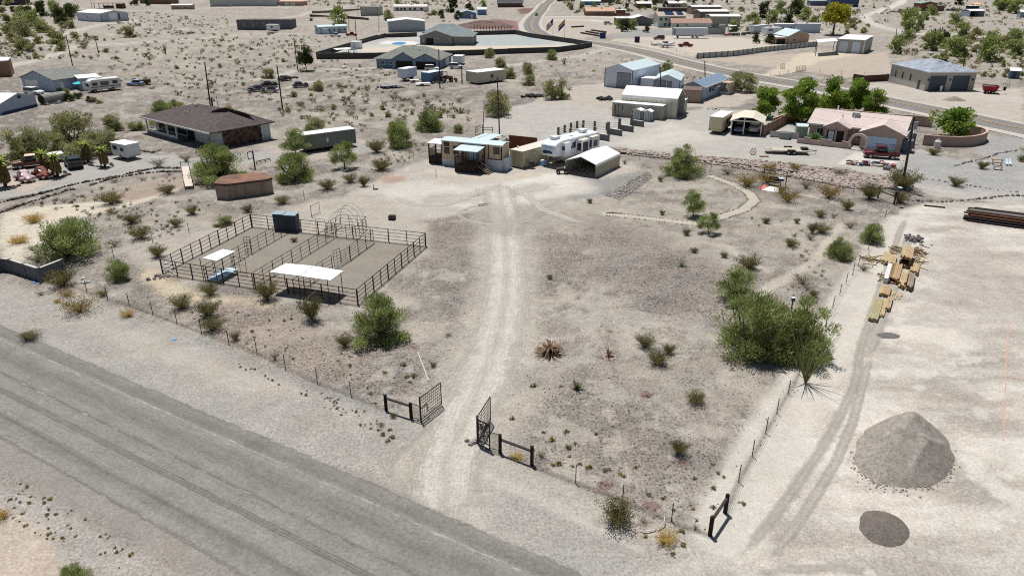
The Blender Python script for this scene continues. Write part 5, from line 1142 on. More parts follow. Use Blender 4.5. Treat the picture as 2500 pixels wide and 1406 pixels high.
b.box(b.W*.4,b.W*.9,2,4,0,1.8,'stored_goods',DKTRIM)
b=Bld('shed','dark red shed right of the open red edged shed','shed',(284,22),(300,22),5,3.0,ang=0);b.walls(mat('dark_red_wall',A(96,58,50),.9,.08));b.roof(DKTRIM,'gx',.6,.2,.15)
# ---------- houses at the top middle
LB=mat('pale_blue_wall',A(186,204,214),.7,.05)
b=Bld('mobile_home','pale blue mobile home with white roof beside red pickup','mobile home',(779,84.8),(848,76.5),5.0,3.1,ang=34);b.walls(LB);b.roof(BROOFX,'gx',.6,.3,.12);b.box(b.W*.1,b.W*.3,-1.8,-.06,-.3,2.4,'front_room',LB)
b.box(b.W*.09,b.W*.31,-1.9,-.05,2.42,2.5,'front_room_roof',BROOFX)
for u in(.35,.52,.7,.9):b.win('f',u,u+.05,1.0,2.0,DKTRIM)
b.win('l',.3,.6,1.0,2.1,DKTRIM);b.box(b.W*.72,b.W*.9,-1.5,-.05,-.3,1.3,'entry_steps',mat('grey_concrete_2',A(150,150,150),.9,.1))
GW=mat('grey_metal_wall',A(162,168,178),.6,.05,kind='ribx',kp=.8)
b=Bld('metal_garage','large grey metal garage with broad white roof','garage',(949,80),(1038,79),15,('top',54),ang=10);b.walls(GW,'gy',.9);b.roof(WROOFY,'gy',.9,.3,.2)
for k in range(4):b.door('r',.2+k*.19,.32+k*.19,0,4.2,WTRIM,'garage_door')
b.corners(WTRIM,.25)
SLW=mat('slate_stucco',A(120,124,126),.9,.06)
b=Bld('house','slate grey house with blue grey hipped roofs inside the dark wall','house',(1026,108.5),(1154,107.5),15,2.9,ang=-3);W,D,H=b.W,b.D,b.H
b.walls(SLW);b.roof(SHS,'hip',2.6,.6,.2);rs=2.6
b.walls(SLW,'gy',2.0,x0=W*.02,x1=W*.62,y0=-1.6,y1=D*.4,name='gable_wing');b.roof(SHS,'gy',2.05,.5,.18,x0=W*.02,x1=W*.62,y0=-1.6,y1=D*.4,name='wing_roof',lift=.04)
b.roof(SHS,'hip',2.9,.5,.2,x0=-.5,x1=W*.84,y0=D*.7,y1=D*1.5,name='rear_roof',h=H+.4);b.walls(SLW,x0=-.5,x1=W*.84,y0=D*.72,y1=D*1.5,h=H+.4,name='rear_wing')
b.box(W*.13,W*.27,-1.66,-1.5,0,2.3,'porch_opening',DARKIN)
for u0,u1 in((.29,.37),(.05,.08)):b.win('f',u0*W,u1*W,.9,2.2,off=-1.6)
b.win('f',W*.65,W*.71,.8,2.2);b.win('f',W*.8,W*.84,1.2,2.0)
BL=mat('steel_blue_stucco',A(116,136,160),.9,.06)
b=Bld('house','steel blue house with two front gables and white cars','house',(920,166.5),(1077,171.5),13,2.7,ang=-9);W,D,H=b.W,b.D,b.H
b.walls(BL);b.roof(SHG,'hip',3.0,.55,.18)
for x0,x1,r_ in((W*.27,W*.63,1.9),(W*.61,W*.995,1.7)):
 b.walls(BL,'gy',r_,x0=x0,x1=x1,y0=-1.5-(x0>W*.5)*.8,y1=D*.4,name='gable_wing');b.roof(SHG,'gy',r_+.05,.4,.16,x0=x0,x1=x1,y0=-1.5-(x0>W*.5)*.8,y1=D*.45,name='wing_roof',lift=.04)
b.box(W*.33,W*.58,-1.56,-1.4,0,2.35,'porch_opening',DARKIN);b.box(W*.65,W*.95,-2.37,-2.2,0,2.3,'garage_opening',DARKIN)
b.win('f',W*.06,W*.13,.9,2.1);b.win('f',W*.2,W*.25,1.0,1.9);b.door('r',.45,.75,0,2.5,GDW,'garage_door');b.part(MB().cyl(W*.62,D*.3,H+1.8,H+2.6,.2,8),'roof_vent',WTRIM)
DW=mat('dark_block_wall',A(82,80,80),.9,.1,kind='brick',kp=.8)
wall_run('block_wall','long dark block wall enclosing the yard with the swimming pool','wall',[(1018,90),(940,92.5),(922,96.5),(774,145),(918,143.5),(1100,137.5),(1240,132.2),(1361,128.5),(1416,121.2),(1444,115.5),(1395,106.5),(1340,99),(1293,92),(1256,84.5),(1156,87)],1.75,.25,DW,mat('wall_coping',A(128,124,120),.9,.08))
b=Bld('pump_house','small white cube shed at the pool yard wall','shed',(857,119.5),(878,120.5),3.4,2.3,ang=-6);b.walls(WTRIM);b.roof(WROOF,'flat',0,.1,.1);b.door('f',.3,.5,0,2,LB)
canopy('shade_roof','flat white shade roof in the left corner of the dark wall','shade roof',[[(812,119),(850,116.5),(857,119.5),(822,122.5)]],1.7,WTRIM,.06,.08)
canopy('shade_roof','grey flat roof next to the white cube shed','shade roof',[[(850,122.5),(862,118.5),(871,119.2),(866,123)]],1.6,DKTRIM,.06,.08)
def flatplate(name,label,cat,pts,mt,dz=.05,t=.1,kind=None):
 Q=[G(*p) for p in pts];c=sum(Q,Vector())/len(Q);c.z=gz(c.x,c.y);o=MB().slab([(p.x-c.x,p.y-c.y,dz) for p in Q],t).build(name,mt);o.location=c
 return tag(o,label,cat,None,kind)
pool=[(957,106),(975,104),(988,105),(992,108),(980,110.5),(965,110),(958,108.5)]
flatplate('pool_deck',None,None,[(925,107),(942,102.3),(1008,102.8),(1024,108),(1015,112),(935,111.5)],mat('pool_concrete',P(232,230,226),.8,.04),.05,.1,'structure')
flatplate('pool_water',None,None,pool,mat('pool_blue',A(40,150,215),.15,.05,spec=.6),.085,.02,'structure')
b=Bld('metal_building','tall beige metal building with white shed roof at the top','building',(882,40),(922,40.5),12,('top',17),ang=-6);b.walls(mat('beige_metal_wall',A(170,172,164),.6,.05,kind='ribx',kp=.8));b.roof(WROOFY,'shed',-.4,.4,.2);b.corners(DKTRIM,.3);b.box(-2.2,-2.0,0,.2,0,b.H,'lean_to_post',DKTRIM)
b=Bld('mobile_home','white mobile home with pale roof and dark porch at the top middle','mobile home',(961,28),(1043,27.5),9,3.0,ang=0);b.walls(WTRIM);b.roof(mat('pale_grey_roof',A(206,200,196),.8,.06),'gx',1.2,.4,.15)
for u in(.08,.2,.3,.46,.6,.8):b.win('f',u,u+.07,.6,2.2,DKTRIM)
BB=mat('cornflower_wall',A(110,136,168),.9,.06)
b=Bld('house','small blue cottage with pale blue roof among dark trees','house',(1119,46),(1163,44.5),9,3.0,ang=4);b.walls(BB,'gy',1.4);b.roof(BROOF,'gy',1.4,.4,.2);b.win('f',.4,.55,.8,2.2);b.door('f',.7,.8,0,2.1,WTRIM)
b=Bld('house','blue annex with pale roof right of the blue cottage','house',(1166,38),(1188,37.5),8,3.4,ang=4);b.walls(BB,'gx',1.2);b.roof(BROOFX,'gx',1.2,.3,.2)
b=Bld('house','dark roofed brown house at the top centre','house',(1215,19),(1276,18.5),14,3.4,ang=0);b.walls(mat('dark_brown_wall',A(96,76,68),.9,.08));b.roof(mat('charcoal_roof',A(70,70,76),.9,.08),'gx',1.8,.6,.2)
wall_run('rail_fence','pale rail fence behind the beige metal building','fence',[(762,35),(782,34),(882,25)],1.4,.2,mat('fence_grey',A(132,126,116),.9,.15,kind='ribx',kp=.5))
wall_run('hedge_wall','dark low slatted wall below the beige metal building','wall',[(757,42),(830,44.5),(900,50)],1.5,.3,mat('dark_slats',A(74,72,66),.9,.2,kind='ribx',kp=.5))
# mounded red brown gravel yard behind the pool wall, with rows of posts
heap_later=True
o=thing('post_row','row of dark fence posts round the red brown gravel yard','fence',G(1150,78))
for i in range(14):
 p=G(1150+i*7.5,77.5-.12*i)-o.location;MB().box(p.x-.13,p.x+.13,p.y-.13,p.y+.13,p.z-.2,p.z+2.3).build('post',BRN,o)
 # ---------- white garages, blue mobile home
WG=mat('white_garage_wall',A(206,216,230),.5,.04,kind='lap',kp=3,bump=.15)
b=Bld('garage','tall white metal garage with grey roller door','garage',(1475.6,211.7),(1542,218),('R',1606,200),('top',167.5));rise=1.15
b.walls(WG,'gy',rise);b.roof(BROOF,'gy',rise,.15,.1);b.corners(DKTRIM);b.door('f',.455,.93,0,b.H*.83,GDG,'roller_door',frame_=DKTRIM);b.door('r',.06,.16,0,2.1,WG,frame_=DKTRIM)
b=Bld('garage','small white garage with grey door left of the blue mobile home','garage',(1595,220.5),(1658,223.8),('R',1686.5,209),('top',195));rise=1.2
b.walls(WG,'gy',rise);b.roof(BROOF,'gy',rise,.2,.1);b.corners(DKTRIM);b.door('f',.04,.46,0,2.35,GDG,'roller_door',frame_=DKTRIM);b.door('f',.53,.68,0,2.1,GDG,frame_=DKTRIM)
BM=mat('blue_mobile_wall',A(164,180,202),.7,.05)
b=Bld('mobile_home','long blue mobile home with grey blue gabled roof and porch','mobile home',(1713.8,246),(1771.6,222),4.6,2.9);W,D,H=b.W,b.D,b.H
b.walls(BM,'gx',.95);b.roof(mat('grey_blue_metal_roof',A(126,146,164),.5,.05,kind='ribx',kp=1.2),'gx',.95,.4,.12)
b.win('f',.1,.15,.5,2.2);b.win('f',.25,.34,1.2,2.2,DKTRIM);b.win('f',.38,.48,1.2,2.2,DKTRIM);b.box(W*.42,W*.56,-.9,-.05,2.0,2.1,'window_hood',mat('tan_hood',A(180,160,140),.8,.06))
b.box(W*.66,W*.98,-2.4,-.06,-.3,.6,'porch_deck',mat('white_lattice',A(196,196,196),.8,.08));b.box(W*.65,W*.86,-2.5,-.04,2.55,2.66,'porch_roof',MATS['tan_hood'])
for x_ in(W*.66,W*.85):b.box(x_-.07,x_+.07,-2.4,-2.26,.6,2.55,'porch_post',WTRIM)
b.box(W*.66,W*.98,-2.4,-2.32,.6,1.5,'porch_rail',MATS['tan_hood']);b.box(-.04,0,.02,D-.02,-.3,.9,'end_panel',BM)
b=Bld('annex','tan lean-to room with brown roof at the end of the blue mobile home','annex',(1664,250),(1708,252.5),3.0,2.6);b.walls(mat('tan_plaster',A(158,140,124),.9,.06));b.roof(mat('brown_metal_roof',A(112,92,88),.7,.08,kind='ribx',kp=2),'shed',.35,.15,.08);b.part(MB().bar((b.W*.3,-.1,0),(b.W*.3,-.1,1.2),.09,6),'pipe',WTRIM)
wall_run('board_fence','brown board fence between small white garage and tan room','fence',[(1643,245),(1664,249.3)],1.9,.08,mat('brown_boards',A(112,88,76),.9,.15,kind='ribx',kp=4))
# ---------- containers with the vaulted roof, two little sheds
GC=mat('pale_grey_container',A(172,170,158),.6,.06,kind='ribxy',kp=2.6)
b=Bld('shipping_container','long pale grey container with white roof in front of the vaulted shelter','container',(1493.7,283.5),(1615.4,294.2),2.45,2.6)
b.walls(GC);b.roof(WROOF,'flat',0,.03,.06);W1,rz1,A1=b.W,b.rz,b.A.copy()
b.part(MB().tube([(W1*.12,-.06,.2),(W1*.12,-.06,2.2),(W1*.14,-.06,2.4)],.05),'stencil_bars',DKTRIM);b.box(W1*.05,W1*.07,-.04,0,.3,2.2,'stencil_mark',DKTRIM);b.box(W1*.2,W1*.21,-.04,0,1.2,2.3,'stencil_mark',DKTRIM);b.box(W1*.58,W1*.72,-.04,0,1.35,1.5,'stencil_mark',mat('faded_lettering',A(128,134,138),.8,.1));b.box(W1*.72,W1*.82,-.04,0,1.55,1.85,'stencil_mark',MATS['faded_lettering'])
def local(A_,rz,x,y):return A_+Vector((math.cos(rz)*x-math.sin(rz)*y,math.sin(rz)*x+math.cos(rz)*y,0))
s_=Bld('shelter','vaulted white roofed metal shelter spanning two containers','shelter',(1493.7,283.5),(1615.4,294.2),6.2,3.7);s_.o.location=local(A1,rz1,.9,2.6)
W,D,H=W1+1.2,5.6,3.9;m=MB();prof=[(-.05,H-.5),(0,H-.15),(.3,H+.12),(D/2,H+1.35),(D-.3,H+.12),(D,H-.15),(D+.05,H-.5)];inn=[(x*.985+D*.0075,z-.07) for x,z in prof[::-1]]
for i in range(len(prof)-1):m.prism([prof[i],prof[i+1],inn[-2-i],inn[-1-i]],-W,0,Matrix.Rotation(R(90),4,'Z'))
s_.part(m,'roof',WROOFY);s_.box(0,W,0,.06,0,H-.2,'side_wall',mat('cream_metal_wall',A(208,208,190),.6,.05,kind='ribx',kp=1));s_.box(0,W,D-.06,D,0,H-.2,'side_wall',GC);s_.box(0,.06,.07,D-.07,0,H,'end_wall',GC)
s_.part(MB().prism([(.1,H-.4),(.3,H+.02),(D/2,H+1.22),(D-.3,H+.02),(D-.1,H-.4),(D/2,H+.5)],-W+.05,-W+.1,Matrix.Rotation(R(90),4,'Z')),'gable_panel',mat('grey_green_panel',A(126,134,128),.7,.06));s_.box(W-.9,W-.84,D*.62,D-.1,0,H-.3,'end_panel',MATS['grey_green_panel'])
b=Bld('shipping_container','pale grey container end showing behind the vaulted shelter','container',(1493.7,283.5),(1615.4,294.2),2.4,2.6);b.o.location=local(A1,rz1,2.0,8.4);b.walls(GC);b.roof(WROOF,'flat',0,.03,.06)
for(a_,b_,lb) in[((1543.6,292),(1563,294.5),'left of two little grey storage sheds with white roofs'),((1570,296),(1588,297.6),'right of two little grey storage sheds with white roofs')]:
 b=Bld('storage_shed',lb,'shed',a_,b_,1.6,1.75,group='little storage sheds');b.walls(mat('light_grey_panel',A(178,182,184),.6,.05),'gy',.3);b.roof(WROOFY,'gy',.3,.12,.08);b.corners(DKTRIM,.1);b.box(b.W*.3,b.W*.33,-.04,0,.05,1.6,'door_seam',DKTRIM);b.box(b.W*.66,b.W*.69,-.04,0,.05,1.6,'door_seam',DKTRIM)
 # ---------- unfinished grey block walls with posts and rails
GB=mat('grey_blockwork',A(122,122,122),.9,.1,kind='brick',kp=1.0)
BWX=lambda x,y:(950+x/4.098,240+y/4.098)
for i,(a_,b_,lb) in enumerate([((2050,408),(2195,430),'nearest grey block wall section with raised left pillar'),((2185,357),(2320,380),'second grey block wall section behind the nearest'),((2298,320),(2435,340),'third grey block wall section'),((2420,272),(2540,288),'farthest grey block wall section by the little sheds')]):
 b=Bld('block_wall',lb,'wall',BWX(*a_),BWX(*b_),.22,.98);b.walls(GB);b.box(-.18,.2,-.1,.32,-.4,2.05,'pillar',GB);b.box(b.W-.2,b.W+.05,-.05,.27,-.4,1.1,'end_pillar',GB);b.box(.2,b.W-.2,-.03,.25,.985,1.04,'coping',WTRIM)
fo=thing('pipe_rail_fence','open rail fence on grey block posts left of the block walls','fence',G(*BWX(1692,362)))
for(x_,y_) in[(1692,362),(1755,338),(1818,315),(1880,298),(1942,290),(1812,374),(1933,390),(1938,325),(2055,300),(2178,318)]:
 p=G(*BWX(x_,y_))-fo.location;MB().box(p.x-.2,p.x+.2,p.y-.2,p.y+.2,p.z-.3,p.z+1.25).build('post',GB,fo)
m=MB()
for(a_,b_) in[((1692,362),(1755,338)),((1755,338),(1818,315)),((1818,315),(1880,298)),((1880,298),(1942,290)),((1692,362),(1812,374)),((1812,374),(1933,390)),((1933,390),(2050,405)),((1942,290),(2055,300)),((2055,300),(2178,318)),((2178,318),(2300,300)),((1818,340),(1938,325))]:
 p,q=G(*BWX(*a_))-fo.location,G(*BWX(*b_))-fo.location
 for z in(.35,.7,1.05):m.bar(p+Vector((0,0,z)),q+Vector((0,0,z)),.03,4)
m.build('rails',mat('grey_rails',A(120,118,114),.7,.1),fo)
# ---------- pink stucco house
PK=mat('pink_stucco',A(178,158,150),.9,.06);PKT=mat('pink_tile',P(232,214,208),.85,.1,3,kind='ribx',kp=3.4,bump=.5);PKTY=mat('pink_tile_y',P(232,214,208),.85,.1,3,kind='riby',kp=3.4,bump=.5)
ZP=lambda x,y:(1900+x/3.8,150+y/3.8)
b=Bld('house','pink stucco house with pale pink tile roof and arched gate','house',ZP(275,720),ZP(1130,815),9.5,2.75);W,D,H=b.W,b.D,b.H
b.walls(PK,'gx',1.5);b.roof(PKT,'gx',1.5,.45,.16)
b.walls(PK,'gy',.8,x0=W*.19,x1=W*.44,y0=-1.9,y1=D*.3,name='entry_wing');b.roof(PKTY,'gy',.85,.35,.14,x0=W*.19,x1=W*.44,y0=-1.9,y1=D*.42,name='entry_roof',lift=.03)
b.walls(PK,'gy',1.2,x0=W*.60,x1=W*1.02,y0=-3.0,y1=D*.3,name='garage_wing');b.roof(PKTY,'gy',1.25,.45,.14,x0=W*.60,x1=W*1.02,y0=-3.0,y1=D*.47,name='garage_roof',lift=.03)
b.door('f',W*.655,W*.965,-.1,2.15,mat('pale_blue_garage_door',A(186,208,234),.5,.04,kind='lap',kp=1.8),'garage_door',off=-3.0)
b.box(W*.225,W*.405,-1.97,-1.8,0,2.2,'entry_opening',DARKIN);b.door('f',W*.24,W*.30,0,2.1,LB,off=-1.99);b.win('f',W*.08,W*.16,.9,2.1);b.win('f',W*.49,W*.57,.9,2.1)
for x_ in(W*.205,W*.255+.9,W*.42):b.box(x_-.15,x_+.15,-2.15,-1.92,0,2.3,'porch_column',PK)
m=MB()
for i in range(16):
 u0=i/16;x0=W*.0-.9+(W*.55+.6)*u0;hh=.75+.35*(abs(math.sin(u0*3*math.pi))>.75);m.box(x0,x0+(W*.55+.6)/16+(.0),-4.2,-3.98,-.3,hh)
b.part(m,'courtyard_wall',PK)
m=MB();cx=W*.55+.55;rr,rt=1.05,1.45
for i in range(20):
 a0,a1=R(-38+256*i/20),R(-38+256*(i+1)/20);q=[(cx+rr*math.cos(a0),1.15+rr*math.sin(a0)),(cx+rt*math.cos(a0),1.15+rt*math.sin(a0)),(cx+rt*math.cos(a1),1.15+rt*math.sin(a1)),(cx+rr*math.cos(a1),1.15+rr*math.sin(a1))]
 m.prism(q,-4.3,-3.95)
b.part(m,'moon_gate',mat('pale_pink_plaster',A(204,182,170),.9,.05))
b.part(MB().box(W*.02,W*.19,-3.2,-1.2,0,.02).ball((W*.05,-2.4,.6),.8,8,5,1,.2,rnd).ball((W*.12,-2.2,.7),.9,8,5,1,.2,rnd).ball((W*.17,-2.6,.5),.7,8,5,1,.2,rnd),'courtyard_shrubs',mat('courtyard_green',A(62,86,40),.9,.35,5))
for(x_,y_) in((W*.2,D*.75),(W*.78,D*.55),(W*.82,D*.6)):b.part(MB().cyl(x_,y_,H+.6,H+2.0,.12,8),'roof_vent',WTRIM)
b.box(W+.02,W+1.2,2.0,3.5,1.6,2.4,'cooler_unit',LB)
b.box(W*1.03,W*1.12,-2.4,-.4,-.3,1.9,'side_gate_wall',mat('blue_grey_gate',A(96,108,120),.8,.06))
PW2=mat('pink_wall',A(168,146,134),.9,.06);PWC=mat('pink_wall_cap',A(200,172,156),.9,.05)
wall_run('garden_wall','long pink garden wall behind the pink house below the green trees','wall',[ZP(-60,620),ZP(60,575),ZP(200,520),ZP(300,520),ZP(640,540),ZP(1010,580),ZP(1300,600),ZP(1420,615)],1.75,.22,PW2,PWC)
arc=[(1335,775),(1500,790),(1650,795),(1780,788),(1870,770),(1918,745),(1905,720),(1870,705),(1820,695),(1740,690)]
wall_run('garden_wall','curved pink wall round the big shade tree','wall',[ZP(*p) for p in arc],1.6,.22,PW2,PWC)
wall_run('garden_wall','short pink wall at the right side of the pink house','wall',[ZP(1195,760),ZP(1265,770)],1.7,.22,PW2,PWC)
wall_run('garden_wall','brown wall with barred openings from the white carport to the green trees','wall',[(1861,332),(1905,309),(1935,292)],1.7,.2,mat('brown_wall',A(138,112,98),.9,.08),None,2.6,mat('brown_wall_pier',A(120,98,86),.9,.08))
# carport with hipped white roof
z4=lambda x,y:(1450+x/4.686,120+y/4.686)
b=Bld('carport','two bay carport with cream hipped roof sheltering two cars','carport',z4(1560,975),z4(1905,1000),6.0,2.35);W,D,H=b.W,b.D,b.H
m=MB();e=.35;zt=H+1.25
v=[(-e,-e,H),(W*.3,-e-.02,H+.75),(W*.68,-e-.02,H+.75),(W+e,-e,H),(-e,D,H),(W*.3,D,zt-.3),(W*.68,D,zt-.3),(W+e,D,H)]
m.slab([v[0],v[1],v[5],v[4]],.08);m.slab([v[1],v[2],v[6],v[5]],.08);m.slab([v[2],v[3],v[7],v[6]],.08);b.part(m,'roof',mat('cream_carport_roof',P(244,236,214),.6,.03))
for x_ in(.05,W*.42,W-.05):b.box(x_-.08,x_+.08,0,.16,-.2,H+(.6 if x_==W*.42 else-.05),'post',WTRIM)
b.box(0,.08,.2,D,-.2,H-.1,'side_wall',DARKIN);b.box(0,W,D-.1,D,-.2,H-.05,'back_wall',DARKIN);b.box(0,W,-.1,0,H-.05,H+.18,'fascia',MATS['cream_carport_roof']);b.box(-.1,W+.1,-.2,D,-.3,.03,'floor',mat('dark_slab',A(92,92,92),.9,.1))
b=Bld('generator_box','grey utility cabinet beside the white carport fence','cabinet',z4(2120,1030),z4(2235,1040),1.6,.95);b.walls(mat('grey_cabinet',A(140,144,144),.6,.06));b.roof(GB,'flat',0,.04,.06)
b=Bld('camper_shell','pale blue covered cart behind the courtyard wall','trailer',ZP(160,715),ZP(262,720),2,2.0);b.walls(mat('faded_grey_green',A(150,160,150),.7,.06));b.roof(BROOFX,'gx',.3,.1,.08)
wall_run('picket_fence','low white barred fence left of the pink house','fence',[z4(2010,1005),z4(2340,1030)],1.0,.05,mat('white_bars',A(190,186,180),.8,.1,kind='ribx',kp=5))
# ---------- grey shop with two slate doors
z5=lambda x,y:(1860+x/3.906,y/3.906)
GS=mat('grey_stucco',A(178,174,164),.9,.05);BRF=mat('blue_grey_tile',A(148,156,168),.6,.08,2,kind='shingle',kp=1.6)
b=Bld('workshop','large grey workshop with two slate roller doors and hipped roof','workshop',z5(1545,870),z5(2010,875),14.5,('top',178),side=('L',2169,200.5));W,D,H=b.W,b.D,b.H;D=b.D
p=G(*z5(1205,785));nx,ny=-math.sin(b.rz),math.cos(b.rz)
b.walls(GS);b.roof(BRF,'hip',2.0,.35,.2)
b.door('f',.07,.41,0,H*.82,GDD,'roller_door');b.door('f',.53,.88,0,H*.82,GDD,'roller_door')
for u in(.025,.47,.93):b.box(W*u,W*u+.25,-.2,-.02,2.3,2.8,'wall_lamp',BLACK)
for u in(.4,.62,.82):b.win('l',u,u+.035,1.6,3.0,DKTRIM)
b.door('l',.14,.2,0,2.1,DKTRIM);b.box(W*.27,W*.31,-1.0,-.8,0,1.3,'board',WTRIM)
wall_run('garden_wall','dark brown stepped wall left of the grey workshop','wall',[(2082,196.5),(2110,201),(2168,198)],1.6,.25,mat('dark_brown_block',A(86,62,54),.9,.1),None)
b=Bld('garden_shed','small slate blue shed at the right edge','shed',z5(2350,752),z5(2450,757),3.0,2.0);b.walls(mat('slate_blue_wall',A(92,112,134),.7,.05),'gx',.6);b.roof(WROOF,'gx',.6,.12,.08);b.door('f',.3,.65,0,1.8,DKTRIM)
# ---------- tan shop with two white doors, brick house beyond
b=Bld('workshop','pale shop with two white doors and white roof','workshop',z5(705,503),z5(960,525),15,('top',96.5),ang=-34);W=b.W
b.walls(mat('pale_grey_green_wall',A(170,172,164),.7,.05,kind='ribx',kp=.9));b.roof(WROOFY,'shed',.5,.2,.15);b.door('f',.06,.4,0,b.H*.86,mat('pale_blue_white_door',A(206,222,236),.5,.03,kind='lap',kp=1.5),'roller_door');b.door('f',.56,.86,0,b.H*.86,MATS['pale_blue_white_door'],'roller_door');b.corners(WTRIM,.3)
canopy('lean_to','white lean-to roof at the left of the pale shop','lean-to',[[(1993,97),(2040,93.5),(2046,101),(1995,104)]],4.4,WTRIM,.1,.1)
b=Bld('house','tan house with pale blue roof behind the striped fence','house',z5(245,425),z5(440,410),11,3.0,ang=8);b.walls(mat('tan_plaster_far',A(176,152,132),.9,.06),'gy',2.0);b.roof(BROOF,'gy',2.0,.5,.2);b.win('f',.22,.36,1.0,2.1);b.box(-5,0,.5,8,0,2.4,'side_room',MATS['tan_plaster_far']);b.box(-5.3,.1,.2,8.4,2.42,2.6,'side_room_roof',MATS['pale_grey_roof']);b.box(-4.5,-1,.42,.5,0,1.9,'garage_opening',DARKIN)
wall_run('panel_fence','striped fence of pale panels between black posts along the lot','fence',[(1702,144),(1790,138),(1868,127.5),(1930,120.5),(1994,114)],1.75,.08,mat('pale_fence_panel',A(170,176,170),.8,.08),None,2.75,BLACK)
# ---------- far houses across the road
b=Bld('metal_building','dark brown metal building with white roof edge at far right of the road','building',(1688,36),(1760,35),12,4.6,ang=2);b.walls(mat('taupe_wall',A(132,118,108),.8,.05));b.roof(WROOF,'gx',.8,.2,.2)
b=Bld('metal_building','dark taupe metal building with white low gable roof','building',(1708,53),(1778,49),13,5.0,ang=3);b.walls(mat('dark_taupe_wall',A(102,92,86),.8,.05),'gx',.8);b.roof(WROOF,'gx',.8,.2,.2);b.door('f',.1,.16,0,2.2,WTRIM)
b=Bld('metal_building','pale sage metal building with white roof edge','building',(1734,66),(1806,66),12,4.8,ang=0);b.walls(mat('sage_wall',A(158,162,150),.8,.05,kind='ribx',kp=.8));b.roof(WROOF,'gx',.7,.2,.2);b.box(b.W*.6,b.W*.62,-.05,0,0,b.H,'downpipe',DKTRIM)
canopy('carport','small white carport roof in front of the sage building','carport',[[(1778,60),(1797,60),(1799,64),(1779,65)]],2.6,WTRIM,.1,.1)
MG=mat('mint_stucco',A(196,206,196),.9,.05)
b=Bld('house','two storey mint house with solar panels on the roof','house',(1606,68),(1672,66),9,5.4,ang=4);W,D,H=b.W,b.D,b.H;b.walls(MG,'gx',1.6);RF=mat('beige_roof',A(176,164,148),.9,.06);b.roof(RF,'gx',1.6,.5,.2)
for(x0,x1) in((.26,.58),(.7,.92)):
 k=1.6/(D/2);b.part(MB().slab([(W*x0,.4,H+.4*k+.32),(W*x1,.4,H+.4*k+.32),(W*x1,D/2-.3,H+1.6+.22),(W*x0,D/2-.3,H+1.6+.22)],.06),'solar_panel',mat('solar_glass',A(28,48,92),.2,.05,spec=.6))
for u in(.06,.24,.4,.62):b.win('f',u,u+.08,3.2,4.6,DKTRIM)
for u in(.22,.38):b.win('f',u,u+.08,.7,2.0,DKTRIM)
b=Bld('house','mint bungalow with brown roof right of the two storey house','house',(1640,70),(1735,70.5),9,2.6,ang=-2);b.walls(MG,'gx',1.6);b.roof(mat('rose_brown_roof',A(160,130,114),.9,.07),'gx',1.6,.5,.2);b.win('f',.35,.4,1,2);b.door('f',.12,.17,0,2.1,DKTRIM)
SG=mat('steel_grey_wall',A(92,98,106),.8,.05)
b=Bld('house','grey house with bright white roof by the road','house',(1506,64),(1590,62),12,3.4,ang=0);b.walls(SG,'gy',1.4,x0=b.W*.45);b.walls(SG,x1=b.W*.45,name='side_wall');b.roof(WROOFY,'gy',1.4,.4,.2,x0=b.W*.42);b.roof(WROOF,'flat',0,.3,.2,x1=b.W*.42,lift=.2);b.box(b.W*.12,b.W*.2,-.1,0,0,2.4,'garage_opening',DARKIN)
b=Bld('house','small grey house with dark roof between white roof and solar house','house',(1582,60),(1604,60),9,2.8,ang=0);b.walls(mat('taupe_stucco',A(160,150,144),.9,.05));b.roof(mat('grey_brown_roof',A(130,118,116),.9,.06),'hip',1.8,.4,.2)
b=Bld('house','brown stucco house with tan gable roof beside the road bend','house',(1431,39.5),(1500,39),11,2.8,ang=2);b.walls(mat('cocoa_stucco',A(146,112,92),.9,.06),'gx',1.8);b.roof(mat('tan_tile_far',A(196,160,134),.9,.07),'gx',1.8,.5,.2);b.win('f',.4,.46,.9,1.9,DKTRIM);b.win('f',.65,.72,.9,1.9,DKTRIM);b.box(b.W,b.W+10,.2,.5,-.3,1.6,'garden_wall',mat('cocoa_wall',A(140,100,84),.9,.06))
for(a_,b_,an,dp,hh,c_,rf,rc,lb) in[((1466,8),(1502,8),0,12,5.5,(112,98,84),'flat',(206,200,196),'tall brown block house at the top right of the road'),((1420,14),(1466,13),0,10,3,(110,140,176),'gx',(200,214,220),'small blue house with pale roof at the top'),((1555,19),(1590,18),0,9,3.0,(110,86,74),'gx',(220,216,210),'dark brown hut with white roof edge at the top'),((1610,30),(1690,27),0,6,2.6,(92,84,80),'flat',(90,84,80),'long low dark fence building behind the solar house'),((1632,20),(1675,18),0,8,3.2,(128,122,116),'gx',(214,212,210),'grey shed with white roof at the top right'),
((1505,33),(1527,33),0,4,2,(120,84,74),'flat',(226,236,240),'pair of bright white canopy roofs beside the brown house'),((1596,9),(1620,9),0,9,3.4,(140,130,120),'gx',(226,224,220),'pale hut among palms at the top'),((1360,4),(1382,3),0,8,3.0,(150,130,116),'gx',(180,160,146),'small tan hut left of the palms at the top')]:
 nm_='c%d_%d_%d'%c_;b=Bld('house' if hh>2.2 else 'canopy',lb,'house' if hh>2.2 else 'canopy',a_,b_,dp,hh,ang=an);b.walls(mat('stucco_'+nm_,A(*c_),.9,.07),'gx' if rf=='gx' else 'flat',1.2);b.roof(mat('roof_c%d_%d_%d'%rc,A(*rc),.8,.06),rf,1.2,.3,.2)
 if hh>2.2:b.win('f',.2,.3,.9,2.0,DKTRIM);b.win('f',.6,.7,.9,2.0,DKTRIM)
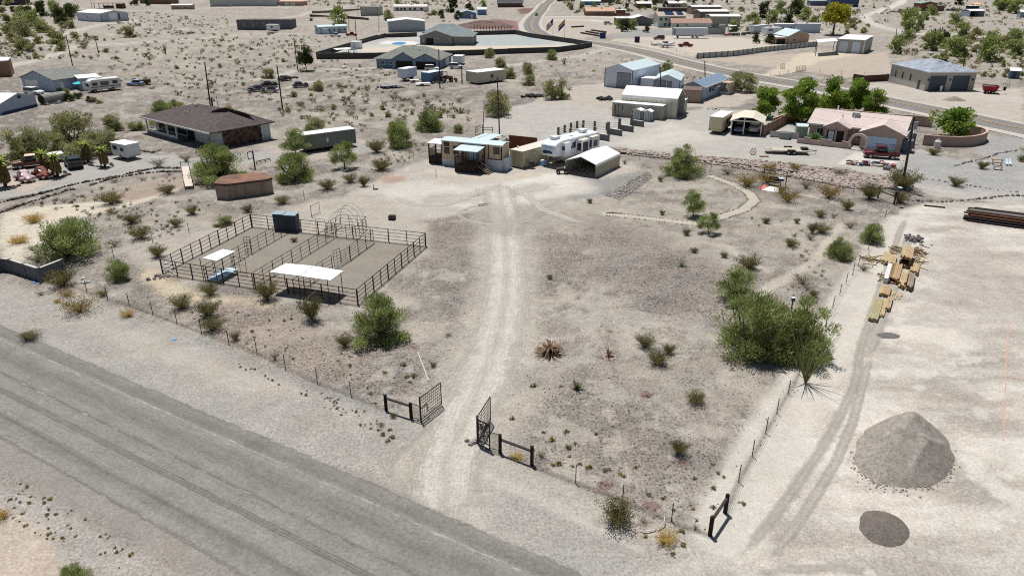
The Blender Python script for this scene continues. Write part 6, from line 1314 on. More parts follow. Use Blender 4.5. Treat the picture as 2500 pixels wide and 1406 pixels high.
 # ---------- top right
NB=mat('navy_wall',A(74,92,122),.8,.06)
b=Bld('workshop','dark blue workshop with pale roof behind the yellow tree','workshop',(2026,17.5),(2095,19.5),14,7.5,ang=-8);b.walls(NB);b.roof(DKTRIM,'flat',0,.2,.2);b.door('f',.64,.68,0,2.4,WTRIM)
b=Bld('house','long low slate building left of the dark blue workshop','building',(1978,15),(2025,14),10,3.5,ang=-5);b.walls(mat('slate_wall_far',A(96,108,124),.8,.06));b.roof(mat('slate_roof_far',A(150,158,168),.8,.05),'flat',0,.2,.2)
b=Bld('house','tan shed under the yellow tree','shed',(2018,50),(2075,50),8,3.2,ang=0);b.walls(mat('drab_wall',A(140,118,100),.9,.06));b.roof(mat('drab_roof',A(150,136,122),.9,.06),'gx',1,.3,.2)
b=Bld('house','red brown house with green roof among clutter at upper right','house',(2245,28),(2285,29.5),12,5.0,ang=-6);RB=mat('red_brown_wall',A(126,86,72),.9,.06);b.walls(RB,'gy',1.2);b.roof(mat('weathered_green_roof',A(132,158,152),.7,.06),'gy',1.2,.4,.2);b.box(b.W,b.W*1.5,1,9,-.3,3.6,'side_wing',RB);b.box(b.W*.98,b.W*1.55,.6,9.5,3.62,3.8,'side_wing_roof',MATS['weathered_green_roof'])
b=Bld('house','dark red building at the top right corner','house',(2447,15),(2530,14),12,5.0,ang=0);b.walls(mat('maroon_wall',A(98,62,54),.9,.06));b.roof(DKTRIM,'flat',0,.3,.2);b.box(b.W*.15,b.W*.4,-.2,-.02,2.6,2.9,'sign_board',mat('pinkish_board',A(190,150,140),.8,.06))
b=Bld('mobile_home','grey blue mobile home with white roof at the right edge','mobile home',(2490,44),(2545,42),8,3.2,ang=-20);b.walls(mat('grey_blue_far',A(130,146,160),.8,.05),'gx',1);b.roof(WROOF,'gx',1,.4,.15)
canopy('canopy_tent','orange canopy tent at upper right','tent',[[(2370,10.5),(2386,6.5),(2398,10.5),(2384,11.5)]],3.0,mat('orange_cloth',A(226,164,116),.8,.04),.08,.1)
b=Bld('carport','white roofed open shed below the orange tent','shed',(2366,42),(2402,42),8,3.4,ang=10);b.roof(WROOF,'gx',.8,.3,.15);b.box(0,.2,0,8,-.3,3.4,'side_wall',LB);b.box(0,b.W,7.8,8,-.3,3.4,'back_wall',DARKIN);b.box(b.W-.2,b.W,0,8,-.3,3.4,'side_wall',LB)
b=Bld('shed','small flat white roofed hut left of the open shed','hut',(2366,29),(2388,29),5,3.6,ang=0);b.walls(DARKIN);b.roof(WROOF,'flat',0,.4,.15)
b=Bld('mobile_home','long white mobile home beyond the pale shop fence','mobile home',(1893,79),(1943,81),5,3.4,ang=-6);b.walls(mat('bluish_white_wall',A(182,194,216),.7,.05));b.roof(WROOF,'flat',0,.2,.15);b.win('f',.3,.36,1,2.3,DKTRIM);b.win('f',.7,.76,1,2.3,DKTRIM)
b=Bld('mobile_home','second white mobile home right of the long one','mobile home',(1943,81),(2001,84),5,3.9,ang=-6);b.walls(mat('lilac_white_wall',A(190,202,224),.7,.05));b.roof(WROOF,'flat',0,.25,.15)
# ---------- block wall at the road, left
wall_run('block_wall','grey block wall with white coping at the left roadside','wall',[(-20,672),(9,661),(33,664),(102,687),(158,664)],1.25,.2,mat('grey_roadside_block',A(116,118,122),.9,.1,kind='brick',kp=1),mat('pale_coping',A(186,182,174),.9,.06),2.6)
# ================================================================ CORRAL, GATE, FENCES
def rail_fence(name,label,cat,a,b,n,hh,nr,pr=.06,rr=.027,mt=BLACK,group=None,zb=.3,every=1,h0=None):
 A_,B_=G(*a),G(*b);o=thing(name,label,cat,A_,0,group);d=B_-A_
 for i in range(n+1):
  p=d*(i/n);r_=pr*(1.0 if i%2==0 else.75);MB().bar((p.x,p.y,p.z-.3),(p.x,p.y,p.z+hh+.03),r_,6).build('post',mt,o)
 for k in range(nr):
  z=zb+(hh-zb)*k/max(1,nr-1);MB().bar((0,0,z),(d.x,d.y,d.z+z),rr*(1.25 if k==nr-1 else 1),5).build('rail',mt,o)
 return o
CH=1.42
CL,CR,CBR,CBL=(397.7,667.7),(873.7,743.9),(1039.7,601),(615,553)
rail_fence('corral_fence','front run of the black pipe corral facing the road','corral fence',(397.7,667.7),(873.7,743.9),12,CH,4,group='runs of corral pipe fence')
rail_fence('corral_fence','right hand run of the black pipe corral beside the drive','corral fence',(874.5,743),(1039.7,601),10,CH,4,group='runs of corral pipe fence')
rail_fence('corral_fence','back run of the black pipe corral','corral fence',(1039,600.8),(616,553.2),10,CH,4,group='runs of corral pipe fence')
rail_fence('corral_fence','left hand run of the black pipe corral','corral fence',(614.6,553.4),(398,667),10,CH,4,group='runs of corral pipe fence')
rail_fence('corral_divider','left dividing rail inside the corral with the leaning gate','corral fence',(502,684),(606,623),5,CH,4,.035,.02);rail_fence('corral_divider','left dividing rail at the back of the corral','corral fence',(614,618),(704,567.5),5,CH,4,.035,.02)
rail_fence('corral_divider','middle dividing rail inside the corral','corral fence',(619.5,702.5),(815,580.8),9,CH,4,.038,.02)
rail_fence('corral_divider','right dividing rail inside the corral, back part','corral fence',(856,633),(912.5,592),3,CH,5,.038,.02);rail_fence('corral_divider','right dividing rail under the double shade','corral fence',(719,718.5),(812,657),4,CH,4,.035,.02)
def tube_gate(name,label,cat,a,b,hh,bars,mt=BLACK,verts=1,r=.025):
 A_,B_=G(*a),G(*b);o=thing(name,label,cat,A_);d=B_-A_;f=MB()
 P0,P1=Vector((0,0,.15)),d+Vector((0,0,.15));T0,T1=Vector((0,0,hh)),d+Vector((0,0,hh))
 f.tube([P0,T0,T1,P1,P0],r);f.build('frame',mt,o);m=MB()
 for k in range(1,bars):z=.15+(hh-.15)*k/bars;m.bar(Vector((0,0,z)),d+Vector((0,0,z)),r*.7,4)
 for k in range(1,verts+1):q=d*(k/(verts+1));m.bar(q+Vector((0,0,.15)),q+Vector((0,0,hh)),r*.7,4)
 m.build('bars',mt,o); return o
tube_gate('corral_gate','tall corral gate swung open at the left divider','gate',(600,619),(616,618),1.75,5);tube_gate('corral_gate','round topped corral gate in the right divider','gate',(817,655),(833,647),1.75,5);tube_gate('corral_gate','second corral gate in the right divider','gate',(835,646),(855,634),1.35,5)
tube_gate('corral_gate','corral gate leaning below the left shade','gate',(573,668),(604,671),1.7,2)
# hay pen with hoops at the back of the corral
PB=[(798.9,576.6),(832.9,553.4),(895.5,558.9),(869.7,584.7)];Q=[G(*p) for p in PB];o=thing('hoop_pen','small pen of pipe panels under bent wire hoops at the back of the corral','pen',Q[0]);Q=[q-Q[0] for q in Q]
for i in range(4):
 a,b=Q[i],Q[(i+1)%4];m=MB()
 for z in(.3,.65,1.0,1.4):m.bar(a+Vector((0,0,z)),b+Vector((0,0,z)),.02,4)
 for t in(0,.33,.66):p=a.lerp(b,t);m.bar(p+Vector((0,0,-.2)),p+Vector((0,0,1.45)),.03,5)
 m.build('panel',BLACK,o)
for t in(0.05,.35,.65,.95):
 a,b=Q[0].lerp(Q[1],t),Q[3].lerp(Q[2],t);c=(a+b)/2;hw_=(b-a)/2;pts=[c-hw_*math.cos(math.pi*k/14)+Vector((0,0,.4+2.5*math.sin(math.pi*k/14))) for k in range(15)]
 MB().tube(pts,.018,4).build('hoop',mat('grey_wire',A(110,108,104),.6,.1),o)
rail_fence('hitching_rail','open square pipe frame standing behind the corral','frame',(761,530),(781.5,519.5),1,1.3,2,.035,.025,mat('rusty_pipe',A(92,76,66),.8,.15),zb=.1)
tube_gate('pipe_gate','thin pipe frame beside the hoop pen','frame',(774,574),(797,577),1.9,1,mat('tan_pipe',A(124,108,92),.8,.1),0)
SHW=mat('white_shade_roof',(.82,.82,.81),.5,.06,.8,kind='ribx',kp=2.5,bump=.25)
Zc=lambda x,y:(380+x/3.676,480+y/3.676)
def shade(label,corners,posts,hh):
 o=thing('shade_shelter',label,'shade shelter',G(*Zc(*posts[0])));b0=o.location.copy()
 for q in corners:MB().slab([tuple(at_z(*Zc(*p),hh+.05)-b0) for p in q],.06).build('roof_panel',SHW,o)
 for p in posts:g=G(*Zc(*p))-b0;MB().bar((g.x,g.y,-.2),(g.x,g.y,hh),.035,6).build('post',BLACK,o)
 return o
shade('small white roofed shade in the left corner of the corral',[[(420,550),(600,470),(715,490),(545,576)]],[(430,735),(555,760),(612,655),(722,680)],2.0)
shade('double white roofed shade along the corral front',[[(1020,675),(1170,598),(1410,620),(1298,711)],[(1302,713),(1414,621),(1685,665),(1570,750)]],[(1048,845),(1300,880),(1165,785),(1562,945),(1395,830),(1680,868)],1.98)
flatplate('ground_mat','pale blue mat lying under the small shade','mat',[Zc(452,750),Zc(640,640),Zc(738,655),Zc(575,763)],mat('pale_blue_mat',A(196,214,232),.6,.05),.07,.06)
for(x0,x1,lb) in((1060,1160,'left of two dark blue grey feed lockers at the corral back'),(1158,1268,'right of two dark blue grey feed lockers at the corral back')):
 b=Bld('feed_locker',lb,'locker',Zc(x0+6,306+(x0>1100)*10),Zc(x1,311+(x0>1100)*11),1.0,1.85,group='feed lockers');b.walls(mat('slate_steel',A(62,70,82),.6,.06,kind='lap',kp=4),z0=0);b.roof(mat('pale_locker_lid',A(140,158,164),.6,.06),'shed',.1,.02,.05);b.box(b.W*.5-.01,b.W*.5+.01,-.02,0,.1,1.8,'door_seam',DARKIN)
o=MB().bar((0,0,.06),tuple(G(*Zc(195,712))-G(*Zc(60,628))+Vector((0,0,.06))),.06,6).build('white_pipe',WHITE);o.location=G(*Zc(60,628));tag(o,'white pipe leaning at the left corner of the corral','pipe')
# entrance gate
Zg=lambda x,y:(900+x/5,880+y/5)
TMB=mat('black_timber',A(34,30,28),.85,.15)
def rail_bay(label,a,b,ha,hr,cap=True):
 A_,B_=G(*a),G(*b);o=thing('timber_rail',label,'timber rail',A_);d=B_-A_
 for p in(Vector(),d):MB().bar((p.x,p.y,-.3),(p.x,p.y,p.z+ha),.11,8).ball((p.x,p.y,p.z+ha),.11,8,4,.5).build('post',TMB,o)
 MB().bar((0,0,hr),(d.x,d.y,d.z+hr),.085,6).build('rail',mat('grey_black_rail',A(66,64,62),.85,.15),o)
 return o
PH=1.12
rail_bay('black timber rail between two thick posts left of the entrance gate',Zg(215,600),Zg(520,700),PH,.9)
rail_bay('black timber rail between two thick posts right of the entrance gate',Zg(1605,1122),Zg(1992,1268),PH+.15,.95)
def pickets(label,a,b,hh):
 A_,B_=G(*a),G(*b);o=thing('iron_fence',label,'iron panel',A_);d=B_-A_;m=MB();n=8
 for i in range(n+1):p=d*(i/n);m.bar((p.x,p.y,.05),(p.x,p.y,p.z+hh),.014,4)
 m.build('pickets',BLACK,o);MB().bar((0,0,hh),d+Vector((0,0,hh)),.022,4).bar((0,0,.1),d+Vector((0,0,.1)),.022,4).build('rails',BLACK,o)
pickets('thin black picket panel at the left gate post',Zg(530,705),Zg(625,740),1.15);pickets('thin black picket panel at the right gate post',Zg(1485,1085),Zg(1590,1112),1.25)
def gate_leaf(label,a,b,hh,nv,nh,box=True):
 A_,B_=G(*a),G(*b);o=thing('gate_leaf',label,'gate',A_);d=B_-A_;U=Vector((0,0,1));f=MB();f.tube([U*.12,U*hh,d+U*hh,d+U*.12,U*.12],.035,5);f.build('frame',BLACK,o);m=MB()
 lo=.12+(hh-.12)*.16
 for i in range(1,nv):p=d*(i/nv);m.bar(p+U*lo,p+U*hh,.014,4)
 for k in range(nh):z=lo+(hh-lo)*k/nh;m.bar(U*z,d+U*z,.016,4)
 m.build('grid_bars',BLACK,o);m=MB();n=16
 for i in range(n):p=d*(i/n);q=d*min(1,(i+1.4)/n);m.bar(p+U*.13,q+U*lo,.01,3);m.bar(q+U*.13,p+U*lo,.01,3)
 m.build('lattice_band',BLACK,o)
 if box:MB().tube([d*.02+U*(lo+(hh-lo)*.42),d*.32+U*(lo+(hh-lo)*.42),d*.32+U*(lo+.05)],.035,4).build('brace_frame',BLACK,o)
 MB().bar(-U*.3,U*(hh+.12),.06,6).build('hinge_post',BLACK,o); return o
gate_leaf('left leaf of the black iron entrance gate swung inward',Zg(640,742),Zg(890,545),1.72,11,6)
gate_leaf('right leaf of the black iron entrance gate seen nearly edge on',Zg(1330,1005),Zg(1487,745),1.85,9,6,False)
A_,B_=G(*Zg(1340,1018)),G(*Zg(1478,1085));o=thing('scroll_panel','black iron scroll panel fixed beside the right gate leaf','iron panel',A_);d=B_-A_;U=Vector((0,0,1))
MB().tube([U*0,U*1.75,d+U*1.75,d,U*0],.05,5).bar(U*.3,d+U*.3,.04,4).build('frame',BLACK,o);m=MB();rg=random.Random(3)
for k in range(26):
 c=d*rg.uniform(.15,.85)+U*rg.uniform(.35,1.65);r_=rg.uniform(.08,.2);dn=d.normalized()
 m.tube([c+dn*r_*math.cos(i*.8+k)+U*r_*1.4*math.sin(i*.8+k) for i in range(6)],.02,4)
m.build('scrollwork',BLACK,o);o=thing('stone_heap','small heap of grey and pink stones at the foot of the scroll panel','stones',G(*Zg(1270,1000)))
m=MB()
for k in range(9):m.ball((rnd.uniform(-.4,.4),rnd.uniform(-.25,.25),.08),rnd.uniform(.1,.2),7,4,.7,.15,rnd)
m.build('stones',mat('pale_stones',A(150,138,134),.9,.25,4),o)
CORN=[(1735,1303),(1772,1252)]
rail_bay('black timber corner rail at the lot end of the road fence',Zg((1733-900)*5,(1306-880)*5),Zg((1770-900)*5,(1251-880)*5),1.2,1.0)
rail_bay('brown timber corner posts and rail at the back of the lot fence',(2143,484),(2182,500),1.6,1.0)
TP=mat('t_post_steel',A(62,66,60),.8,.15);WIRE=mat('fence_wire',A(112,108,102),.6,.1)
def wire_fence(label,pts,hh=1.15,spacing=None,wires=4,posts_at=None,r=.03,wr=.006,group=None,mesh=True):
 Q=[G(*p) for p in pts];o=thing('wire_fence',label,'wire fence',Q[0],0,group);P_=[q-Q[0] for q in Q]
 if spacing:
  N_=[]
  for a,b in zip(P_[:-1],P_[1:]):
   n=max(1,int((b-a).length/spacing));N_+=[a.lerp(b,i/n) for i in range(n)]
  P_=N_+[P_[-1]];P_=[Vector((p.x,p.y,gz(p.x+Q[0].x,p.y+Q[0].y)-Q[0].z)) for p in P_]
 for p in P_[:95]:MB().bar((p.x,p.y,p.z-.3),(p.x,p.y,p.z+hh+rnd.uniform(-.04,.06)),r,4).build('post',TP,o)
 m=MB()
 for k in range(wires):
  z=.12+(hh-.2)*k/(wires-1)
  for a,b in zip(P_[:-1],P_[1:]):m.bar(a+Vector((0,0,z)),b+Vector((0,0,z)),wr,3)
 m.build('wires',WIRE,o); return o
wire_fence('wire fence on steel posts along the road left of the gate',[(158,692),(213,714),(263,731),(316,745),(373,766),(432,788),(492,811),(559,839),(627,860),(697,900),(775,934),(857,966),(940,998)])
wire_fence('wire fence on steel posts along the road right of the gate',[(1300,1137),(1405,1178),(1520,1222),(1639,1272),(1730,1306)])
wire_fence('wire fence on steel posts down the edge of the graded lot',[(1772,1252),(1803,1176),(1836,1114),(1869,1057),(1896,1010),(1924,962),(1950,915),(1985,850),(2015,800),(2033,752),(2050,720),(2065,693),(2081,672),(2095,651),(2119,611),(2140,570),(2160,535),(2182,500)])
wire_fence('wire fence along the back of the property below the stony bank',[(2182,500),(2082,475),(1985,456),(1870,432),(1735,420),(1640,402),(1560,392),(1515,388)],spacing=6)
wire_fence('wire fence from the corral side up to the tan home',[(160,672),(278,627),(373,591),(462,569),(540,545),(615,523),(682,501),(743,487),(803,464),(870,440),(940,414),(1010,388),(1050,372)])
wire_fence('wire fence round the fenced lot below the pale shop',[(1880,190),(1945,176),(2000,180),(2165,190)],spacing=5,r=.04,wr=.012)
wire_fence('wire fence by the road in front of the tall white garage',[(1385,197),(1476,192)],spacing=7,r=.04,wr=.012)
wire_fence('roadside wire fence of the lot with the semi trailer',[(1480,97),(1555,104),(1590,108),(1700,143)],spacing=9,r=.06,wr=.02)
wire_fence('wire fence across the dunes behind the brown roofed house',[(350,75),(420,70),(520,64),(580,60)],spacing=14,r=.06,wr=.02)
tube_gate('pipe_gate','open pipe gate of the lot right of the sandy drive','gate',z5(325,685),z5(415,678),1.4,5,TP,2,.05);tube_gate('pipe_gate','pipe gate panel left of the sandy drive','gate',z5(175,662),z5(215,655),1.4,5,TP,1,.05)
# ================================================================ POLES
POLEW=mat('pole_wood',A(76,62,52),.9,.15,2)
def upole(label,bx,by,tx,ty,r=.16,arms=(),tf=False,group=None,guy=False):
 p=G(bx,by);hh=max(4,hgt(p,ty));o=thing('utility_pole',label,'utility pole',p,rnd.uniform(-.3,.3),group);top=at_z(tx,ty,p.z+hh)-p
 q=Vector((max(-.6,min(.6,top.x)),0,hh));MB().bar((0,0,-.4),tuple(q),r,8,r*.7).build('shaft',POLEW,o)
 for z in arms:MB().box(q.x*z/hh-1.1,q.x*z/hh+1.1,-.18,-.06,z-.08,z+.06).build('crossarm',POLEW,o)
 if tf:c=MB().cyl(q.x*.85+.1,-.35,hh*.84,hh*.84+.95,.26,10).build('transformer',mat('grey_steel',A(158,162,164),.5,.06),o);MB().cyl(q.x*.85+.1,-.35,hh*.84+.96,hh*.84+1.2,.06,6).build('bushing',DKTRIM,c)
 return o,p+q
_,T1=upole('tall leaning brown power pole with transformer beside the red pickup',2202,462,2232,285,.17,tf=True)
_,T2=upole('slim power pole behind the vaulted shelter',1612,229,1612.5,164,.12)
upole('dark service pole behind the tan home',1219.6,327,1214,188,.13);upole('thin blue based meter post behind the tan home',1179,328,1178.5,284,.08)
for(bx,by,tx,ty,lb) in[(178,165,161,86,'leaning power pole above the blue grey house roof'),(241,131,233,98,'short pole on the dunes right of the blue grey house'),(513,256,500,153,'pole standing over the brown roofed house'),(690,267,676,160,'pole behind the brown roofed house near the wrecked cars'),(727,172,717,93,'pole beside the dark evergreen'),(852,78,851,41,'dark pole beside the pale blue mobile home'),(870,101,867,49,'pole at the dark wall above the red pickup'),
(1074,215,1071,121,'pole in front of the steel blue house by the tractor'),(1128,205,1127,160,'short pole right of the tractor'),(11,52,7,20,'pole in the grove at the far left'),(225,24,223,-4,'pole behind the white barn'),
(2186,104,2190,70,'left pole of the tight pair behind the pale shop'),(2199,107,2203,74,'right pole of the tight pair behind the pale shop'),(2276,127,2284,70,'pole among the green trees at upper right'),(2352,167,2358,118,'pole behind the grey workshop roof'),(1876,66,1879,23,'pole left of the yellow tree'),(1776,14,1775,-6,'pole behind the taupe buildings'),(1045,42,1044,4,'pole by the blue cottage'),(1675,14,1674,-4,'pole beyond the grey shed'),(1998,62,1999,40,'pole under the yellow tree'),(925,78,925,40,'pole left of the large grey metal garage'),(1440,38,1438,22,'pole near the tan gable roof'),(1722,188,1722,166,'short pole between garage and mobile home')]:
 upole(lb,bx,by,tx,ty,.16)
def wirel(label,a,b,sag=.6,r=.012):
 pts=[a.lerp(b,t/16)-Vector((0,0,sag*4*(t/16)*(1-t/16))) for t in range(17)];o=MB().tube([p-a for p in pts],r,3).build('power_line',mat('black_cable',A(70,68,66),.6,.05));o.location=a;tag(o,label,'power line')
wirel('power line from the tall leaning pole to the pole by the shelter',T1-Vector((0,0,.8)),T2-Vector((0,0,.5)),1.2);wirel('lower cable from the tall leaning pole towards the shelter pole',T1-Vector((0,0,2.2)),T2-Vector((0,0,1.6)),1.4);wirel('cable from the tall leaning pole to the right over the gravel yard',T1-Vector((0,0,1.9)),G(2520,345)+Vector((0,0,5)),1.0)
# flags at the walled yard
def flag(label,bx,by,ty,cells,w_,hh_):
 p=G(bx,by);H_=hgt(p,ty);o=thing('flagpole',label,'flagpole',p);MB().bar((0,0,-.2),(0,0,H_),.1,6,.05).build('pole',WTRIM,o)
 for nm_,col,quads in cells:
  m=MB()
  for(u0,u1,v0,v1) in quads:
   f=lambda u,v:(-.08-w_*u*.75,.12*math.sin(u*7),H_-.3-hh_*v-w_*u*.75)
   m.add([f(u0,v0),f(u1,v0),f(u1,v1),f(u0,v1)],[(0,1,2,3)]);y=.02
   m.add([(a_[0],a_[1]+y,a_[2]) for a_ in(f(u0,v0),f(u0,v1),f(u1,v1),f(u1,v0))],[(0,1,2,3)])
  m.build(nm_,mat('cloth_%d_%d_%d'%col,A(*col),.8,.04),o)
g8=[(k/6,(k+1)/6) for k in range(6)]
flag('flagpole with drooping striped red and white flag with blue corner',1349.6,92.5,44,[('red_stripes',(150,50,56),[(a,b,v/13,(v+1)/13) for a,b in g8 for v in range(0,13,2) if not(a<.4 and v<7)]),('white_stripes',(220,216,214),[(a,b,v/13,(v+1)/13) for a,b in g8 for v in range(1,13,2) if not(a<.4 and v<7)]),('blue_corner',(44,52,96),[(0,.2,0,.54),(.2,.4,0,.54)])],3.6,2.6)
flag('flagpole with drooping blue flag with red and gold rays',1378,95.5,46,[('blue_half',(40,56,140),[(a,b,.5,1) for a,b in g8]),('red_rays',(200,60,50),[(a,b,v,v+.08) for a,b in g8 for v in(0,.16,.32)]),('gold_rays',(226,184,70),[(a,b,v,v+.08) for a,b in g8 for v in(.08,.24,.4)])],3.4,2.4)
# ================================================================ VEHICLES
TYRE=mat('tyre_rubber',A(36,36,36),.9,.1);RIM=mat('wheel_rim',A(150,150,152),.35,.05,metal=.6);LAMP=mat('headlamp_glass',A(214,218,222),.2,.03);TAIL=mat('tail_lamp',A(150,30,28),.3,.03)
def paint(name,c,rough=.35):return mat(name,A(*c),rough,.04,spec=.5)
KIND={
'suv':dict(L=4.7,W=1.9,body=[(-.5,.84,.5,.92),(-.47,.96,.32,1.05),(.18,1,.3,1.06),(.3,1,.3,1.03),(.46,.94,.3,.92),(.5,.8,.42,.78)],glass=[(-.485,.8,1,1.35),(-.44,.83,1,1.62),(.04,.83,1,1.64),(.12,.82,1,1.5),(.26,.8,1,1.06)],roof=[(-.47,.70,1.58,1.68),(-.4,.76,1.6,1.73),(.05,.76,1.6,1.72),(.09,.7,1.58,1.66)]),
'pickup':dict(L=5.8,W=2.0,body=[(-.5,.92,.5,1.0),(-.48,.97,.4,1.08),(.2,1,.36,1.1),(.3,1,.36,1.1),(.46,.95,.36,1.02),(.5,.84,.45,.9)],glass=[(-.13,.78,1.05,1.5),(-.1,.84,1.05,1.72),(.12,.84,1.05,1.74),(.17,.82,1.05,1.6),(.27,.8,1.05,1.12)],roof=[(-.12,.72,1.68,1.76),(-.08,.77,1.7,1.82),(.12,.77,1.7,1.82),(.15,.7,1.68,1.76)],bed=(-.48,-.15)),
'sedan':dict(L=4.6,W=1.8,body=[(-.5,.8,.45,.8),(-.46,.95,.28,.92),(.2,1,.25,.92),(.45,.93,.26,.8),(.5,.78,.36,.66)],glass=[(-.4,.8,.85,.95),(-.26,.82,.85,1.36),(.02,.82,.85,1.38),(.2,.8,.85,.93)],roof=[(-.27,.68,1.3,1.38),(-.2,.74,1.32,1.43),(0,.74,1.32,1.43),(.05,.66,1.3,1.38)]),
'beetle':dict(L=4.05,W=1.56,e=2.6,body=[(-.5,.35,.38,.6),(-.42,.62,.3,.92),(-.28,.74,.28,1.28),(-.08,.8,.28,1.48),(.08,.8,.28,1.46),(.17,.76,.28,1.2),(.24,.68,.28,1.0),(.38,.56,.3,.88),(.48,.36,.36,.66)],glass=[(-.24,.66,.98,1.22),(-.1,.73,.98,1.34),(.08,.73,.98,1.34),(.19,.60,.98,1.1)],roof=[(-.22,.5,1.2,1.34),(-.08,.58,1.2,1.51),(.07,.56,1.2,1.49),(.12,.5,1.2,1.36)]),
}
def vehicle(name,label,cat,a,b,kind,mt,front='R',L=None,mode='side',group=None,hood=None):
 k=KIND[kind];A_,rz,W_=frame(a,b);Wd=k['W'];Lv=L or(W_ if mode=='side' else k['L']);Lv=min(max(Lv,k['L']*.85),k['L']*1.15)
 if mode=='side':c=local(A_,rz,W_/2,Wd/2);hd=rz if front=='R' else rz+math.pi
 else:c=local(A_,rz,W_/2,Lv/2);hd=rz+math.pi/2 if front=='away' else rz-math.pi/2
 c.z=gz(c.x,c.y);o=thing(name,label,cat,c,hd,group);e=k.get('e',5)
 sc=lambda S_:[(t*Lv,f*Wd/2,z0,z1) for t,f,z0,z1 in S_]
 bd=MB().loft(sc(k['body']),18,e).build('body',mt,o,True);bd.data.polygons.foreach_set('use_smooth',[False]*len(bd.data.polygons))
 MB().loft(sc(k['glass']),14,5).build('window',GLASS,o);MB().loft(sc(k['roof']),14,5).build('roof',hood or mt,o)
 r_=.37 if kind!='sedan' else.33;wx=(.31 if kind!='beetle' else.29)
 for sx in(-1,1):
  for sy in(-1,1):
   y=sy*(Wd/2-.1);x=sx*wx*Lv
   wh=MB().bar((x,y-.12,r_),(x,y+.12,r_),r_,14).build('wheel',TYRE,o);MB().bar((x,y+sy*.10,r_),(x,y+sy*.135,r_),r_*.6,10).build('rim',RIM,wh)
   if kind=='beetle':MB().ball((x,sy*Wd*.4,.5),.42,10,6,.8).build('fender',mt,o,True)
 zl=k['body'][0][3]-.2
 for sy in(-1,1):
  MB().box(Lv*.49-.03,Lv*.49+.05,sy*Wd*.33-.16,sy*Wd*.33+.16,zl-.1,zl+.08).build('headlight',LAMP,o);MB().box(-Lv*.5-.02,-Lv*.49,sy*Wd*.38-.1,sy*Wd*.38+.1,zl-.08,zl+.14).build('tail_light',TAIL,o)
 if 'bed' in k:MB().box(Lv*k['bed'][0]+.1,Lv*k['bed'][1],-Wd*.43,Wd*.43,1.0,1.105).build('bed',DARKIN,o)
 if hood:MB().loft([(Lv*.24,Wd*.46,.98,1.11),(Lv*.46,Wd*.42,.9,1.0)],12,6).build('bonnet',hood,o)
 return o
o=vehicle('pickup_truck','dark red pickup with ladder rack parked by the pink house','pickup',ZP(792,898),ZP(1120,920),'pickup',paint('dark_red_paint',(96,22,30)),'L')
m=MB()
for y in(-.9,.9):
 m.bar((-2.7,y,1.9),(1.0,y,1.9),.03)
 for x in(-2.6,-1.6,-.6):m.bar((x,y,1.0),(x,y,1.9),.03)
for x in(-2.6,-1.6,-.6,.6):m.bar((x,-.9,1.9),(x,.9,1.9),.03)
m.build('ladder_rack',BLACK,o)
SV=paint('silver_white_paint',(214,218,224));WP=paint('white_car_paint',(226,228,230))
vehicle('suv','white car parked in front of the steel blue house','car',(1037,174.5),(1072,174.2),'suv',WP,'R');vehicle('suv','silver white car at the right side of the steel blue house','car',(1098,169.2),(1128,169),'suv',SV,'R')
vehicle('suv','dark green black estate car parked in the stone edged drive','car',(174,417.5),(203,413.5),'suv',paint('dark_green_paint',(38,48,48)),'away',mode='end')
vehicle('beetle_car','dusty pink rounded old car at the left by the fan palm','car',(33,437),(61,452),'beetle',paint('dusty_pink_paint',(176,146,152),.5),'R',4.0);vehicle('beetle_car','rusty red brown rounded old car next to the pink one','car',(76,429),(104,443),'beetle',mat('rusty_car_paint',A(124,70,54),.7,.25,3),'R',4.0)
vehicle('pickup_truck','old rusty brown pickup with pale bonnet behind the old cars','pickup',(54,414),(108,408),'pickup',mat('rusty_brown_paint',A(104,72,62),.7,.25,2),'L',hood=mat('faded_cream_paint',A(206,186,164),.6,.1,2))
vehicle('suv','white car beside the blue grey gabled house','car',(57,232.5),(95,234.5),'suv',WP,'R');vehicle('sedan','pale blue stripped car right of the motorhome','car',(314,210.5),(341,210.5),'sedan',paint('faded_blue_paint',(150,176,204),.6),'L')
vehicle('pickup_truck','red pickup parked right of the pale blue mobile home','pickup',(845,89.5),(871,89.5),'pickup',paint('bright_red_paint',(166,30,36)),'R');vehicle('pickup_truck','white pickup in front of the pale blue mobile home','pickup',(805,90.5),(832,90.8),'pickup',WP,'R')
vehicle('pickup_truck','red pickup towing a white boat on the lot across the road','pickup',(1658,116),(1693,115.6),'pickup',paint('crimson_paint',(128,20,30)),'R');vehicle('sedan','dark red car with white load beside the semi trailer','car',(1596,98),(1623,98),'suv',paint('maroon_paint',(84,30,34)),'L')
vehicle('suv','white off road car by the grey house with white roof','car',(1475,61.5),(1496,61),'suv',WP,'R');vehicle('sedan','small white car right of the sage building','car',(1790,72.5),(1804,72.5),'sedan',WP,'R')
vehicle('sedan','pale blue car in the left bay of the cream roofed carport','car',z4(1590,965),z4(1705,972),'sedan',paint('grey_blue_paint',(130,150,178)),'near',mode='end');vehicle('suv','white jeep like car in the right bay of the cream roofed carport','car',z4(1775,968),z4(1870,975),'suv',WP,'away',mode='end')
WRK=[mat('wreck_dark',A(60,60,62),.7,.3,2),mat('wreck_grey',A(112,110,108),.7,.3,2),mat('wreck_white',A(176,176,172),.7,.2,2)]
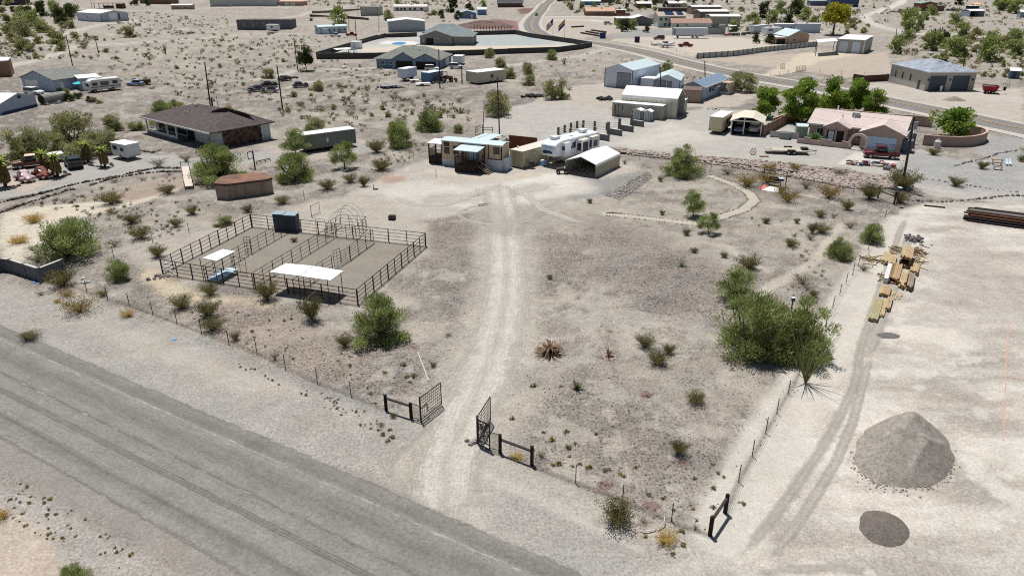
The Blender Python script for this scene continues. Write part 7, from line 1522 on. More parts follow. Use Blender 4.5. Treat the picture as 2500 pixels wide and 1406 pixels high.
for i,(a_,b_,k_,lb) in enumerate([((642,214),(678,213),0,'dark wrecked car left of the pole near the dunes'),((643,228),(673,227.5),2,'pale wrecked car with missing bonnet nearest the pole'),((717,216),(752,214),1,'grey wrecked car under the pale mesquite'),((620,226),(640,224),1,'grey wreck at the left end of the row'),((690,200),(715,197),0,'dark wreck behind the pole')]):vehicle('wrecked_car',lb,'wrecked car',a_,b_,'sedan',WRK[k_],'L' if i%2 else 'R',hood=WRK[0])
def wheels(o,xs,ys,r=.38,nm='wheel',w=.24):
 for x in xs:
  for y in ys:wh=MB().bar((x,y-w/2,r),(x,y+w/2,r),r,14).build(nm,TYRE,o);MB().bar((x,y-w/2-.01,r),(x,y+w/2+.01,r),r*.5,10).build('rim',RIM,wh)
def box_trailer(name,label,cat,a,b,depth,hh,wall,z0=.7,roofm=WROOF,wheel_x=None,group=None,ang=None,longy=False):
 b_=Bld(name,label,cat,a,b,depth,hh,ang=ang,group=group);W,D=b_.W,b_.D
 b_.part(MB().box(0,W,0,D,z0,b_.H),'body',wall);b_.roof(roofm,'flat',0,.03,.06)
 if longy:wheels(b_.o,(.15,W-.15),(D*.45,D*.6),.36)
 else:wheels(b_.o,wheel_x or(W*.6,W*.72),(.12,D-.12),.36)
 b_.box(W*.1,W*.9,D*.2,D*.8,z0-.25,z0,'chassis',DARKIN); return b_
 # fifth wheel trailer
b=Bld('fifth_wheel_trailer','white fifth wheel camper with rounded nose and slide outs','camper trailer',(1317.5,404),(1356,411.5),11.3,3.75);b.o.rotation_euler[2]=CONT_RZ;b.rz=CONT_RZ;W=b.W;L_=11.3
CW=paint('camper_white',(226,230,236),.3);M_=Matrix.Translation((W/2,0,0))@Matrix.Rotation(R(90),4,'Z');CG=mat('camper_grey',A(176,180,182),.5,.04)
b.part(MB().loft([(-.05,W*.36,1.9,2.7),(.15,W*.46,1.6,3.2),(.7,W*.5,1.5,3.6),(1.6,W*.5,1.48,3.75),(2.6,W*.5,1.45,3.78),(2.75,W*.5,.65,3.78),(L_*.6,W*.5,.6,3.7),(L_-.2,W*.5,.6,3.55),(L_,W*.47,.65,3.45)],20,9,M_),'body',CW)
b.part(MB().loft([(2.7,W*.505,.55,1.15),(L_-.1,W*.505,.55,1.15)],8,12,M_),'lower_skirt',CG)
b.part(MB().box(W*.2,W*.8,-.10,.1,2.05,2.28).box(W*.27,W*.73,-.1,.1,2.28,2.42).box(W*.24,W*.46,-.1,.1,1.95,2.05),'nose_lettering',mat('navy_lettering',A(40,62,104),.5,.3,9));b.part(MB().box(W*.12,W*.88,-.02,.25,3.02,3.1),'nose_stripe',mat('teal_stripe',A(130,166,186),.5,.04))
for y0,y1,z0,z1,dp in((1.6,3.0,1.55,3.35,.55),(5.4,7.4,.9,3.2,.8),(8.2,10.2,.95,3.2,.75)):
 b.box(W,W+dp,y0,y1,z0,z1,'slide_out',CW);b.box(W,W+dp+.04,y0-.03,y1+.03,z1+.005,z1+.06,'slide_out_roof',CREAM)
 b.box(W+.02,W+dp*.9,y0-.02,y0,z0+.8,z1-.4,'slide_window',GLASS)
b.box(W+.8,W+.83,5.7,7.1,1.5,2.9,'window',GLASS);b.box(W+.75,W+.78,8.6,9.6,1.8,2.7,'window',GLASS);b.box(W+.01,W+.06,4.1,4.9,2.2,3.0,'window',GLASS)
m=MB();
for k in range(3):m.tube([(W+.015,2.9+k*.25+t*.22,1.3+k*.1+1.9*(t/9)**.6) for t in range(10)],.05,4)
b.part(m,'swoosh_stripes',mat('slate_stripe',A(84,96,112),.5,.05))
for(x,y,s) in((W*.45,1.8,.5),(W*.5,8.6,.5),(W*.3,3.6,.25),(W*.6,5.2,.22)):b.box(x-s,x+s,y-s,y+s*1.3,3.72,3.72+.32*(s>.3)+.12,'roof_unit',WTRIM)
wheels(b.o,(.2,W-.2),(7.2,8.1),.4);
for x in(.5,W-.5):b.part(MB().bar((x,.9,-.1),(x,.9,1.6),.06,6),'landing_leg',BLACK)
b.part(MB().bar((W/2,.5,1.1),(W/2,1.5,1.5),.12,6),'hitch_pin',BLACK)
# campers, trailers
b=Bld('travel_trailer','small white camper trailer in the stone edged drive','camper trailer',(276,385.5),(314,393.5),2.2,2.35);W,D=b.W,b.D
b.part(MB().prism([(0,1.1),(.35,.45),(W,.45),(W,2.3),(.1,2.3)],0,D),'body',mat('off_white_panel',A(206,210,210),.5,.04));b.box(-.05,W+.05,-.05,D+.05,2.31,2.4,'roof',WTRIM);b.win('f',W*.15,W*.4,1.4,1.95,DKTRIM);b.win('f',W*.62,W*.8,1.3,1.8,DKTRIM);b.box(W+.0,W+.06,.2,D-.2,.5,.62,'bumper',RIM);wheels(b.o,(W*.55,),(.1,D-.1),.34)
b=Bld('tent_trailer','low folded camper trailer with white lid behind the dark estate','camper trailer',(120,400),(160,394),2.0,1.25);b.part(MB().box(0,b.W,0,b.D,.4,1.0),'body',mat('pale_panel',A(190,194,190),.6,.05));b.roof(WROOF,'flat',0,.05,.22,h=1.0);wheels(b.o,(b.W*.5,),(.1,b.D-.1),.3)
b=Bld('motorhome','old white motorhome with brown stripe at the blue grey house','motorhome',(222,228),(298.6,219.5),2.5,3.0);W,D=b.W,b.D
b.part(MB().loft([(0,D*.42,.6,2.0),(.25,D*.48,.5,2.6),(.9,D*.5,.5,2.95),(W-.2,D*.5,.5,2.95),(W,D*.48,.6,2.8)],18,9,Matrix.Translation((0,D/2,0))),'body',mat('ivory_panel',A(218,216,210),.5,.04));b.box(.4,W-.1,-.02,0,1.05,1.25,'stripe',mat('brown_stripe',A(120,96,84),.6,.05));b.box(W*.35,W*.62,-.04,0,1.4,2.3,'awning_panel',mat('dark_grey_panel',A(96,102,112),.6,.05));b.win('f',W*.74,W*.9,1.6,2.3,DKTRIM);b.win('f',W*.1,W*.26,1.5,2.2,DKTRIM)
b.box(-.05,.03,.3,D-.3,1.4,2.1,'windscreen',GLASS);wheels(b.o,(W*.15,W*.72),(.12,D-.12),.4);b.box(W*.3,W*.5,.8,1.7,2.96,3.2,'roof_unit',WTRIM)
bt=box_trailer('box_truck','white box truck body in front of the steel blue house','truck',(971.5,198.5),(991,199.8),5.0,3.1,mat('white_box_panel',A(196,206,222),.5,.05),.9,longy=True)
bb=Bld('shipping_container','blue container with white roof left of the tractor','container',(1028.8,202),(1049.7,204),5.5,2.5);bb.walls(mat('blue_container',A(96,132,168),.6,.07,kind='ribxy',kp=2.4),z0=0);bb.roof(mat('pale_sky_roof',A(206,226,236),.6,.04),'flat',0,.03,.06)
box_trailer('office_trailer','tan office trailer with white roof standing alone by the mesquites','trailer',(1138,203),(1166,207.5),9.6,2.9,mat('beige_panel',A(190,182,166),.6,.05),.35,longy=True).win('r',.45,.55,1.3,2.1,DKTRIM)
box_trailer('cargo_trailer','white cargo trailer between the white garages','trailer',(1563,215.5),(1596,217.5),4.2,2.3,mat('white_trailer_panel',A(206,218,232),.4,.04),.55,longy=True)
bz=box_trailer('office_trailer','cream office trailer with white roof beside the cream carport','trailer',z4(1305,966),z4(1450,982),6.6,2.9,mat('cream_panel',A(200,190,158),.6,.05),.5,longy=True);bz.win('r',.5,.6,1.5,2.2,DKTRIM);bz.box(.1,.3,-.03,0,.75,.9,'tail_light',TAIL);bz.box(bz.W-.3,bz.W-.1,-.03,0,.75,.9,'tail_light',TAIL)
box_trailer('cargo_trailer','white box trailer behind the silver car','trailer',(1106,159.5),(1129,159.5),4,2.6,WP,.5);box_trailer('travel_trailer','white camper in front of the dark block building','camper trailer',(651.5,77),(677.5,77),2.6,3.0,WTRIM,.6).win('f',.4,.6,1.6,2.3,DKTRIM)
bx=box_trailer('semi_trailer','long white semi trailer parked across the road','trailer',(1643.5,94.5),(1726.5,93.2),2.6,4.0,mat('semi_white',A(200,206,220),.5,.05,kind='ribx',kp=.8),1.15,ang=2);bx.box(-.02,.8,-.03,2.63,1.3,4.0,'front_panel',mat('grey_nose',A(140,136,130),.7,.1));bx.box(2.0,2.3,.3,2.2,-.1,1.2,'landing_gear',DARKIN)
bx=Bld('shipping_container','dull white container right of the semi trailer','container',(1728,85),(1770,84),3,2.7,ang=2);bx.walls(mat('dull_white',A(160,164,158),.7,.05));bx.box(0,bx.W*.7,.1,2.5,2.75,3.0,'roof_rack',DKTRIM);bx.box(bx.W*.7,bx.W,.1,2.5,2.71,4.2,'top_box',mat('grey_white_2',A(170,178,172),.7,.05))
for(a_,b_,lb,cl) in[((1840,82),(1857,81.5),'white trailer box left end of the row beyond the lot',(190,200,214)),((1859,80),(1874,79.5),'second white trailer box of the row beyond the lot',(196,206,220))]:box_trailer('cargo_trailer',lb,'trailer',a_,b_,4,3.2,mat('row_white_%d'%cl[0],A(*cl),.5,.04),.6)
bx=box_trailer('moving_truck','white box truck with blue lettering beyond the striped fence','truck',(1870,89),(1907,88),4.2,3.4,WP,.7);bx.box(bx.W*.12,bx.W*.4,-.04,0,2.0,2.8,'lettering',mat('blue_lettering',A(90,110,170),.6,.3,4));bx.part(MB().loft([(bx.W,1.1,.5,2.0),(bx.W+1.2,1.05,.5,1.9),(bx.W+2.2,.95,.5,1.2)],12,5,Matrix.Translation((0,2.1,0))),'cab',WP)
def flat_trailer(label,a,b,wd,mt,zd=.62,ax=2,load=None):
 b_=Bld('flat_trailer',label,'trailer',a,b,wd,.8);W=b_.W;b_.box(0,W,0,wd,zd-.12,zd,'deck',mt);wheels(b_.o,[W*.42+i*.85 for i in range(ax)],(-.12,wd+.12),.34)
 b_.part(MB().bar((W,wd*.2,zd-.1),(W+1.3,wd/2,zd-.15),.05).bar((W,wd*.8,zd-.1),(W+1.3,wd/2,zd-.15),.05).bar((W+1.2,wd/2,0),(W+1.2,wd/2,zd),.04),'drawbar',BLACK)
 return b_
bf=flat_trailer('flat deck car trailer with black wheels in front of the pink house',(1886,377),(1976,380),2.3,mat('pale_deck',A(176,170,156),.8,.1));W=bf.W;bf.box(W*.38,W*.6,-.22,.0,.66,.82,'mudguard',BLACK);bf.box(W*.38,W*.6,2.3,2.52,.66,.82,'mudguard',BLACK);bf.part(MB().box(-1.0,0,.2,2.1,.45,.5),'ramp',mat('grey_ramp',A(150,148,142),.7,.1));bf.box(W*.8,W*.98,.6,1.7,.63,.95,'winch_box',BLACK)
flat_trailer('long grey flat trailer in front of the white box truck body',(935,218),(990,214.5),2.2,mat('grey_deck',A(130,136,140),.7,.1));flat_trailer('white topped low trailer in front of the blue container',(1017,211.5),(1052,210),2.0,WTRIM,ax=1);flat_trailer('low white trailer between box truck and blue container',(1002,203),(1024,202),2.0,mat('cream_deck',A(206,200,186),.7,.08),ax=1);flat_trailer('dark flat trailer at far left on the pale track',(462,83.5),(478,82),2.4,DKTRIM);flat_trailer('dark flat trailer below the dark block building',(652,84),(672,84),2.2,DKTRIM)
# boat on trailer, tractor, dumpster, rest of the bigger gear
b=Bld('boat','white boat on a trailer behind the crimson pickup','boat',(1617,118),(1652,116),2.2,1.5);W=b.W;b.part(MB().loft([(0,1.0,.7,1.6),(W*.5,1.05,.65,1.7),(W*.85,.6,.85,1.8),(W,.1,1.3,1.85)],14,4,Matrix.Translation((0,1.1,0))),'hull',WP);b.box(W*.2,W*.45,.4,1.8,1.65,2.1,'windscreen',GLASS);b.box(0,W,.8,1.4,.45,.6,'trailer_frame',BLACK);wheels(b.o,(W*.35,),(0,2.2),.33)
b=Bld('boat','small upturned white boat near the boat trailer','boat',(1597,112.5),(1614,111.5),2.0,1.0);b.part(MB().loft([(0,.8,0,.8),(b.W*.6,.85,0,.9),(b.W,.1,.2,.6)],12,3,Matrix.Translation((0,1,0))),'hull',mat('dusty_white',A(190,188,184),.6,.08))
b=Bld('boat','small white object like a dinghy on the bare ground left of the steel blue house','boat',(838,168),(849,167.5),1.2,.8);b.part(MB().loft([(0,.5,0,.5),(b.W*.5,.6,0,.75),(b.W,.2,.1,.5)],12,3,Matrix.Translation((0,.6,0))),'hull',WP)
b=Bld('boat','orange red kayak hull among the gear right of the semi trailer','boat',(1770,88.5),(1792,86.5),1.6,1.0);b.part(MB().loft([(0,.2,.3,.7),(b.W*.4,.7,.2,.9),(b.W,.1,.6,.9)],12,3,Matrix.Translation((0,.8,0))),'hull',mat('orange_hull',A(196,96,76),.5,.05))
o=thing('tractor','brown backhoe tractor between blue container and tan office trailer','tractor',G(1090,200.5),.3);OB=mat('tractor_brown',A(124,92,62),.7,.15)
MB().loft([(-1.2,.5,.7,1.5),(.4,.5,.7,1.6),(1.6,.42,.7,1.4)],12,5).build('body',OB,o);MB().box(-.9,.2,-.6,.6,2.45,2.55).bar((-.85,-.55,1.4),(-.85,-.55,2.5),.05).bar((-.85,.55,1.4),(-.85,.55,2.5),.05).bar((.15,-.55,1.4),(.15,-.55,2.5),.05).bar((.15,.55,1.4),(.15,.55,2.5),.05).build('canopy',DKTRIM,o)
wheels(o,(-.9,),(-.85,.85),.75,'wheel',.35);wheels(o,(1.2,),(-.7,.7),.45);MB().box(2.2,2.7,-1.0,1.0,.2,.9).bar((.8,-.6,1.2),(2.3,-.6,.6),.08).bar((.8,.6,1.2),(2.3,.6,.6),.08).build('front_bucket',OB,o);MB().bar((-1.2,0,1.2),(-2.1,0,2.6),.12).bar((-2.1,0,2.6),(-2.9,0,1.2),.1).box(-3.1,-2.7,-.3,.3,.6,1.2).build('backhoe_arm',OB,o)
b=Bld('dumpster','red skip trailer on the gravel right of the grey workshop','dumpster',z5(2105,895),z5(2240,903),3.2,1.5);W=b.W;RD=mat('skip_red',A(140,30,40),.6,.1)
b.part(MB().add([(0.2,.2,.5),(W-.2,.2,.5),(W-.2,3,.5),(.2,3,.5),(-.15,0,1.7),(W+.15,0,1.7),(W+.15,3.2,1.7),(-.15,3.2,1.7)],[(3,2,1,0),(0,1,5,4),(1,2,6,5),(2,3,7,6),(3,0,4,7)]),'bin',RD);b.part(MB().box(.1,W-.1,.2,3.0,1.3,1.45),'load',mat('rubble',A(150,142,136),.9,.4,3));wheels(b.o,(W*.3,W*.7),(.1,3.0),.36);b.part(MB().bar((W,1.5,.6),(W+1.4,1.5,.9),.1).box(W+1.2,W+1.7,1.2,1.8,.8,1.6),'hoist',BLACK);b.part(MB().bar((-.1,0,1.7),(W+.1,0,1.7),.06).bar((-.15,0,1.7),(-.15,3.2,1.7),.06).bar((W+.15,0,1.7),(W+.15,3.2,1.7),.06),'rim_rail',RD)
tube_gate('pipe_rack','small open metal rack right of the red skip','rack',z5(2295,838),z5(2355,842),1.1,2,DKTRIM,2,.05)
b=Bld('utility_trailer','dark open utility trailer right of the pale stripped car','trailer',(348,208.5),(368,207.5),1.8,1.2);b.box(0,b.W,0,1.8,.5,1.3,'body',mat('dark_brown_box',A(86,74,62),.8,.2));wheels(b.o,(b.W*.5,),(0,1.8),.33)
o=thing('culvert_pipe','long grey dusty culvert pipe lying beside the leafy bushes','pipe',G(104,256));d=G(160,246)-o.location;MB().bar((0,0,1.0),tuple(d+Vector((0,0,1.0))),1.05,18).build('shell',mat('grey_culvert',A(132,134,128),.8,.15),o);MB().bar(tuple(-d*.004+Vector((0,0,1.0))),(0,0,1.0),.9,16).build('mouth',DARKIN,o)
for(px,py,wp,lb) in[(150,236,26,'dark green bush beside the culvert pipe under the house wall'),(172,247,34,'dark leafy bush at the right end of the culvert pipe'),(190,242,26,'second leafy bush right of the culvert pipe'),(162,232,26,'green palm like shrub by the motorhome'),(218,250,18,'dark round shrub on the slope below the motorhome'),(229,250,24,'olive round shrub on the slope below the motorhome'),(244,253,22,'grey shrub last on the slope below the motorhome')]:scrub('deep' if 'dark' in lb or 'leafy' in lb else 'bush',px,py,wp,'','','','',.8);bpy.context.scene.objects;COL.objects[-1]['label']=lb; del COL.objects[-1]['group'];COL.objects[-1]['category']='bush'
# ================================================================ LUMBER, PIPES, HEAPS
Zl=lambda x,y:(1950+x/4.1345,460+y/4.1345)
def lumber(label,a,b,depth,hh,col,n,layers=1,jit=.12,dark=None):
 A_,rz,W_=frame(Zl(*a),Zl(*b),-31);o=thing('lumber_stack',label,'lumber',A_,rz);rg=random.Random(label);bw=W_/n;lh=hh/layers
 for l in range(layers):
  for i in range(n):
   if l<layers-1 and 0<i<n-1 and l>0:continue
   y0=rg.uniform(-jit,jit)*(1+(l==layers-1));x=i*bw;sk=rg.uniform(-.5,.5)*jit*.15
   MB().add([(x,y0,l*lh),(x+bw*.93,y0,l*lh),(x+bw*.93+sk,y0+depth,l*lh),(x+sk,y0+depth,l*lh),(x,y0,(l+.93)*lh),(x+bw*.93,y0,(l+.93)*lh),(x+bw*.93+sk,y0+depth,(l+.93)*lh),(x+sk,y0+depth,(l+.93)*lh)],[(3,2,1,0),(4,5,6,7),(0,1,5,4),(1,2,6,5),(2,3,7,6),(3,0,4,7)]).build('board',col if rg.random()<.75 else(dark or col),o)
 return o
Y1=mat('fresh_lumber',P(200,178,138,1.4),.8,.16,1.5);Y2=mat('orange_lumber',P(190,160,122,1.4),.8,.18,1.5);Y3=mat('green_lumber',P(180,170,130,1.4),.8,.14,1.5);Y4=mat('grey_lumber',P(160,146,126,1.4),.8,.2,1.5);Y5=mat('brown_lumber',P(150,124,94,1.4),.8,.2,1.5)
lumber('long greenish treated beams nearest the camera',(697,1338),(792,1348),4.5,.34,Y3,4,2,.05);lumber('fresh yellow boards laid right against the treated beams',(806,1296),(856,1298),3.7,.22,Y1,3,2,.1);lumber('short yellow stack right of the treated beams',(862,1238),(915,1248),2.6,.36,Y1,4,2,.08,Y2)
lumber('low stack of short boards above the treated beams',(806,1085),(910,1098),2.1,.34,Y2,6,2,.12,Y1);lumber('thin offcuts right of the low stack',(930,1098),(1040,1104),.9,.1,Y1,6,1,.4,Y4)
lumber('orange brown stack in the middle of the pile',(893,955),(1000,968),4.2,.55,Y2,6,3,.14,Y5);lumber('yellow boards slanting right of the middle stack',(1000,1000),(1072,1012),3.5,.45,Y1,4,2,.25,Y2);lumber('weathered grey brown stack at the right of the middle',(1078,1032),(1140,1040),3.6,.5,Y4,5,2,.2,Y5);lumber('small yellow brown stack alone at the right',(1112,868),(1198,880),2.2,.42,Y2,5,2,.12,Y1)
lumber('tall top stack with boards overhanging a dark gap',(1003,790),(1118,800),3.4,1.15,Y1,8,4,.2,Y2);lumber('left stack of yellow boards beside the tall one',(825,765),(965,778),2.6,.4,Y1,10,2,.2,Y2);lumber('boards just under the tall stack at right',(1128,790),(1178,796),1.2,.2,Y1,4,1,.25,Y2)
b=Bld('sheet_stack','white sheet stack left of the orange brown lumber','sheets',Zl(848,955),Zl(893,962),4.2,.5,ang=-31);b.box(0,b.W,0,b.D,0,.52,'sheets',WHITE);b.box(-.05,b.W*1.0,.1,.2,-.1,-.005,'bearer',Y5)
def litter(label,cx,cy,rx,ry,n,mt,seed,ln=(.6,1.5)):
 c=G(*Zl(cx,cy));o=thing('board_litter',label,'loose boards',c);rg=random.Random(seed)
 for i in range(n):
  p=G(*Zl(cx+rg.gauss(0,rx),cy+rg.gauss(0,ry)))-c;a=rg.uniform(0,3.14);l=rg.uniform(*ln)/2;z=.03+rg.random()*.25*max(0,1-p.length)
  d=Vector((math.cos(a)*l,math.sin(a)*l,rg.uniform(-.02,.1)));MB().bar(p-d+Vector((0,0,z)),p+d+Vector((0,0,z+.03)),.05,4).build('board',mt[i%len(mt)],o)
litter('loose scrap boards fanned right of the tall stack',1200,650,38,30,34,[Y1,Y2,Y4,Y5],1);litter('loose boards strewn left of the tall stack',995,625,24,18,14,[Y1,Y2,Y4],2);litter('long loose boards at the far left of the lumber',735,735,38,20,14,[Y1,Y4,Y1],3,(1.2,2.2));litter('few loose bearers on the dirt left of the white sheets',822,910,14,40,5,[Y5,Y5],4,(.7,1.1));litter('loose yellow boards above the small right stack',1195,755,25,18,8,[Y1,Y2],5,(1,1.8))
b=Bld('pole_stack','big stack of long dark poles and pipes at the right edge','pole stack',(2362,541),(2500,560),2.4,1.1);DP=[mat('dark_pole',A(44,40,40),.8,.2),mat('rusty_pole',A(104,70,52),.8,.2),mat('grey_pole',A(128,120,112),.8,.2)]
rg=random.Random(9);k=0
for l,(cnt,zc) in enumerate(((8,.14),(7,.4),(6,.66),(5,.92),(4,1.15))):
 for i in range(cnt):
  y=.15+(i+l*.5)*.3;x0=rg.uniform(-.5,.5)+(l>2)*rg.uniform(-.2,.6);ty_=DP[0] if l<2 else rg.choice(DP[:3] if l>3 else[DP[0],DP[1],DP[1]]);MB().bar((x0,y,zc),(x0+9.5,y+rg.uniform(-.12,.12),zc+rg.uniform(-.02,.05)),rg.uniform(.09,.14),8).build('pole',ty_,b.o)
for i in range(5):y=2.4+i*.3;MB().bar((rg.uniform(.0,1.2),y,1.1-i*.12),(9.8,y+rg.uniform(-.3,.2),1.25-i*.15),.07,6).build('pole',DP[0] if i%2 else DP[2],b.o)
for x in(1,4.5,8):b.part(MB().bar((x,-.2,.02),(x,2.8,.02),.07,4),'bearer',DP[0])
o=MB().bar((0,0,.08),tuple(G(*Zl(1475,200))-G(*Zl(1265,178))+Vector((0,0,.08))),.09,7).build('timber_pole',DP[0]);o.location=G(*Zl(1265,178));tag(o,'single dark pole lying on the dirt left of the pole stack','pole')
def heap(name,label,cat,px,py,rx,ry,hh,mt,seed,rot=0,rough=.12,ridge=None,n=46,power=1.25,outline=None):
 c=G(px,py);rg=np.random.default_rng(seed);g=np.linspace(-1.25,1.25,n);X,Y=np.meshgrid(g,g,indexing='ij');r=np.hypot(X,Y)*(1+(.05+.1*(hh<1))*fbm(X+seed,Y,2.2,4,seed)*2)
 if outline:
  q=[G(*p)-c for p in outline];th=np.array([math.atan2(p.y,p.x) for p in q]);rr_=np.array([math.hypot(p.x,p.y) for p in q]);k_=np.argsort(th);th,rr_=th[k_],rr_[k_]
  rx=ry=rr_.max();T_=np.arctan2(Y,X);r=np.hypot(X,Y)*rx/np.interp(T_,np.concatenate([th-2*math.pi,th,th+2*math.pi]),np.tile(rr_,3))*(1+.10*fbm(X*1.0+seed,Y,4.0,4,seed))
 z=np.clip(1-r,-.12,1);z=np.where(z>0,1-(1-np.clip(z,0,1))**power,z)*hh
 if ridge:z=np.maximum(z,np.minimum(np.clip(1-np.hypot((X-ridge[0])*1.35,(Y-ridge[1])*1.35),-.12,1)*hh*ridge[2],np.clip(1-r,-.12,1)*hh*1.45))
 z=z+rough*hh*fbm(X*rx,Y*ry,1.2,4,seed+4)*np.clip(1.2-r,0,1)
 V=np.stack([X*rx,Y*ry,z-.03*hh-.02],-1).reshape(-1,3);idx=np.arange(n*n).reshape(n,n);F=np.stack([idx[:-1,:-1],idx[1:,:-1],idx[1:,1:],idx[:-1,1:]],-1).reshape(-1,4)
 keep=(V[F].max(1)[:,2]>-.06*hh-.03)
 me=bpy.data.meshes.new(name);me.from_pydata(V.tolist(),[],F[keep].tolist());me.materials.append(mt);me.polygons.foreach_set('use_smooth',[True]*len(me.polygons));o=bpy.data.objects.new(name,me);COL.objects.link(o);o.location=c;o.rotation_euler=(0,0,rot); return tag(o,label,cat)
def grit_mat(name,c,sc=7,dark=.5,var=.2):
 m=mat(name,c,.95,var,3,bump=.6);t=m.node_tree;N=t.nodes;L=t.links;b=N['Principled BSDF'];src=b.inputs['Base Color'].links[0].from_socket
 tc=N['Texture Coordinate'];v=N.new('ShaderNodeTexVoronoi');v.inputs['Scale'].default_value=sc;L.new(tc.outputs['Object'],v.inputs['Vector']);sp=N.new('ShaderNodeSeparateColor');L.new(v.outputs['Color'],sp.inputs[0])
 r=N.new('ShaderNodeMapRange');r.inputs[1].default_value=.55;r.inputs[2].default_value=1;r.inputs[3].default_value=1;r.inputs[4].default_value=dark;L.new(sp.outputs[0],r.inputs[0]);s=N.new('ShaderNodeVectorMath');s.operation='SCALE';L.new(src,s.inputs[0]);L.new(r.outputs[0],s.inputs['Scale']);L.new(s.outputs[0],b.inputs['Base Color']); return m
heap('dirt_pile','large pale brown dirt pile with a ridged top on the lot','dirt pile',2205,1084,3.0,2.45,2.35,grit_mat('pile_dirt',P(176,168,158),12,.66,.25),5,0,.16,(.0,-.3,.78),n=120,power=1.3,outline=[(2087,1100),(2098,1152),(2140,1182),(2205,1193),(2272,1186),(2316,1152),(2326,1100),(2308,1062),(2265,1040),(2215,1030),(2150,1036),(2105,1060)])
heap('gravel_mound','dark red brown gravel mound beside the blue cottage','mound',1180,66,17,15,3.4,grit_mat('mound_gravel',P(128,104,96),.5,.5),15,0,.2,(.5,.1,.8));heap('gravel_pile','low dark gravel pile below the large dirt pile','gravel pile',2158,1291,1.38,1.15,.3,grit_mat('dark_gravel',P(126,117,110),22,.5),6,0,.06,power=2.0,outline=[(2095,1272),(2105,1305),(2140,1331),(2180,1336),(2213,1322),(2223,1298),(2205,1268),(2160,1246),(2120,1243),(2099,1255)]);heap('gravel_spill','flat dark gravel spill below the lumber','gravel',2166,819,1.12,.62,.07,grit_mat('dark_gravel_flat',P(124,120,117),22,.6),7,0,.03,power=3)
heap('dirt_pile','small sandy heap in front of the grey workshop','dirt pile',*ZP(1625,362),2.6,1.6,.95,grit_mat('sandy_heap',P(176,160,144),5,.6),8,-.1)
def stones(name,label,cat,pts,size,mt,kind=None,group=None):
 c=pts[0];m=MB();
 for p in pts:q=p-c;s=size*rnd.uniform(.6,1.35);m.ball((q.x,q.y,q.z+s*.3),s,6,4,rnd.uniform(.55,.9),.22,rnd)
 o=m.build(name,mt);o.location=c; return tag(o,label,cat,group,kind)
def along(P_,step,wob=.15,off=0.0):
 Q=[G(*p) for p in P_];out=[]
 for a,b in zip(Q[:-1],Q[1:]):
  n=max(1,int((b-a).length/step));d=(b-a).normalized();nn=Vector((-d.y,d.x,0))
  for i in range(n):p=a.lerp(b,i/n)+nn*(off+rnd.uniform(-wob,wob))+d*rnd.uniform(-wob,wob);p.z=gz(p.x,p.y);out.append(p)
 return out
DR=mat('dark_border_rock',A(92,80,74),.95,.35,2);GRK=mat('grey_purple_rock',A(150,138,130),.95,.3,2);GRK2=mat('grey_rock',A(120,116,114),.95,.35,3)
ZA=lambda x,y:(x/4.686,220+y/4.686)
for pts,lb in[([(0,1290),(470,1190),(780,1100),(1060,1040),(1300,1000),(1560,940),(1800,895),(2090,900)],'dark stone border along the lower edge of the drive'),([(0,1410),(330,1290),(600,1210),(760,1155),(900,1130)],'dark stone border below the drive at left'),([(1050,1090),(1290,1010),(1560,970),(1800,940),(2095,935)],'second dark stone border beside the footbridge'),([(940,835),(1060,870),(1200,892),(1290,875),(1260,840)],'stone ring round the palms by the camper'),([(560,992),(700,1003),(790,972),(730,940)],'stone ring round the palms by the dark estate'),([(60,880),(190,820),(300,770),(480,755),(640,745),(860,735)],'stone border behind the rusty pickup'),([(100,915),(250,885)],'short stone border left of the rusty pickup'),([(2210,1090),(2340,1085)],'short dark stone border right of the footbridge'),([(1560,660),(1620,700),(1740,720),(1810,700),(1860,680)],'curved stone border by the porch of the brown house'),([(120,1110),(210,1100),(150,1130),(0,1160)],'stone edging under the left fan palm')]:
 stones('rock_border',lb,'rock border',along([ZA(*p) for p in pts],.42,.08),.24,DR)
gpts=[(1690,428),(1740,432),(1790,450),(1830,472),(1842,490),(1815,512),(1760,530),(1715,543)]
stones('path_edging','stone edging on the left side of the gravel garden path','rock border',along(gpts,.3,.09,.75),.1,GRK);stones('path_edging','stone edging on the right side of the gravel garden path','rock border',along(gpts,.3,.09,-.75),.1,GRK)
for off in(.72,-.72):stones('path_edging','stone edging on the %s side of the west garden path'%('far' if off<0 else 'near'),'rock border',along([(1690,546),(1660,543),(1580,533),(1480,522)],.3,.08,off),.09,GRK)
stones('rock_line','line of dark rocks bounding the grey gravel yard','rock border',along([(2215,490),(2300,494),(2400,486),(2460,478),(2510,480)],.5,.15),.2,GRK2);stones('rock_line','line of rocks across the grey gravel yard above the lot','rock border',along([(2225,432),(2280,440),(2330,448),(2420,462),(2500,472)],.6,.2),.16,GRK2);stones('rock_line','line of rocks left of the yard furniture','rock border',along([(2330,405),(2400,388),(2440,375),(2490,368)],.6,.2),.18,GRK2)
pts=[]
Qb=PX([(1500,366),(1660,380),(1900,398),(2060,418),(2215,442),(2225,462),(2080,460),(1900,426),(1740,400),(1540,378)]);rg=random.Random(5)
while len(pts)<2600:
 px=rg.uniform(1500,2230);py=rg.uniform(364,464);x,y=flatpt(px,py)
 if poly_sd(np.array([x]),np.array([y]),Qb)[0]<.3:pts.append(Vector((x,y,gz(x,y))))
stones('riprap',None,None,pts,.24,mat('riprap_rock',A(166,154,145),.95,.32,1.2),'stuff')
pts=[];Qb=PX([(1480,478),(1545,440),(1582,420),(1592,430),(1560,455),(1512,487)])
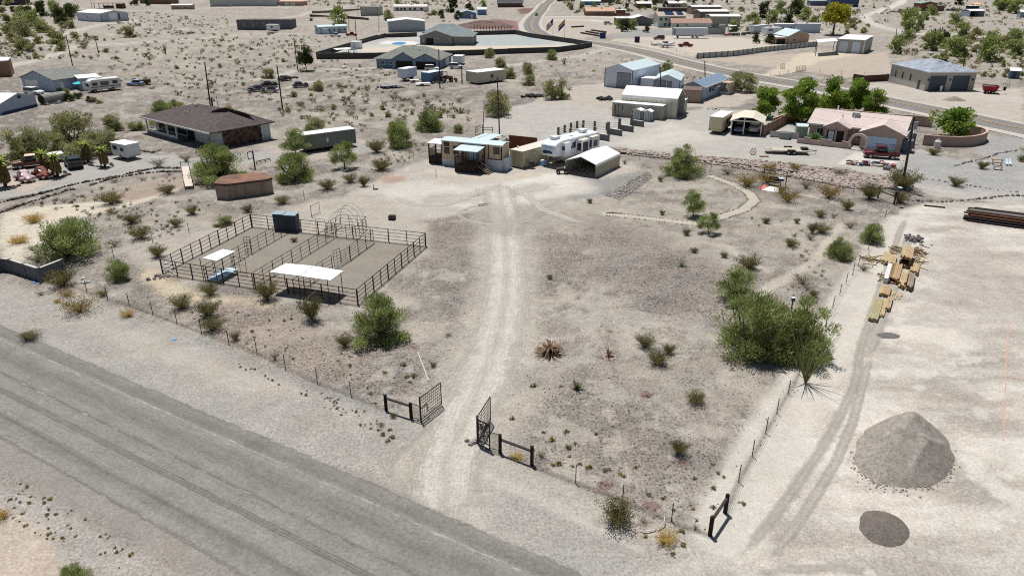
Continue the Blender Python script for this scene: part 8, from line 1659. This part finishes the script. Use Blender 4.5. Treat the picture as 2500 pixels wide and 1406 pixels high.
while len(pts)<420:
 px=rg.uniform(1478,1594);py=rg.uniform(418,490);x,y=flatpt(px,py)
 if poly_sd(np.array([x]),np.array([y]),Qb)[0]<.2:pts.append(Vector((x,y,gz(x,y))))
stones('loose_rocks',None,None,pts,.11,mat('berm_rock',A(164,156,149),.95,.35,3),'stuff')
stones('rock_pile','small grey rock heap above the lumber','rock pile',[G(2232,586)+Vector((rnd.gauss(0,.45),rnd.gauss(0,.4),0))+Vector((0,0,.25*(i%2))) for i in range(110)],.13,GRK2)
pts=[]
for a,b in zip(*[[(2087,1100),(2098,1152),(2140,1182),(2205,1193),(2272,1186),(2316,1152),(2326,1100)][k_:] for k_ in(0,1)]):
 for _ in range(26):t=rnd.random();d_=abs(rnd.gauss(0,9))-3;px,py=a[0]+(b[0]-a[0])*t,a[1]+(b[1]-a[1])*t;pts.append(G(px+(px-2206)/120*d_,py+(py-1090)/100*d_))
stones('loose_rocks',None,None,pts,.05,mat('pile_rock',A(140,130,122),.95,.3,3),'stuff')
for(px,py,rr,lb) in[(1488,872,.42,'ring of pale stones round the shrivelled agave')]:c=G(px,py);stones('stone_ring',lb,'stone ring',[c+Vector((math.cos(a*.42)*rr,math.sin(a*.42)*rr,0)) for a in range(15)],.07,mat('pale_ring_stone',A(190,186,180),.9,.15))
# pebbles that catch light on the near ground
pts=[]
for _ in range(5200):
 py=rg.uniform(560,1400);px=rg.uniform(0,2500)
 if px>1760+(1300-py)*.55 or py>680+max(0,px-140)*.398:continue
 if fbm(np.array([px/100.0]),np.array([py/60.0]),1.0,3,5)[0]<-.02+.3*rg.random()-.12:continue
 if abs(px-(1230-max(0,py-780)*.3))<70:continue
 if 400<px<1040 and 553<py<745 and poly_sd(np.array([float(px)]),np.array([float(py)]),np.array([CL,CR,CBR,CBL]))[0]<0:continue
 x,y=flatpt(px,py);pts.append(Vector((x,y,gz(x,y))))
stones('pebbles',None,None,pts,.04,mat('dark_pebble',A(116,102,94),.95,.35,1),'stuff')
# ================================================================ SMALL OBJECTS
o=thing('footbridge','narrow white plank footbridge with posts over the stone border','footbridge',G(453,413));d=G(463,462)-o.location;n_=Vector((-d.y,d.x,0)).normalized()*.5;m=MB();
for i in range(22):a,b_=d*(i/22),d*((i+.9)/22);m.slab([tuple(a-n_+Vector((0,0,.4))),tuple(a+n_+Vector((0,0,.4))),tuple(b_+n_+Vector((0,0,.4))),tuple(b_-n_+Vector((0,0,.4)))],.06)
m.build('planks',mat('pale_planks',A(206,194,182),.85,.12),o)
for t in(0,.5,1):
 for s_ in(1,-1):p=d*t+n_*s_*1.05;MB().bar((p.x,p.y,-.3),(p.x,p.y,1.2),.05,6).build('post',BRN,o)
MB().bar(tuple(n_*1.05+Vector((0,0,1.1))),tuple(d+n_*1.05+Vector((0,0,1.1))),.04,5).build('handrail',BRN,o)
o=thing('ranch_gate','tall dark frame gate post with bracket right of the footbridge trees','gate post',G(623,412));MB().bar((0,0,-.3),(0,0,2.6),.1,6).build('post',BRN,o);MB().tube([(0,0,2.55),(-1.0,.6,2.2),(-1.0,.6,1.2),(0,0,1.6)],.06,5).build('bracket',BRN,o);rail_fence('chain_rail','low dark chain like rail beside the tall gate post','rail',(626,402),(660,394),3,.45,2,.05,.05,BRN,zb=.25)
o=thing('swing_seat','black framed swing seat on red and white mats in the desert garden','swing seat',G(1862,448));d=G(1917,456)-o.location;U=Vector((0,0,1));MB().tube([Vector((0,0,-.1)),U*2.0,d+U*2.0,d-U*.1],.06,6).build('frame',BLACK,o);n_=Vector((d.y,-d.x,0)).normalized()
MB().slab([tuple(d*.25+U*.5),tuple(d*.75+U*.5),tuple(d*.75+n_*.55+U*.48),tuple(d*.25+n_*.55+U*.48)],.06).slab([tuple(d*.25+U*.55),tuple(d*.75+U*.55),tuple(d*.75-n_*.15+U*1.05),tuple(d*.25-n_*.15+U*1.05)],.05).build('bench',BLACK,o);MB().bar(d*.26+U*.5,d*.26+U*2.0,.02,4).bar(d*.74+U*.5,d*.74+U*2.0,.02,4).build('chains',BLACK,o)
Zs=lambda x,y:(1600+x/4.1667,360+y/4.1667)
flatplate('floor_mat','red brick coloured mat left under the swing seat','mat',[Zs(1062,425),Zs(1100,382),Zs(1140,392),Zs(1100,430)],mat('red_mat',A(206,116,104),.9,.08),.06,.05);flatplate('floor_mat','white patterned mat in front of the swing seat','mat',[Zs(1075,438),Zs(1160,400),Zs(1262,412),Zs(1250,462)],mat('white_mat',A(226,220,220),.9,.2,4),.05,.05)
def lampost(label,px,py,hh,hw_=.18):
 o=thing('lamp_post',label,'lamp post',G(px,py));MB().bar((0,0,-.2),(0,0,hh),.05,6).build('post',BLACK,o);MB().box(-hw_,hw_,-hw_,hw_,hh,hh+.28).build('lamp_head',DKTRIM,o);MB().box(-hw_-.03,hw_+.03,-hw_-.03,hw_+.03,hh+.285,hh+.33).build('cap',LB,o)
lampost('black lamp post with square head beside the swing seat',1902,471,1.6,.26);lampost('dark green lamp post rising behind the palo verde pair',1924,800,2.35,.11);lampost('lamp post at the back corner of the lot fence',2187,503,2.0,.2)
b=Bld('propane_tank','white upright propane tank by the curved pink wall','tank',ZP(1452,808),ZP(1502,810),.8,1.4);b.part(MB().cyl(b.W/2,.4,0,1.05,.5,14).cyl(b.W/2,.4,1.05,1.25,.5,14,.3).cyl(b.W/2,.4,1.25,1.42,.2,10),'shell',WHITE)
# yard sale goods on the apron
YC=[(104,50,52),(206,206,204),(140,156,184),(50,54,62),(210,206,186),(150,70,64),(76,90,112),(120,118,116),(180,184,150),(176,170,166)]
rg=random.Random(12);NM=['storage crate','toolbox','folding stool','plastic tub']
def goods(label,px,py,kind,col,s=.5):
 o=thing(kind.replace(' ','_'),label,kind,G(px,py),rg.uniform(0,3));m_=mat('goods_%d_%d_%d'%col,A(*col),.6,.08)
 if kind=='folding stool':MB().box(-s/2,s/2,-s/2,s/2,.42,.48).build('seat',m_,o);MB().bar((-s*.4,-s*.4,0),(s*.4,-s*.4,.43),.02,4).bar((s*.4,-s*.4,0),(-s*.4,-s*.4,.43),.02,4).bar((-s*.4,s*.4,0),(s*.4,s*.4,.43),.02,4).bar((s*.4,s*.4,0),(-s*.4,s*.4,.43),.02,4).build('legs',BLACK,o)
 else:MB().box(-s*.6,s*.6,-s*.4,s*.4,0,s*.55).build('body',m_,o);MB().box(-s*.63,s*.63,-s*.43,s*.43,s*.555,s*.62).build('lid',m_,o);MB().tube([(-s*.2,0,s*.62),(-s*.15,0,s*.75),(s*.15,0,s*.75),(s*.2,0,s*.62)],.02,4).build('handle',BLACK,o)
CN=['dark red','white','light blue','black','cream','bright red','navy','grey','yellow green','pale grey'];LOC=['at the left end of the yard goods','second from the left in the yard goods','left of centre in the yard goods','in the middle of the yard goods','right of the middle of the yard goods','near the right end of the yard goods','at the right end of the yard goods','behind the middle of the yard goods','behind the right end of the yard goods','front left of the yard goods']
for i in range(22):
 px=2072+(i%11)*8+rg.uniform(-2,2);py=397+(i//11)*5.5+(i%11)*.4+rg.uniform(-1,1);ci=(i*7+i//11)%10;k_=NM[i%4];goods('%s %s %s'%(CN[ci],k_,LOC[min(9,(i%11)*10//11)]+(', front row' if i>10 else ', back row')),px,py,k_,YC[ci],rg.uniform(.35,.65))
for i,(px,py) in enumerate([(2159,406),(2167,412),(2172,405),(2180,409),(2164,415)]):goods('%s %s on the gravel right of the concrete apron%s'%(CN[(5,6,1,5,7)[i]],NM[i%4],('',' second row',' at the back',' farthest right',' nearest')[i]),px,py,NM[i%4],YC[(5,6,1,5,7)[i]],.7)
def bench(label,a,b,mt):
 b_=Bld('bench',label,'bench',a,b,.6,.5);b_.box(0,b_.W,0,.6,.42,.5,'seat',mt);b_.part(MB().bar((.1,.1,0),(.1,.1,.42),.04).bar((b_.W-.1,.1,0),(b_.W-.1,.1,.42),.04).bar((.1,.5,0),(.1,.5,.42),.04).bar((b_.W-.1,.5,0),(b_.W-.1,.5,.42),.04),'legs',BLACK)
bench('tan low bench farthest of three at the right of the yard',ZP(1988,940),ZP(2085,945),mat('tan_slats',A(160,140,120),.8,.1));bench('tan low bench second of three at the right of the yard',ZP(1985,965),ZP(2075,972),MATS['tan_slats']);bench('thin grey bench nearest of three at the right of the yard',ZP(1998,1008),ZP(2080,1014),mat('grey_slats',A(150,146,140),.8,.1))
for i,(x,lb) in enumerate(((2112,'left pale blue lounger at the right of the yard'),(2142,'right pale blue lounger at the right of the yard'))):b=Bld('lounger',lb,'lounger',ZP(x,970),ZP(x+22,972),1.6,.4,group='pale blue loungers');b.part(MB().slab([(0,0,.3),(b.W,0,.3),(b.W,1.1,.35),(0,1.1,.35)],.06).slab([(0,1.1,.35),(b.W,1.1,.35),(b.W,1.6,.8),(0,1.6,.8)],.06),'seat',mat('pale_blue_sling',A(190,214,222),.7,.05));b.part(MB().bar((.05,.2,0),(.05,1.3,.35),.03).bar((b.W-.05,.2,0),(b.W-.05,1.3,.35),.03),'legs',WTRIM)
o=thing('wagon_wheel','old dark wheel standing on the gravel in front of the yard','wheel',G(1838,378),.3);pts=[Vector((math.cos(t*.524)*.5,0,.5+math.sin(t*.524)*.5)) for t in range(13)];MB().tube(pts,.05,5).build('rim',BLACK,o);m=MB();[m.bar((0,0,.5),tuple(p),.025,4) for p in pts[::2]];m.build('spokes',BLACK,o)
o=MB().box(-.7,.7,-.2,.2,.05,.15).build('plank',mat('red_plank',A(160,120,104),.9,.1));o.location=G(1865,383);tag(o,'short pinkish plank on the gravel near the old wheel','plank')
def pipe(label,pts,r,mt,name='pipe',cat='pipe'):Q=[G(*p)+Vector((0,0,r)) for p in pts];o=MB().tube([q-Q[0] for q in Q],r,7).build(name,mt);o.location=Q[0];tag(o,label,cat)
pipe('long dark pipe lying along the foot of the stony bank, left part',[(1512,376),(1580,381),(1626,388)],.16,BLACK);pipe('long dark pipe lying along the foot of the stony bank, right part',[(1700,396),(1790,404),(1868,415),(1950,425)],.17,BRN)
pipe('thin white hose lying on the ground left of the drive',[(1020,862),(1032,890),(1046,930)],.035,WHITE,'hose','hose');pipe('short dark log across the wash below the twin path trees',[(1480,521),(1520,522)],.05,BRN,'log','log')
o=thing('dead_branch','bleached forked dead branch by the golden bush at the road corner','branch',G(1600,1295));MB().tube([(0,0,.1),(.25,.1,.15),(.5,.35,.3),(.55,.6,.35)],.03,5).tube([(0,0,.1),(-.4,-.15,.1),(-.8,-.1,.08)],.03,5).build('wood',mat('bleached_wood',A(206,200,192),.9,.1),o)
b=Bld('water_trough','small dark trough alone on the pale dirt behind the corral','trough',Zc(2088,212),Zc(2140,216),.6,.5);b.box(0,b.W,0,.6,0,.5,'body',mat('dark_trough',A(66,64,62),.8,.2));b.box(.06,b.W-.06,.06,.54,.505,.52,'liner',DARKIN)
o=thing('marker_post','thin wooden marker post in front of the tan home','post',G(1065,433));MB().bar((0,0,-.2),(0,0,1.1),.05,6).build('post',mat('yellow_wood',A(206,178,130),.9,.08),o);o=thing('fire_pit','small dark standpipe left of the red dirt patch','standpipe',G(912,463));MB().bar((0,0,-.1),(0,0,.7),.05,6).build('pipe',BLACK,o);MB().box(.05,.6,-.15,.15,.0,.14).build('valve_box',DKTRIM,o)
for(px,py,lb,c_) in[(1298,411,'black barbecue grill in front of the tan container',(44,44,46)),(1372,424,'dark quad bike with white tank left of the carport',(70,70,72))]:
 o=thing('grill' if 'grill' in lb else 'quad_bike',lb,'grill' if 'grill' in lb else 'quad bike',G(px,py));m_=mat('gear_%d'%c_[0],A(*c_),.6,.1)
 if 'grill' in lb:MB().box(-.45,.45,-.3,.3,.6,.85).ball((0,0,.9),.4,10,6,.6).build('lid',m_,o);MB().bar((-.4,-.25,0),(-.4,-.25,.6),.03).bar((.4,-.25,0),(.4,-.25,.6),.03).bar((-.4,.25,0),(-.4,.25,.6),.03).bar((.4,.25,0),(.4,.25,.6),.03).build('legs',m_,o)
 else:MB().loft([(-.8,.25,.4,.75),(0,.3,.4,.9),(.8,.2,.45,.8)],10,4).build('body',m_,o);wheels(o,(-.55,.55),(-.42,.42),.28);MB().ball((.35,-.2,.9),.16,8,5).build('tank',WHITE,o);MB().bar((.4,-.35,1.05),(.4,.35,1.05),.025,5).build('handlebar',BLACK,o)
b=Bld('generator','pale blue generator under the nose of the fifth wheel','generator',(1318,404),(1327,406),.8,.7);b.box(0,b.W,0,.7,.1,.7,'body',mat('sky_blue_case',A(140,190,226),.5,.06));b.box(0,b.W,.05,.65,.705,.76,'lid',WTRIM)
tube_gate('yard_gate','dark pipe gate behind the tan home patio roofs','gate',(1161,333),(1178,326),1.5,3,BLACK,2,.05);rail_fence('yard_rail','dark rail between meter post and stump post behind the tan home','rail',(1180,330),(1203,330),1,1.3,2,.09,.05,BLACK,zb=.9)
o=thing('trash_bin','black trash bin on the verge across the road','trash bin',G(1555,104.5));MB().box(-.9,.9,-.7,.7,.1,2.0).build('body',mat('navy_bin',A(40,46,66),.6,.08),o);MB().box(-1.0,1.0,-.8,.8,2.005,2.2).build('lid',BLACK,o);o=thing('trash_bin','blue bin beside the striped road bend fence','trash bin',G(1471,94.5));MB().box(-1.2,1.2,-.8,.8,.1,2.0).build('body',mat('royal_bin',A(40,60,120),.6,.08),o);MB().box(-1.3,1.3,-.9,.9,2.005,2.25).build('lid',BLACK,o)
for i,(a_,b_) in enumerate([((1418,82.5),(1465,90.5)),((1430,79),(1462,84.5)),((1444,76),(1480,81)),((1395,68.5),(1425,66.5))]):pipe(('long brown beam nearest the road bend','second brown beam on the bare lot','third brown beam on the bare lot','dark beam near the grey house')[i],[a_,b_],.35,BRN,'beam','beam')
for(px,py,lb) in[(425,830,'scrap of blue plastic on the road verge'),(81,690,'blue plastic scrap by the block wall'),(94,693,'second smaller blue plastic scrap by the block wall')]:o=MB().add([(-.22,-.09,.03),(.18,-.08,.05),(.2,.09,.03),(-.15,.1,.08),(0,0,.12)],[(0,1,4),(1,2,4),(2,3,4),(3,0,4)]).build('plastic_scrap',mat('blue_plastic',A(120,180,230),.5,.05));o.location=G(px,py);tag(o,lb,'litter')
for(a_,b_,lb) in[((905,437),(950,425),'x')]:pass
# junk piles far off and dead brush heaps
for(px,py,n,s_,lb,m_) in[(1300,236,26,.5,'heap of dark scrap and dead wood left of the broad mesquite','dark_pole'),(1480,243,30,.45,'low heap of dark scrap by the grey container','dark_pole'),(2215,30,40,1.3,'dark clutter left of the red brown house','wreck_dark'),(2190,31,24,1.0,'pale clutter farther left of the red brown house','wreck_grey'),(2330,26,30,1.1,'clutter and tarps right of the red brown house','wreck_dark'),(1795,87,26,.8,'dark gear in a row beyond the semi trailer','wreck_dark'),(1832,84,20,.8,'more dark gear farther right of the semi trailer','wreck_dark'),(700,192,24,.45,'line of dark junk behind the wrecked cars','wreck_dark'),(938,216,16,.45,'dark machine parts on the long grey trailer','wreck_dark'),(1065,203,16,.4,'spare parts in front of the tractor','wreck_dark'),(505,277,0,.4,'',''),(1745,268,8,.3,'few pale scraps by the wire fence of the gravel yard','wreck_white'),(1240,345,10,.35,'garden pots behind the tan container','wreck_grey'),(120,254,16,.45,'stacked rubble below the culvert pipe','wreck_grey'),(200,688,12,.16,'scatter of white rubble by the end of the block wall','wreck_white'),(390,678,14,.17,'heap of pale rocks at the corral corner','wreck_grey')]:
 if n:stones('scrap_heap',lb,'scrap heap',[G(px,py)+Vector((rg.gauss(0,s_*2.2),rg.gauss(0,s_*1.6),0)) for _ in range(n)],s_,MATS[m_])
